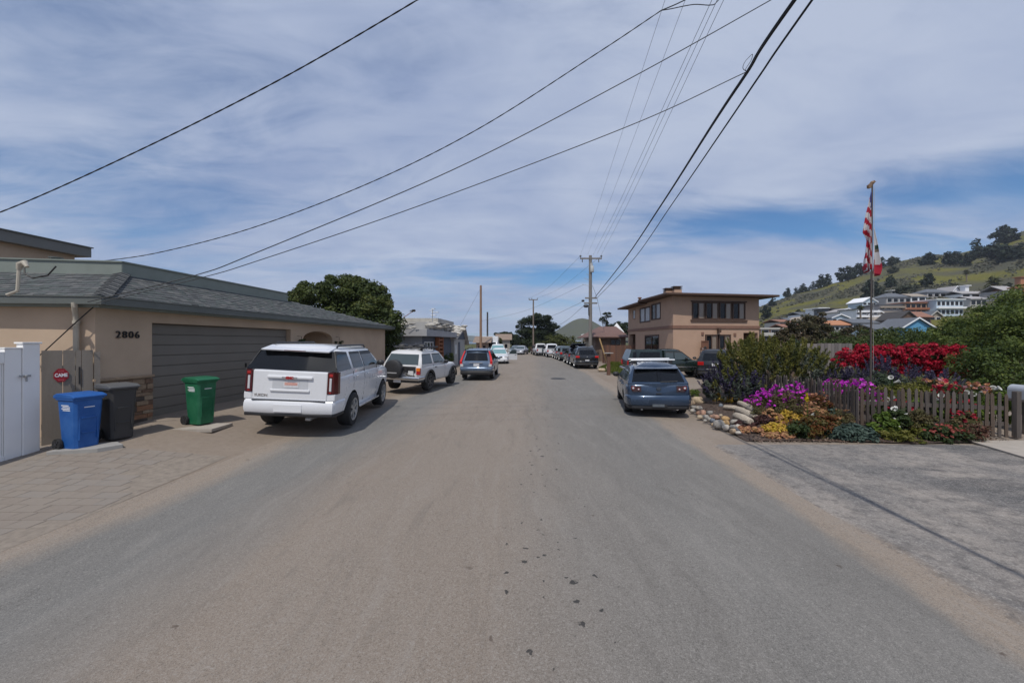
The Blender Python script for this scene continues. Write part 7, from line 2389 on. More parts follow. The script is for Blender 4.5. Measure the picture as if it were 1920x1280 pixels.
# the low purple-flowered one in front of it, left
pbush = plant('echium_bush', 'low dark purple flowering bush at the street corner of the garden', 'bush', (7.0, 12.4, 0.05))
for c_, r_, n_ in (((6.75, 12.4, 0.45), (0.5, 0.5, 0.52), 46), ((7.3, 12.0, 0.48), (0.55, 0.5, 0.5), 46), ((7.05, 12.7, 0.72), (0.5, 0.5, 0.5), 36)):
    b_, d_ = dome_spikes(c_, r_, n_, -0.3)
    spikes('flower_spike', b_, d_, 0.40, 70, 0.055, 0.5, PURP, pbush, 0.07)
    b_, d_ = dome_spikes(c_, [x * 0.9 for x in r_], n_, -0.6)
    spikes('foliage', b_, d_, 0.26, 30, 0.13, 0.2, ECHG, pbush, 0.1)
    b_, d_ = dome_spikes(c_, [x * 0.97 for x in r_], n_ // 3, -0.4)
    spikes('foliage', b_, d_, 0.26, 24, 0.12, 0.2, ECH, pbush, 0.09)
# purple spikes behind the fence
for k, (px, py, d, w, n_, h_, lab) in enumerate((
        (1560, 705, 12.2, 0.55, 34, 0.7, 'dark purple flower bush right of the olive bush behind the fence'),
        (1612, 708, 11.6, 0.45, 30, 0.6, 'purple flower bush just left of the flagpole foot'),
        (1655, 690, 11.8, 0.42, 24, 0.95, 'taller pale purple flower spikes just right of the flagpole'),
        (1700, 705, 11.4, 0.5, 26, 0.75, 'purple flower spikes under the red bougainvillea'),
        (1765, 712, 11.6, 0.5, 20, 0.55, 'thin lavender spikes below the right end of the bougainvillea'))):
    p = P(px, py, d)
    bsh = plant('purple_flower_bush', lab, 'bush', (p.x, d, 0.1), 'purple flower bushes behind the picket fence')
    c_ = (p.x, d, p.z - 0.25)
    b_, d_ = dome_spikes(c_, (w, w * 0.7, 0.38), n_, 0.0, 0.35)
    spikes('flower_spike', b_, d_, 0.34, 46, 0.055, 0.5, PURP, bsh, 0.06)
    b_, d_ = dome_spikes((p.x, d, p.z - 0.6), (w, w * 0.7, 0.5), n_ + 20, -0.5, 0.5)
    spikes('foliage', b_, d_, 0.3, 26, 0.14, 0.2, ECHG, bsh, 0.1)

# bougainvillea
BRACT = leafmat('red_bract', [(0.15, 0.003, 0.013), (0.40, 0.009, 0.032), (0.60, 0.018, 0.055)], 0.3)
GREENL = leafmat('green_leaf', [(0.02, 0.035, 0.012), (0.045, 0.07, 0.02), (0.07, 0.09, 0.03)], 0.25)
bg_ = plant('bougainvillea', 'wide crimson bougainvillea spreading behind the flagpole', 'bush', (14.0, 14.2, 0))
bl = []
for px, py, rx, rz in ((1588, 674, 0.45, 0.42), (1622, 668, 0.55, 0.44), (1662, 667, 0.6, 0.5), (1708, 667, 0.65, 0.5), (1750, 670, 0.65, 0.55), (1785, 670, 0.5, 0.52), (1765, 692, 0.6, 0.5), (1640, 684, 0.6, 0.4), (1705, 686, 0.6, 0.45), (1790, 690, 0.35, 0.4)):
    p = P(px, py, 14.2); bl.append((p.x, 14.2, p.z, rx, 0.5, rz))
foliage('bracts', bl, 21000, 0.08, 0.75, BRACT, bg_, 520, (0.09, 0.24), 0.4, core=0.18)
foliage('foliage', [(b_[0], b_[1] + 0.1, b_[2] - 0.1, b_[3] * 0.9, 0.45, b_[5]) for b_ in bl], 4200, 0.09, 0.5, GREENL, bg_, 80, (0.2, 0.36))
q = MB()
for k in range(5): q.tube([(-2 + k, 0, 0), (-2 + k * 1.0, 0.1, 0.9), (-1.8 + k, 0, 1.6)], 0.03, 5)
q.build('stem', BRN, bg_)

# the big dark shrub mass at the right
MYO = leafmat('shrub_leaf', [(0.022, 0.042, 0.012), (0.055, 0.085, 0.02), (0.10, 0.135, 0.026), (0.15, 0.175, 0.035)], 0.28)
MYO2 = leafmat('grey_green_leaf', [(0.03, 0.05, 0.03), (0.055, 0.08, 0.045), (0.085, 0.11, 0.06)], 0.22)
def px_blobs(lst):
    out = []
    for px, py, d, rx, ry, rz in lst:
        p = P(px, py, d); out.append((p.x, d, p.z, rx, ry, rz))
    return out
def shrub(name, label, lst, n_, size, aspect, mat, m_, rr=(0.18, 0.32), cat='shrub', trunk=True, group=None, core=0.15, up=0.3, floor=0.0, shell=0.25, stems=4):
    bl_ = px_blobs(lst)
    cx_ = sum(b_[0] for b_ in bl_) / len(bl_); cy_ = sum(b_[1] for b_ in bl_) / len(bl_)
    s_ = plant(name, label, cat, (cx_, cy_, 0), group)
    foliage('crown', bl_, n_, size, aspect, mat, s_, m_, rr, up, floor, core, shell)
    if trunk:
        q = MB()
        for b_ in bl_[:stems * 2]:
            q.tube([(0.1 * random.random(), 0, -0.1), ((b_[0] - cx_) * 0.5, (b_[1] - cy_) * 0.5, b_[2] * 0.5), (b_[0] - cx_, b_[1] - cy_, b_[2])], [0.12, 0.08, 0.03], 6)
        q.build('trunk', BRN, s_)
    return s_
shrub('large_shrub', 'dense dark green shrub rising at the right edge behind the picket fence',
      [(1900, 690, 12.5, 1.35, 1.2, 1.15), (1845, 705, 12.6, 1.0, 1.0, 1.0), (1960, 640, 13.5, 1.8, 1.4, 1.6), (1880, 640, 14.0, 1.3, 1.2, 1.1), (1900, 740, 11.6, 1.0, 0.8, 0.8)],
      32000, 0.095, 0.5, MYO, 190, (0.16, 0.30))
shrub('large_shrub', 'rounded mid green shrub mass sloping down behind the bougainvillea',
      [(1795, 640, 17.5, 1.6, 1.4, 0.95), (1845, 620, 17.0, 1.6, 1.4, 1.15), (1905, 600, 17.0, 1.8, 1.5, 1.35), (1735, 648, 18.5, 1.5, 1.2, 0.6), (1800, 655, 16.5, 1.6, 1.2, 0.9), (1980, 590, 17, 2.2, 1.6, 1.8)],
      30000, 0.12, 0.5, MYO, 200, (0.16, 0.30))
shrub('hedge', 'long low green hedge between the board fence and the hillside houses',
      [(1585, 645, 27, 1.6, 1.3, 0.9), (1640, 640, 27, 1.8, 1.3, 0.9), (1690, 638, 27, 1.8, 1.3, 1.0), (1735, 640, 26, 1.7, 1.3, 0.9), (1610, 660, 25, 2.2, 1.2, 1.2), (1700, 660, 25, 2.5, 1.2, 1.3)],
      16000, 0.16, 0.5, leafmat('hedge_leaf', [(0.03, 0.05, 0.014), (0.065, 0.09, 0.022), (0.10, 0.12, 0.03)]), 150, (0.16, 0.28), 'hedge')
BRNL = leafmat('bronze_leaf', [(0.035, 0.03, 0.02), (0.075, 0.055, 0.03), (0.07, 0.075, 0.035), (0.12, 0.085, 0.045)], 0.2)
shrub('bronze_tree', 'bronze leaved bushy tree behind the grey board fence', [(1500, 625, 30, 1.5, 1.2, 1.2), (1530, 608, 30, 1.0, 1.0, 1.1), (1480, 640, 30, 1.4, 1.2, 1.0), (1545, 636, 30, 1.3, 1.2, 1.0)], 9000, 0.2, 0.5, BRNL, 90, (0.2, 0.34), 'tree')
shrub('bronze_tree', 'smaller brownish bush right of the bronze tree below the orange roof', [(1600, 632, 33, 1.5, 1.2, 1.1), (1575, 640, 33, 1.2, 1.2, 0.9), (1625, 640, 33, 1.0, 1.0, 0.9)], 5000, 0.2, 0.5, BRNL, 60, (0.2, 0.34), 'tree')
shrub('grey_bush', 'pale grey green bush at the right corner of the brown house', [(1495, 648, 24, 0.7, 0.6, 0.5), (1440, 655, 25, 0.8, 0.7, 0.6)], 3000, 0.12, 0.45, MYO2, 40, (0.2, 0.36), 'bush')

# low planting: each patch a plant of its own
def patch(name, label, lst, n_, size, aspect, mat, m_=26, rr=(0.2, 0.36), flowers=None, cat='plant', up=0.7, group=None):
    """lst: px, py (ground), width px, depth m, height m"""
    bl_ = []
    for px, py, w, dep, h_ in lst:
        g = G(px, py, 0.06); sc_ = g.y / F
        bl_.append((g.x, g.y + dep * 0.5, gz(g.x, g.y) + h_ * 0.35 + 0.03, w * sc_ / 2, dep / 2, h_ * 0.7))
    s_ = plant(name, label, cat, (bl_[0][0], bl_[0][1], gz(bl_[0][0], bl_[0][1])), group)
    foliage('leaves', bl_, n_, size, aspect, mat, s_, m_, rr, up, floor=0.02)
    if flowers:
        nf, fs__, fa, fm, lift = flowers
        fo = foliage('flowers', [(b_[0], b_[1], b_[2] + lift, b_[3] * 0.95, b_[4] * 0.95, b_[5] * 0.95) for b_ in bl_], nf, fs__, fa, fm, s_, max(20, nf // 3), (0.03, 0.08), 1.0, core=0.0, floor=0.1)
        fo['kind'] = 'stuff'
    return s_
YEL = leafmat('gold_succulent', [(0.22, 0.12, 0.015), (0.42, 0.26, 0.025), (0.55, 0.40, 0.05), (0.50, 0.25, 0.10)], 0.15)
PEA = leafmat('peach_succulent', [(0.32, 0.13, 0.07), (0.45, 0.24, 0.13), (0.40, 0.26, 0.10)], 0.15)
MAR = leafmat('maroon_succulent', [(0.03, 0.012, 0.014), (0.07, 0.03, 0.028), (0.10, 0.05, 0.04)], 0.15)
RGR = leafmat('red_green_succulent', [(0.05, 0.055, 0.012), (0.10, 0.07, 0.015), (0.15, 0.035, 0.015), (0.12, 0.10, 0.02)], 0.15)
BLG = leafmat('blue_green_leaf', [(0.035, 0.06, 0.05), (0.065, 0.10, 0.08), (0.10, 0.135, 0.105)], 0.15)
YGR = leafmat('yellow_green_leaf', [(0.07, 0.085, 0.012), (0.14, 0.14, 0.025), (0.19, 0.17, 0.045)], 0.25)
LIME = leafmat('lime_leaf', [(0.05, 0.09, 0.012), (0.10, 0.15, 0.02), (0.15, 0.19, 0.03)], 0.25)
MIX = leafmat('dull_mixed_leaf', [(0.05, 0.055, 0.02), (0.09, 0.085, 0.03), (0.13, 0.10, 0.045), (0.08, 0.05, 0.03)], 0.2)
REDF = leafmat('red_flower', [(0.30, 0.012, 0.03), (0.48, 0.03, 0.06)], 0.2)
PINKF = leafmat('magenta_flower', [(0.40, 0.015, 0.36), (0.60, 0.04, 0.56), (0.70, 0.12, 0.66)], 0.25)
WHF = leafmat('white_petal', [(0.62, 0.62, 0.58), (0.75, 0.75, 0.72)], 0.25)
ORF = leafmat('orange_petal', [(0.45, 0.16, 0.05), (0.55, 0.28, 0.16), (0.35, 0.18, 0.35)], 0.25)
patch('gold_succulent', 'golden yellow succulent mat at the middle of the bed front', [(1480, 817, 70, 0.7, 0.22), (1500, 800, 60, 0.6, 0.28)], 4200, 0.055, 0.6, YEL, 60)
patch('peach_succulent', 'peach and pink succulent mat at the front left of the bed', [(1425, 813, 60, 0.5, 0.12), (1470, 822, 70, 0.4, 0.12)], 2600, 0.05, 0.6, PEA, 50)
patch('peach_succulent', 'orange pink rosettes standing above the golden mat', [(1452, 795, 28, 0.4, 0.35), (1470, 798, 26, 0.3, 0.2)], 1100, 0.06, 0.55, PEA, 22)
patch('maroon_succulent', 'dark maroon succulents between the logs and the golden mat', [(1410, 803, 50, 0.45, 0.16), (1440, 798, 50, 0.5, 0.22)], 2000, 0.06, 0.5, MAR, 36)
patch('red_green_plant', 'mounded red and green succulent right of the golden mat', [(1545, 822, 84, 0.7, 0.42), (1565, 812, 60, 0.6, 0.45)], 5200, 0.07, 0.4, RGR, 60)
patch('coral_succulent', 'coral tipped branching succulent before the fence corner', [(1535, 800, 50, 0.3, 0.52)], 700, 0.055, 0.5, PEA, 14)
patch('dark_green_plant', 'dark green leafy plant between golden mat and red green mound', [(1510, 822, 40, 0.5, 0.36)], 1500, 0.08, 0.4, GREENL, 24)
patch('blue_green_plant', 'bluish green leafy plant at the fence corner', [(1612, 826, 80, 0.6, 0.30), (1640, 826, 50, 0.5, 0.25)], 3000, 0.085, 0.4, BLG, 44)
patch('blue_green_plant', 'bluish succulent clump higher along the side fence', [(1575, 795, 60, 0.5, 0.3)], 1600, 0.07, 0.4, BLG, 26)
patch('yellow_green_plant', 'yellow green trailing plant before the middle of the picket fence', [(1720, 829, 70, 0.5, 0.20), (1700, 826, 60, 0.5, 0.22), (1745, 820, 50, 0.4, 0.3)], 3600, 0.055, 0.45, YGR, 50)
patch('brownish_shrub', 'twiggy olive shrub before the middle of the picket fence', [(1745, 818, 60, 0.4, 0.6)], 2200, 0.06, 0.4, MIX, 34)
patch('lime_plant', 'bright green leafy plant low at the fence near the corner', [(1672, 820, 42, 0.4, 0.5)], 1100, 0.11, 0.45, LIME, 18)
patch('lime_plant', 'lime green leafy plant at the fence between the red flowers', [(1775, 805, 50, 0.4, 0.5)], 1100, 0.09, 0.45, LIME, 18)
patch('pink_flowering_plant', 'green plant with coral pink flowers before the right part of the fence', [(1800, 828, 90, 0.5, 0.30)], 2600, 0.07, 0.4, GREENL, 40, flowers=(420, 0.075, 0.7, leafmat('coral_flower', [(0.32, 0.06, 0.05), (0.45, 0.14, 0.11)]), 0.05))
patch('pink_flowering_plant', 'reddish leaved plant by the right end of the fence', [(1848, 828, 60, 0.5, 0.36)], 1800, 0.065, 0.4, leafmat('reddish_leaf', [(0.06, 0.07, 0.03), (0.12, 0.06, 0.04), (0.2, 0.09, 0.07)]), 30)
patch('small_succulent', 'small lime succulent cushion between the boulders at the back', [(1309, 747, 22, 0.5, 0.3)], 900, 0.05, 0.5, LIME, 16)
patch('gold_succulent', 'small golden flowers below the purple bush', [(1352, 757, 22, 0.35, 0.3), (1375, 761, 36, 0.4, 0.22)], 1300, 0.06, 0.5, YEL, 24)
patch('lime_plant', 'bright green cushion plant left of the magenta flowers', [(1425, 752, 60, 0.7, 0.55)], 3000, 0.06, 0.4, LIME, 36)
patch('ice_plant', 'bushy mound topped with magenta daisies outside the side fence', [(1468, 789, 78, 0.7, 0.66), (1505, 788, 66, 0.6, 0.72), (1440, 783, 50, 0.6, 0.52)], 6600, 0.06, 0.35, MIX, 80, flowers=(900, 0.07, 0.85, PINKF, 0.17))
patch('ice_plant', 'small clump of magenta flowers above the driftwood logs', [(1412, 770, 26, 0.3, 0.2)], 500, 0.05, 0.4, MIX, 10, flowers=(150, 0.07, 0.85, PINKF, 0.06))
patch('tawny_shrub', 'tawny fine leaved shrub above the logs in the bed', [(1445, 794, 60, 0.5, 0.36), (1495, 796, 70, 0.5, 0.42), (1530, 794, 50, 0.4, 0.46)], 4600, 0.055, 0.3, MIX, 60)
patch('leafy_plant', 'tall leafy green plant against the pickets right of the fence corner', [(1700, 816, 40, 0.3, 0.62)], 1300, 0.09, 0.4, GREENL, 22, flowers=(40, 0.07, 0.8, WHF, 0.05))
patch('coral_flowers', 'loose plant with red flowers against the right pickets', [(1826, 820, 60, 0.3, 0.55)], 1500, 0.08, 0.4, MIX, 26, flowers=(200, 0.075, 0.8, REDF, 0.08))
patch('tawny_shrub', 'tawny fine leaved plant at the foot of the fence corner', [(1590, 812, 60, 0.4, 0.5)], 2200, 0.055, 0.3, MIX, 34, flowers=(140, 0.06, 0.8, PEA, 0.06))
patch('orange_flowers', 'orange flowering plant above the golden mat near the side pickets', [(1545, 792, 60, 0.4, 0.62)], 2200, 0.06, 0.35, RGR, 34, flowers=(320, 0.07, 0.8, ORF, 0.08))
# behind the pickets
def inside(name, label, lst, n_, size, aspect, mat, m_=30, flowers=None):
    bl_ = px_blobs(lst)
    s_ = plant(name, label, 'plant', (bl_[0][0], bl_[0][1], 0.1))
    foliage('leaves', bl_, n_, size, aspect, mat, s_, m_, (0.22, 0.38), 0.6, floor=0.1)
    if flowers:
        nf, fs__, fa, fm = flowers
        fo = foliage('flowers', [(b_[0], b_[1], b_[2] + 0.06, b_[3], b_[4], b_[5]) for b_ in bl_], nf, fs__, fa, fm, s_, max(16, nf // 3), (0.03, 0.08), 0.6, core=0, floor=0.12)
        fo['kind'] = 'stuff'
inside('green_mound', 'rounded yellow green plant behind the middle of the picket fence', [(1690, 745, 10.2, 0.65, 0.5, 0.42), (1720, 735, 10.2, 0.5, 0.4, 0.36), (1660, 750, 10.0, 0.5, 0.4, 0.36)], 5200, 0.075, 0.4, YGR, 60)
inside('magenta_daisies', 'magenta daisies along the inside of the side fence', [(1570, 729, 10.9, 0.4, 0.5, 0.28), (1605, 732, 10.0, 0.45, 0.4, 0.28), (1630, 748, 9.5, 0.35, 0.3, 0.32)], 2200, 0.065, 0.35, MIX, 30, (620, 0.085, 0.85, PINKF))
inside('red_flowers', 'red flowering plants close behind the picket fence', [(1680, 768, 9.3, 0.55, 0.3, 0.3), (1780, 745, 9.4, 0.4, 0.3, 0.4), (1790, 765, 9.0, 0.4, 0.3, 0.35)], 2200, 0.08, 0.4, GREENL, 36, (420, 0.09, 0.8, REDF))
inside('orange_flowers', 'orange and lilac flowers behind the right part of the fence', [(1755, 722, 10.0, 0.3, 0.25, 0.15), (1835, 735, 9.6, 0.4, 0.3, 0.2), (1775, 727, 9.8, 0.25, 0.25, 0.15)], 700, 0.07, 0.4, GREENL, 18, (380, 0.085, 0.8, ORF))
inside('leafy_border', 'green leafy border plants behind the right half of the picket fence', [(1730, 770, 9.6, 0.7, 0.4, 0.4), (1800, 775, 9.4, 0.6, 0.4, 0.4), (1860, 770, 9.3, 0.6, 0.4, 0.45), (1660, 775, 9.6, 0.4, 0.3, 0.4)], 5000, 0.11, 0.4, LIME, 60)
inside('grey_herb', 'grey green herb with small leaves beside the flagpole foot', [(1650, 725, 10.7, 0.3, 0.3, 0.4)], 1300, 0.07, 0.4, MYO2, 20)
# calla lilies: each bloom a folded white cone on a stalk
cl_ = plant('calla_lilies', 'white calla lilies scattered along the picket fence', 'plant', (9.4, 9.5, 0.1))
for px, py, d in ((1672, 709, 10.3), (1680, 716, 10.2), (1660, 750, 9.5), (1672, 748, 9.4), (1678, 770, 8.6), (1755, 752, 9.3), (1766, 743, 9.3), (1752, 762, 9.2), (1818, 724, 9.8), (1812, 737, 9.5), (1825, 740, 9.5), (1836, 736, 9.6), (1860, 729, 9.5), (1637, 756, 9.6), (1522, 778, 9.2), (1867, 730, 9.3)):
    p = P(px, py, d) - cl_.location
    tl_ = Vector((random.uniform(-0.9, 0.9), random.uniform(-0.9, -0.1), 0.45)).normalized()
    mw = tl_.to_track_quat('Z', 'Y').to_matrix().to_4x4(); mw.translation = p - tl_ * 0.05
    q = MB(); q.lathe([(0.012, 0), (0.026, 0.06), (0.045, 0.11), (0.062, 0.13), (0.04, 0.12), (0.015, 0.05)], 10, mw)
    q.build('bloom', WHF, cl_, True)
    q = MB(); q.tube([(p.x, p.y, -0.05), (p.x, p.y, p.z * 0.6), p - tl_ * 0.05], 0.008, 5); q.build('stalk', LIME, cl_)
yl = plant('yellow_spike', 'single yellow flower spike left of the side pickets', 'flower', G(1514, 800, 0.1))
p = P(1513, 744, yl.location.y)
spikes('bloom', [(p.x, p.y, p.z - 0.1)], [(0, 0, 1)], 0.2, 90, 0.05, 0.5, leafmat('yellow_petal', [(0.5, 0.36, 0.01), (0.65, 0.5, 0.02)]), yl, 0.045)
q = MB(); q.tube([(0, 0, 0), (p.x - yl.location.x, 0, p.z - yl.location.z)], 0.01, 5); q.build('stalk', LIME, yl)

# ================================================================== trees along the street
TREE = leafmat('broad_leaf', [(0.024, 0.04, 0.013), (0.055, 0.078, 0.02), (0.09, 0.112, 0.026), (0.125, 0.125, 0.032)], 0.25)
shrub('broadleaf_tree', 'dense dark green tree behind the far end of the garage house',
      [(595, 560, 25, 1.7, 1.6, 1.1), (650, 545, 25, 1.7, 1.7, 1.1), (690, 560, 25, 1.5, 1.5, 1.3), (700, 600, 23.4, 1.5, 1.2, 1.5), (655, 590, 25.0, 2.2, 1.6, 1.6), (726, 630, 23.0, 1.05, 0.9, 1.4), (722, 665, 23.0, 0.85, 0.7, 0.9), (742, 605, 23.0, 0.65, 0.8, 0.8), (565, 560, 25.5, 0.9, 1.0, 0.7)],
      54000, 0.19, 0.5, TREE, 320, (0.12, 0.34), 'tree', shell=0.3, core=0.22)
# bare sprig poking out of its right side
sp_ = plant('dry_sprig', 'dry reddish sprig leaning out beyond the dense tree', 'plant', P(757, 595, 24))
q = MB(); o_ = sp_.location; a = P(772, 585, 24) - o_; q.tube([(0, 0, 0), a, P(777, 582, 24) - o_], 0.02, 5)
q.build('stem', RUSTW, sp_)
foliage('leaves', [(P(772, 583, 24).x, 24, P(0, 583, 24).z, 0.25, 0.15, 0.07)], 60, 0.16, 0.3, BRNL, sp_, 4)
CYP = leafmat('cypress_needle', [(0.012, 0.02, 0.010), (0.025, 0.038, 0.015), (0.045, 0.06, 0.02)], 0.15)
def cypress(label, px, py_base, d, tiers, n_, name='cypress', size=0.35, m_=60, trunk_r=0.3, lean=0.0, group=None, mat=None):
    b_ = P(px, py_base, d)
    t = plant(name, label, 'tree', (b_.x, d, b_.z), group)
    bl_ = px_blobs([(x, y, d + random.uniform(-0.8, 0.8) * rx * 0.5, rx, rx * 0.8, rz) for x, y, rx, rz in tiers])
    foliage('crown', bl_, n_, size, 0.45, mat or CYP, t, m_, (0.22, 0.40), 0.5, core=0.4)
    q = MB()
    top = max(bl_, key=lambda k: k[2])
    q.tube([(0, 0, -0.3), ((top[0] - b_.x) * 0.4, 0, (top[2] - b_.z) * 0.5), (top[0] - b_.x, 0, top[2] - b_.z)], [trunk_r, trunk_r * 0.7, trunk_r * 0.2], 8)
    for k in bl_:
        z0_ = (k[2] - b_.z) * 0.6
        q.tube([((top[0] - b_.x) * 0.3, 0, z0_), ((k[0] - b_.x) * 0.6, (k[1] - d) * 0.6, z0_ * 1.25), (k[0] - b_.x, k[1] - d, k[2] - b_.z)], [trunk_r * 0.4, trunk_r * 0.3, trunk_r * 0.1], 5)
    q.build('trunk', BRN, t)
    return t
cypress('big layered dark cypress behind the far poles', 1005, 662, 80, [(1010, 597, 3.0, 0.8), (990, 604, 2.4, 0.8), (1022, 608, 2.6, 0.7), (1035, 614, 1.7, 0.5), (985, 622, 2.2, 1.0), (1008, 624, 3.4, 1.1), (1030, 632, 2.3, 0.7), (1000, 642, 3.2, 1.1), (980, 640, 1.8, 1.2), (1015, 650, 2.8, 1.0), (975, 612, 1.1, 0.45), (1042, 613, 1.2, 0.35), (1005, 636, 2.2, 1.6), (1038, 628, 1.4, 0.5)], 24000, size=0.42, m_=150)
cypress('low spreading cypress limb mass left of the big cypress', 950, 662, 88, [(945, 627, 2.0, 0.6), (955, 631, 2.4, 0.6), (962, 638, 2.4, 0.8), (938, 633, 1.3, 0.5), (970, 645, 1.6, 0.9)], 9000, size=0.42, m_=60)
OLV = leafmat('olive_round_leaf', [(0.035, 0.045, 0.014), (0.07, 0.08, 0.022), (0.10, 0.105, 0.03)], 0.2)
shrub('round_tree', 'rounded olive green tree behind the two white pickups', [(1040, 645, 66, 2.6, 2, 1.6), (1060, 643, 66, 2.3, 2, 1.5), (1025, 652, 64, 2.0, 1.8, 1.2), (1050, 636, 67, 1.6, 1.5, 0.9)], 6500, 0.3, 0.5, OLV, 80, cat='tree')
shrub('round_tree', 'low brownish green bushes behind the white box truck', [(915, 643, 60, 1.3, 1.2, 0.9), (928, 643, 62, 1.4, 1.2, 1.0)], 2400, 0.25, 0.5, OLV, 40, cat='bush')
shrub('round_tree', 'dark shrub standing between the grey house door and the crossover', [(868, 672, 38, 0.8, 0.8, 0.9)], 1500, 0.16, 0.5, TREE, 24, cat='bush')
cypress('dark cypress clump right of the tall pole', 1140, 660, 62, [(1120, 628, 1.6, 0.6), (1108, 636, 1.2, 0.7), (1145, 624, 2.0, 0.6), (1165, 612, 1.8, 0.7), (1150, 612, 1.3, 0.5), (1172, 622, 1.8, 0.8), (1100, 642, 0.9, 0.6), (1130, 640, 2.4, 1.0)], 11000, m_=80)
cypress('small windswept pine above the reddish roof', 1135, 650, 58, [(1138, 588, 0.75, 0.2), (1131, 597, 0.6, 0.22), (1141, 593, 0.6, 0.2), (1128, 600, 0.5, 0.3), (1135, 604, 0.55, 0.35)], 1500, size=0.2, m_=24, trunk_r=0.14)
shrub('round_tree', 'pale green bush by the cream shed behind the parked row', [(1090, 650, 50, 1.1, 1.0, 0.8), (1078, 652, 52, 0.9, 0.9, 0.7)], 1800, 0.2, 0.5, OLV, 30, cat='bush')
shrub('round_tree', 'rough green bank of bushes at the far end of the right verge', [(990, 657, 74, 1.4, 1.2, 0.6), (1000, 655, 72, 1.2, 1.0, 0.8)], 1500, 0.25, 0.5, OLV, 24, cat='bush')

# ================================================================== hillside trees
HT = leafmat('hill_tree_leaf', [(0.010, 0.018, 0.012), (0.02, 0.032, 0.018), (0.035, 0.05, 0.025)], 0.1)
ORD = ['first', 'second', 'third', 'fourth', 'fifth', 'sixth', 'seventh', 'eighth', 'ninth', 'tenth', 'eleventh', 'twelfth', 'thirteenth', 'fourteenth', 'fifteenth', 'sixteenth', 'seventeenth', 'eighteenth', 'nineteenth', 'twentieth']
HTB = leafmat('hill_bush_leaf', [(0.03, 0.038, 0.022), (0.05, 0.058, 0.032), (0.07, 0.07, 0.04)], 0.1)
def hill_tree(px, pyb, w, h, label, group, mat=HT, kind=0):
    d = min(hill_hit(px, pyb), DR - 4)
    sc_ = d / F
    base = Vector(((px - CX) / F * d, d, hill_h(px, d)))
    W_, H_ = w * sc_, h * sc_
    t = plant('hill_tree', label, 'tree', base, group)
    r_ = random.Random(int(px * 3 + pyb))
    bl_ = []
    for k in range(5):
        f = (k + 0.7) / 5
        ww = W_ * (0.55 - 0.36 * f if kind == 1 else 0.42 * math.sin(math.pi * min(0.92, 0.25 + 0.62 * f)))
        bl_.append((base.x + r_.uniform(-0.15, 0.15) * W_, base.y + r_.uniform(-0.1, 0.1) * W_, base.z + H_ * (0.06 + 0.84 * f), max(0.3, ww), max(0.3, ww * 0.8), H_ * 0.17))
    foliage('crown', bl_, 900 if w > 14 else 500, max(0.6, W_ * 0.15), 0.55, mat, t, 30, (0.3, 0.6), 0.4, core=0.4)
    q = MB(); q.tube([(0, 0, -1), (0, 0, H_ * 0.85)], [W_ * 0.025, W_ * 0.01], 6); q.build('trunk', BRN, t)
RT = [(1447, 574, 16, 16, 1), (1478, 558, 16, 18, 1), (1493, 552, 12, 14, 1), (1505, 548, 16, 16, 1), (1525, 543, 14, 16, 1), (1540, 540, 22, 26, 1), (1552, 535, 18, 22, 1), (1578, 528, 24, 28, 1), (1597, 524, 24, 26, 0), (1612, 516, 22, 24, 0), (1653, 502, 16, 22, 0), (1672, 500, 18, 20, 0), (1682, 494, 14, 12, 0), (1741, 497, 30, 22, 0), (1778, 498, 26, 26, 0), (1796, 495, 24, 24, 0), (1815, 500, 24, 26, 0), (1834, 485, 30, 38, 1)]
for i, (px, pyb, w, h, k) in enumerate(RT):
    hill_tree(px, pyb, w, h, 'dark conifer on the hill ridge, %s counted from the brown house' % ORD[i], 'conifers along the hill ridge', kind=k)
for px, pyb, w, h, lab in ((1884, 458, 44, 34, 'big wind shaped cypress on the hilltop at the right edge'), (1866, 488, 40, 32, 'broad dark tree just below the hilltop cypress'), (1888, 490, 40, 30, 'dark tree between two others under the hilltop cypress'), (1914, 487, 24, 32, 'dark tree cut by the right edge below the hilltop'),
                           (1739, 535, 28, 22, 'lone round dark tree in the middle of the hillside'), (1672, 540, 22, 24, 'twiggy tree above the grey roofed hill houses'), (1696, 552, 34, 18, 'dark wide bush above the top hill house'), (1657, 556, 20, 16, 'dark bush left of the small white pavilion'), (1636, 562, 36, 38, 'feathery dark tree right behind the flagpole'), (1677, 512, 20, 12, 'grey green bush on the ridge near the flag'),
                           (1437, 596, 22, 24, 'dark tree at the corner of the brown house roof'), (1497, 590, 14, 10, 'small bush above the low grey hill houses'), (1718, 545, 12, 14, 'small bush beside the lone hillside tree'), (1890, 540, 14, 10, 'small reddish bush near the right hill road')):
    hill_tree(px, pyb, w, h, lab, 'single trees on the hillside', HTB if 'bush' in lab else HT)
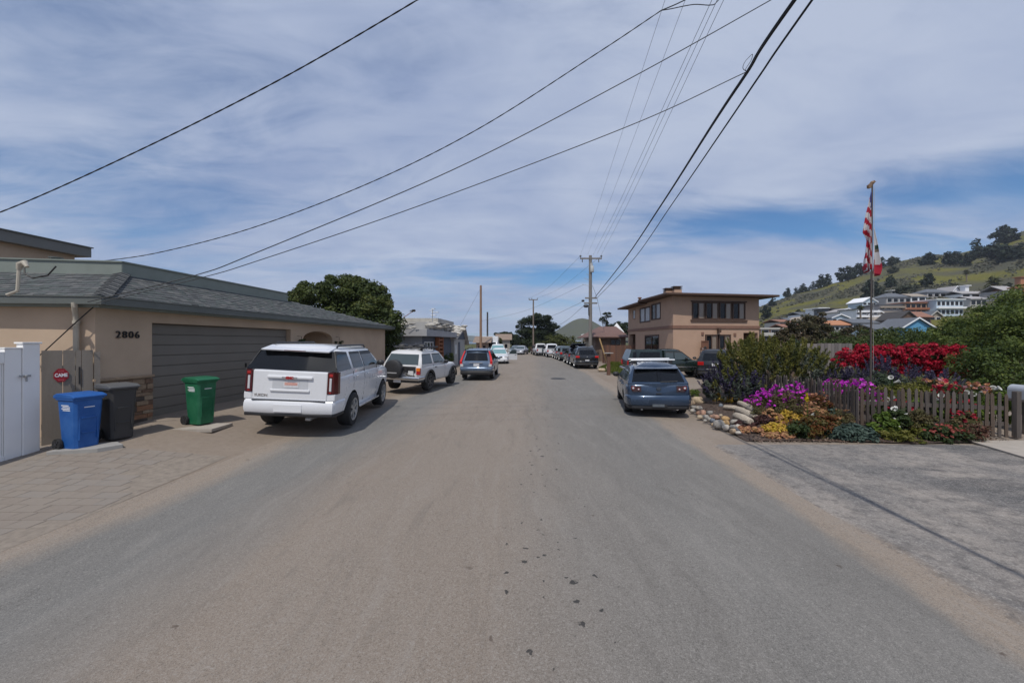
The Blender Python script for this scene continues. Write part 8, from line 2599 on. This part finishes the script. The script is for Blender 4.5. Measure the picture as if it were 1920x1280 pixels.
# brush on the slope, uncountable
n = 9000
pts, tn = [], []
while len(pts) < n:
    px = rng.uniform(1400, 2000); d = rng.uniform(DF + 70, DR)
    if math.sin(px * 0.021 + d * 0.05) + math.sin(px * 0.05 - d * 0.09) + rng.normal(0, 0.5) < 0.7: continue
    hp = hill_pt(px, d); pts.append((hp[0], hp[1], hp[2] + 0.35)); tn.append(rng.uniform(0, 1))
tag(link('brush', leaf_mesh('brush', np.array(pts), np.tile([[0, -0.5, 0.6]], (n, 1)), 1.7, 0.7, np.array(tn), leafmat('brush_leaf', [(0.05, 0.055, 0.035), (0.085, 0.085, 0.055), (0.11, 0.10, 0.07)], 0.1))), kind='stuff')
PALM = leafmat('palm_frond', [(0.03, 0.04, 0.015), (0.07, 0.08, 0.03), (0.12, 0.12, 0.03)], 0.2)
def palm(px, pyb, pyt, wpx, label):
    d = min(hill_hit(px, pyb), 210) if pyb < 608 else 125
    sc_ = d / F
    z0_ = CAMZ + (CY - pyb) * sc_; z1_ = CAMZ + (CY - pyt) * sc_
    x_ = (px - CX) * sc_
    t = plant('palm_tree', label, 'palm tree', (x_, d, z0_), 'palms on the hillside')
    q = MB(); q.tube([(0, 0, -1), (0.1, 0, (z1_ - z0_) * 0.5), (0, 0, z1_ - z0_)], [0.3, 0.25, 0.22], 7); q.build('trunk', POLEW, t)
    pts, nr, dr = [], [], []
    for k in range(70):
        v = Vector(rng.normal(0, 1, 3)).normalized()
        rr = wpx * sc_ * 0.5 * random.uniform(0.4, 0.85)
        pts.append((v.x * rr * 0.6, v.y * rr * 0.6, z1_ - z0_ + v.z * rr * 0.8 - 0.1)); nr.append((v.x * 0.3, v.y * 0.3, 1)); dr.append((v.x, v.y, v.z * 0.7 - 0.15))
    link('fronds', leaf_mesh('fronds', np.array(pts), np.array(nr), wpx * sc_ * 0.5, 0.16, rng.uniform(0, 1, 70), PALM, 0, np.array(dr)), t)
palm(1613, 618, 577, 17, 'slim palm standing before the white hill houses')
palm(1793, 552, 535, 10, 'small palm behind the white gabled hill house')
palm(1812, 530, 510, 13, 'tall dark palm on the slope above the white tower')
palm(1862, 560, 528, 30, 'bushy yellow green palm right of the white tower house')
palm(1852, 556, 540, 16, 'lower bushy palm beside the yellow green palm')

# ================================================================== hillside houses
def hmat(name, c): return M('hill_' + name, c, 0.85, var=0.06, scale=0.4)
HM = {k: hmat(k.replace(' ', '_'), v) for k, v in {'white': (0.80, 0.81, 0.83), 'grey': (0.34, 0.325, 0.325), 'peach': (0.42, 0.28, 0.20), 'blue': (0.10, 0.30, 0.50), 'pale blue': (0.50, 0.60, 0.68), 'brown': (0.12, 0.075, 0.055), 'tan': (0.33, 0.28, 0.23), 'orange': (0.42, 0.19, 0.10), 'slate': (0.12, 0.13, 0.15), 'terracotta': (0.33, 0.13, 0.07), 'dark': (0.06, 0.055, 0.055), 'red brown': (0.26, 0.13, 0.09), 'pale': (0.5, 0.48, 0.45)}.items()}
def hill_house(px0, px1, py0, py1, wall, roof, kind, label, wins=(3, 1), d=None, roof_py=None, bands=None, depth=7.0, trim=None, wmat=None):
    """walls fill px0..px1 x py0 (eave)..py1 (foot)"""
    pc = (px0 + px1) / 2
    d = d or hill_hit(pc, py1)
    sc_ = d / F
    x0, x1 = (px0 - CX) * sc_, (px1 - CX) * sc_
    z0_, z1_ = CAMZ + (CY - py1) * sc_, CAMZ + (CY - py0) * sc_
    h = thing('hill_house', label, 'house', ((x0 + x1) / 2, d, z0_), 0, 'houses on the hillside')
    rp_ = CAMZ + (CY - roof_py) * sc_ if roof_py else z1_ + 0.3
    ov = 0.5
    q = MB(); q.box(x0, x1, d, d + depth, z0_ - 4, z1_)
    if kind == 'gable': q.prism([(x0, d + 0.003, z1_), (x1, d + 0.003, z1_), ((x0 + x1) / 2, d + 0.003, rp_)], (0, depth - 0.01, 0))
    q.build('wall', HM[wall], h, world=True)
    q = MB()
    t_ = 0.28
    if kind == 'gable':
        xm = (x0 + x1) / 2; sl = (rp_ - z1_) / (xm - x0)
        q.prism([(x0 - ov, d - ov, z1_ - sl * ov), (xm, d - ov, rp_), (x1 + ov, d - ov, z1_ - sl * ov), (x1 + ov, d - ov, z1_ - sl * ov + t_), (xm, d - ov, rp_ + t_), (x0 - ov, d - ov, z1_ - sl * ov + t_)], (0, depth + 2 * ov, 0))
    elif kind == 'side':
        q.prism([(x0 - ov, d - ov, z1_), (x0 - ov, d + depth / 2, rp_), (x0 - ov, d + depth + ov, z1_), (x0 - ov, d + depth + ov, z1_ + 0.2), (x0 - ov, d + depth / 2, rp_ + 0.25), (x0 - ov, d - ov, z1_ + 0.2)], (x1 - x0 + 2 * ov, 0, 0))
    elif kind == 'hip':
        a = [(x0 - ov, d - ov, z1_), (x1 + ov, d - ov, z1_), (x1 + ov, d + depth + ov, z1_), (x0 - ov, d + depth + ov, z1_)]
        b_ = [(x0 + (x1 - x0) * 0.3, d + depth / 2, rp_), (x0 + (x1 - x0) * 0.7, d + depth / 2, rp_)]
        q.add(a + b_, [(0, 1, 5, 4), (1, 2, 5), (2, 3, 4, 5), (3, 0, 4), (3, 2, 1, 0)])
    else:
        q.box(x0 - ov, x1 + ov, d - ov, d + depth + ov, z1_, max(rp_, z1_ + 0.3))
    rf = q.build('roof', HM[roof], h, world=True)
    if trim and kind == 'gable':
        q = MB(); q.prism([(x0 - ov, d - ov - 0.06, z1_ - sl * ov), (xm, d - ov - 0.06, rp_), (x1 + ov, d - ov - 0.06, z1_ - sl * ov), (x1 + ov, d - ov - 0.06, z1_ - sl * ov + t_ * 1.3), (xm, d - ov - 0.06, rp_ + t_ * 1.3), (x0 - ov, d - ov - 0.06, z1_ - sl * ov + t_ * 1.3)], (0, 0.05, 0)); q.build('barge_board', HM[trim], rf, world=True)
    for bz in (bands or ()):
        z = z0_ + (z1_ - z0_) * bz
        q = MB(); q.box(x0 - 0.3, x1 + 0.3, d - 0.9, d + 0.0, z - 0.12, z + 0.12); q.box(x0 - 0.3, x1 + 0.3, d - 0.92, d - 0.84, z + 0.12, z + 0.55); q.build('balcony', HM[trim or roof], h, world=True)
    nc, nr_ = wins
    H_ = (z1_ - z0_) / max(1, nr_)
    for r_ in range(nr_):
        for c_ in range(nc):
            w_ = (x1 - x0) / nc
            a = x0 + w_ * (c_ + 0.16); b_ = x0 + w_ * (c_ + 0.84)
            za, zb = z0_ + H_ * (r_ + 0.35), z0_ + H_ * (r_ + 0.82)
            q = MB(); q.box(a - 0.1, b_ + 0.1, d - 0.06, d + 0.01, za - 0.1, zb + 0.1); f = q.build('window', HM['white' if wall not in ('white', 'pale') else 'slate'] if not wmat else HM[wmat], h, world=True)
            q = MB(); q.box(a, b_, d - 0.09, d - 0.05, za, zb); q.build('pane', GLASS, f, world=True)
    return h
hill_house(1425, 1462, 617, 640, 'peach', 'pale', 'flat', 'low peach block with white bands beside the brown house', (2, 2), d=80, bands=(0.5,), trim='pale')
hill_house(1478, 1500, 601, 612, 'grey', 'slate', 'side', 'low grey house furthest left on the hillside row', (3, 1), roof_py=596)
hill_house(1502, 1524, 600, 613, 'grey', 'tan', 'gable', 'grey gabled house left of the white modern block', (2, 1), roof_py=594)
hill_house(1535, 1552, 578, 601, 'white', 'white', 'flat', 'white modern block with two bands of windows', (4, 2), bands=(0.5,), trim='white')
hill_house(1553, 1572, 579, 602, 'slate', 'dark', 'flat', 'dark glazed block attached right of the white modern block', (2, 3), wmat='dark')
hill_house(1572, 1606, 585, 604, 'white', 'grey', 'gable', 'white gabled house left of the palm with a long deck', (3, 2), roof_py=579, bands=(0.5,), trim='white')
hill_house(1606, 1645, 580, 606, 'white', 'slate', 'flat', 'long white house with decks behind the flagpole', (4, 2), bands=(0.45, 0.8), trim='white')
hill_house(1617, 1643, 566, 582, 'pale blue', 'white', 'gable', 'tall pale blue gabled house behind the flagpole', (3, 2), roof_py=558, trim='white')
hill_house(1648, 1694, 572, 596, 'grey', 'slate', 'flat', 'wide grey house with dark decks right of the flagpole', (4, 2), bands=(0.4, 0.8), trim='tan')
hill_house(1662, 1708, 557, 571, 'grey', 'slate', 'hip', 'grey house with a broad hipped roof at the top of the cluster', (4, 1), roof_py=548)
hill_house(1708, 1736, 556, 568, 'white', 'tan', 'side', 'small white house right of the broad hipped roof', (2, 1), roof_py=550)
hill_house(1698, 1756, 568, 592, 'peach', 'terracotta', 'flat', 'peach house with terracotta roof bands', (6, 2), bands=(0.5,), trim='terracotta', wmat='brown')
hill_house(1738, 1786, 548, 560, 'grey', 'slate', 'hip', 'long dark roofed grey house left of the white gable', (4, 1), roof_py=540)
hill_house(1756, 1806, 562, 594, 'pale blue', 'white', 'flat', 'pale blue three level house above the shrubs', (6, 2), bands=(0.5,), trim='white')
hill_house(1783, 1803, 549, 558, 'white', 'grey', 'gable', 'white steep gabled house at the top right of the cluster', (1, 1), roof_py=537, trim='white')
hill_house(1803, 1855, 551, 560, 'white', 'grey', 'side', 'long low white house right of the white chimney tower', (3, 1), roof_py=545)
tw_ = hill_house(1810, 1817, 536, 558, 'white', 'white', 'flat', 'slender white chimney tower among the hill houses', (0, 0), depth=2)
hill_house(1652, 1680, 600, 612, 'tan', 'tan', 'gable', 'tan gabled house with a row of dark windows near the hill foot', (3, 1), d=128, roof_py=594, trim='pale', wmat='dark')
hill_house(1684, 1720, 598, 618, 'brown', 'dark', 'gable', 'dark brown gabled house with a warm orange roof side', (2, 1), d=122, roof_py=584, wmat='red brown')
hill_house(1718, 1746, 595, 618, 'brown', 'red brown', 'side', 'red brown roofed wing right of the dark brown gable', (2, 1), d=124, roof_py=584, wmat='red brown')
hill_house(1692, 1748, 614, 630, 'blue', 'slate', 'gable', 'bright blue house with white gable boards above the hedge', (0, 0), d=95, roof_py=597, trim='white')
hill_house(1640, 1692, 618, 634, 'pale blue', 'slate', 'side', 'slate roofed pale blue house with small white dormers', (0, 0), d=98, roof_py=608)
hill_house(1556, 1592, 610, 622, 'grey', 'orange', 'side', 'grey house with an orange tile roof above the bronze bush', (4, 1), d=112, roof_py=601)
hill_house(1598, 1645, 606, 620, 'grey', 'slate', 'side', 'grey roofed house at the foot of the palm', (4, 1), d=112, roof_py=598)
hill_house(1475, 1530, 616, 630, 'peach', 'red brown', 'side', 'pinkish house with a pale roof above the bronze tree', (4, 1), d=100, roof_py=608)
hill_house(1880, 1906, 545, 560, 'grey', 'grey', 'side', 'grey roofed house below the road at the right edge', (2, 1), roof_py=535)
hill_house(1900, 1940, 540, 556, 'orange', 'terracotta', 'flat', 'orange brown house cut by the right edge of the hill', (2, 1))
hill_house(1914, 1922, 520, 540, 'orange', 'terracotta', 'flat', 'orange chimney block at the right edge above the orange house', (0, 0), depth=2)
hill_house(1500, 1532, 590, 601, 'white', 'slate', 'side', 'low white house with a dark roof above the grey gabled pair', (4, 1), roof_py=585)
hill_house(1628, 1662, 590, 606, 'pale', 'tan', 'gable', 'cream gabled house just right of the flagpole below the deck house', (3, 1), roof_py=583, trim='white', d=135)
hill_house(1700, 1722, 577, 588, 'white', 'grey', 'flat', 'small white cube house wedged beside the terracotta banded house', (2, 1), d=148)
hill_house(1560, 1590, 596, 608, 'pale blue', 'slate', 'gable', 'pale blue cottage above the orange tile roof', (3, 1), roof_py=590, trim='white', d=125)
hill_house(1462, 1482, 604, 616, 'pale', 'red brown', 'side', 'small cream house with a brown roof above the peach block', (2, 1), roof_py=599, d=115)
hill_house(1744, 1764, 592, 608, 'tan', 'slate', 'gable', 'tan gabled house between the blue gable and the shrubs', (2, 1), roof_py=584, trim='pale', d=130)
hill_house(1820, 1850, 561, 575, 'pale', 'grey', 'side', 'cream house half hidden by the shrubs below the long white house', (3, 1), roof_py=555)
hill_house(1672, 1684, 545, 553, 'pale', 'white', 'flat', 'tiny white roofed pavilion above the hill houses', (2, 1), depth=3)

# ================================================================== the air: a thin sea haze over the whole place
hm = bpy.data.materials.new('sea_haze')
hm.use_nodes = True
hm.node_tree.nodes.clear()
ho = hm.node_tree.nodes.new('ShaderNodeOutputMaterial')
hv = hm.node_tree.nodes.new('ShaderNodeVolumePrincipled')
hv.inputs['Color'].default_value = (0.80, 0.88, 1.0, 1)
hv.inputs['Density'].default_value = 0.00018
hv.inputs['Anisotropy'].default_value = 0.0
hm.node_tree.links.new(hv.outputs[0], ho.inputs['Volume'])
mb = MB(); mb.box(-3200, 3200, -80, 4200, -8, 175)
tag(mb.build('haze', hm), kind='stuff')
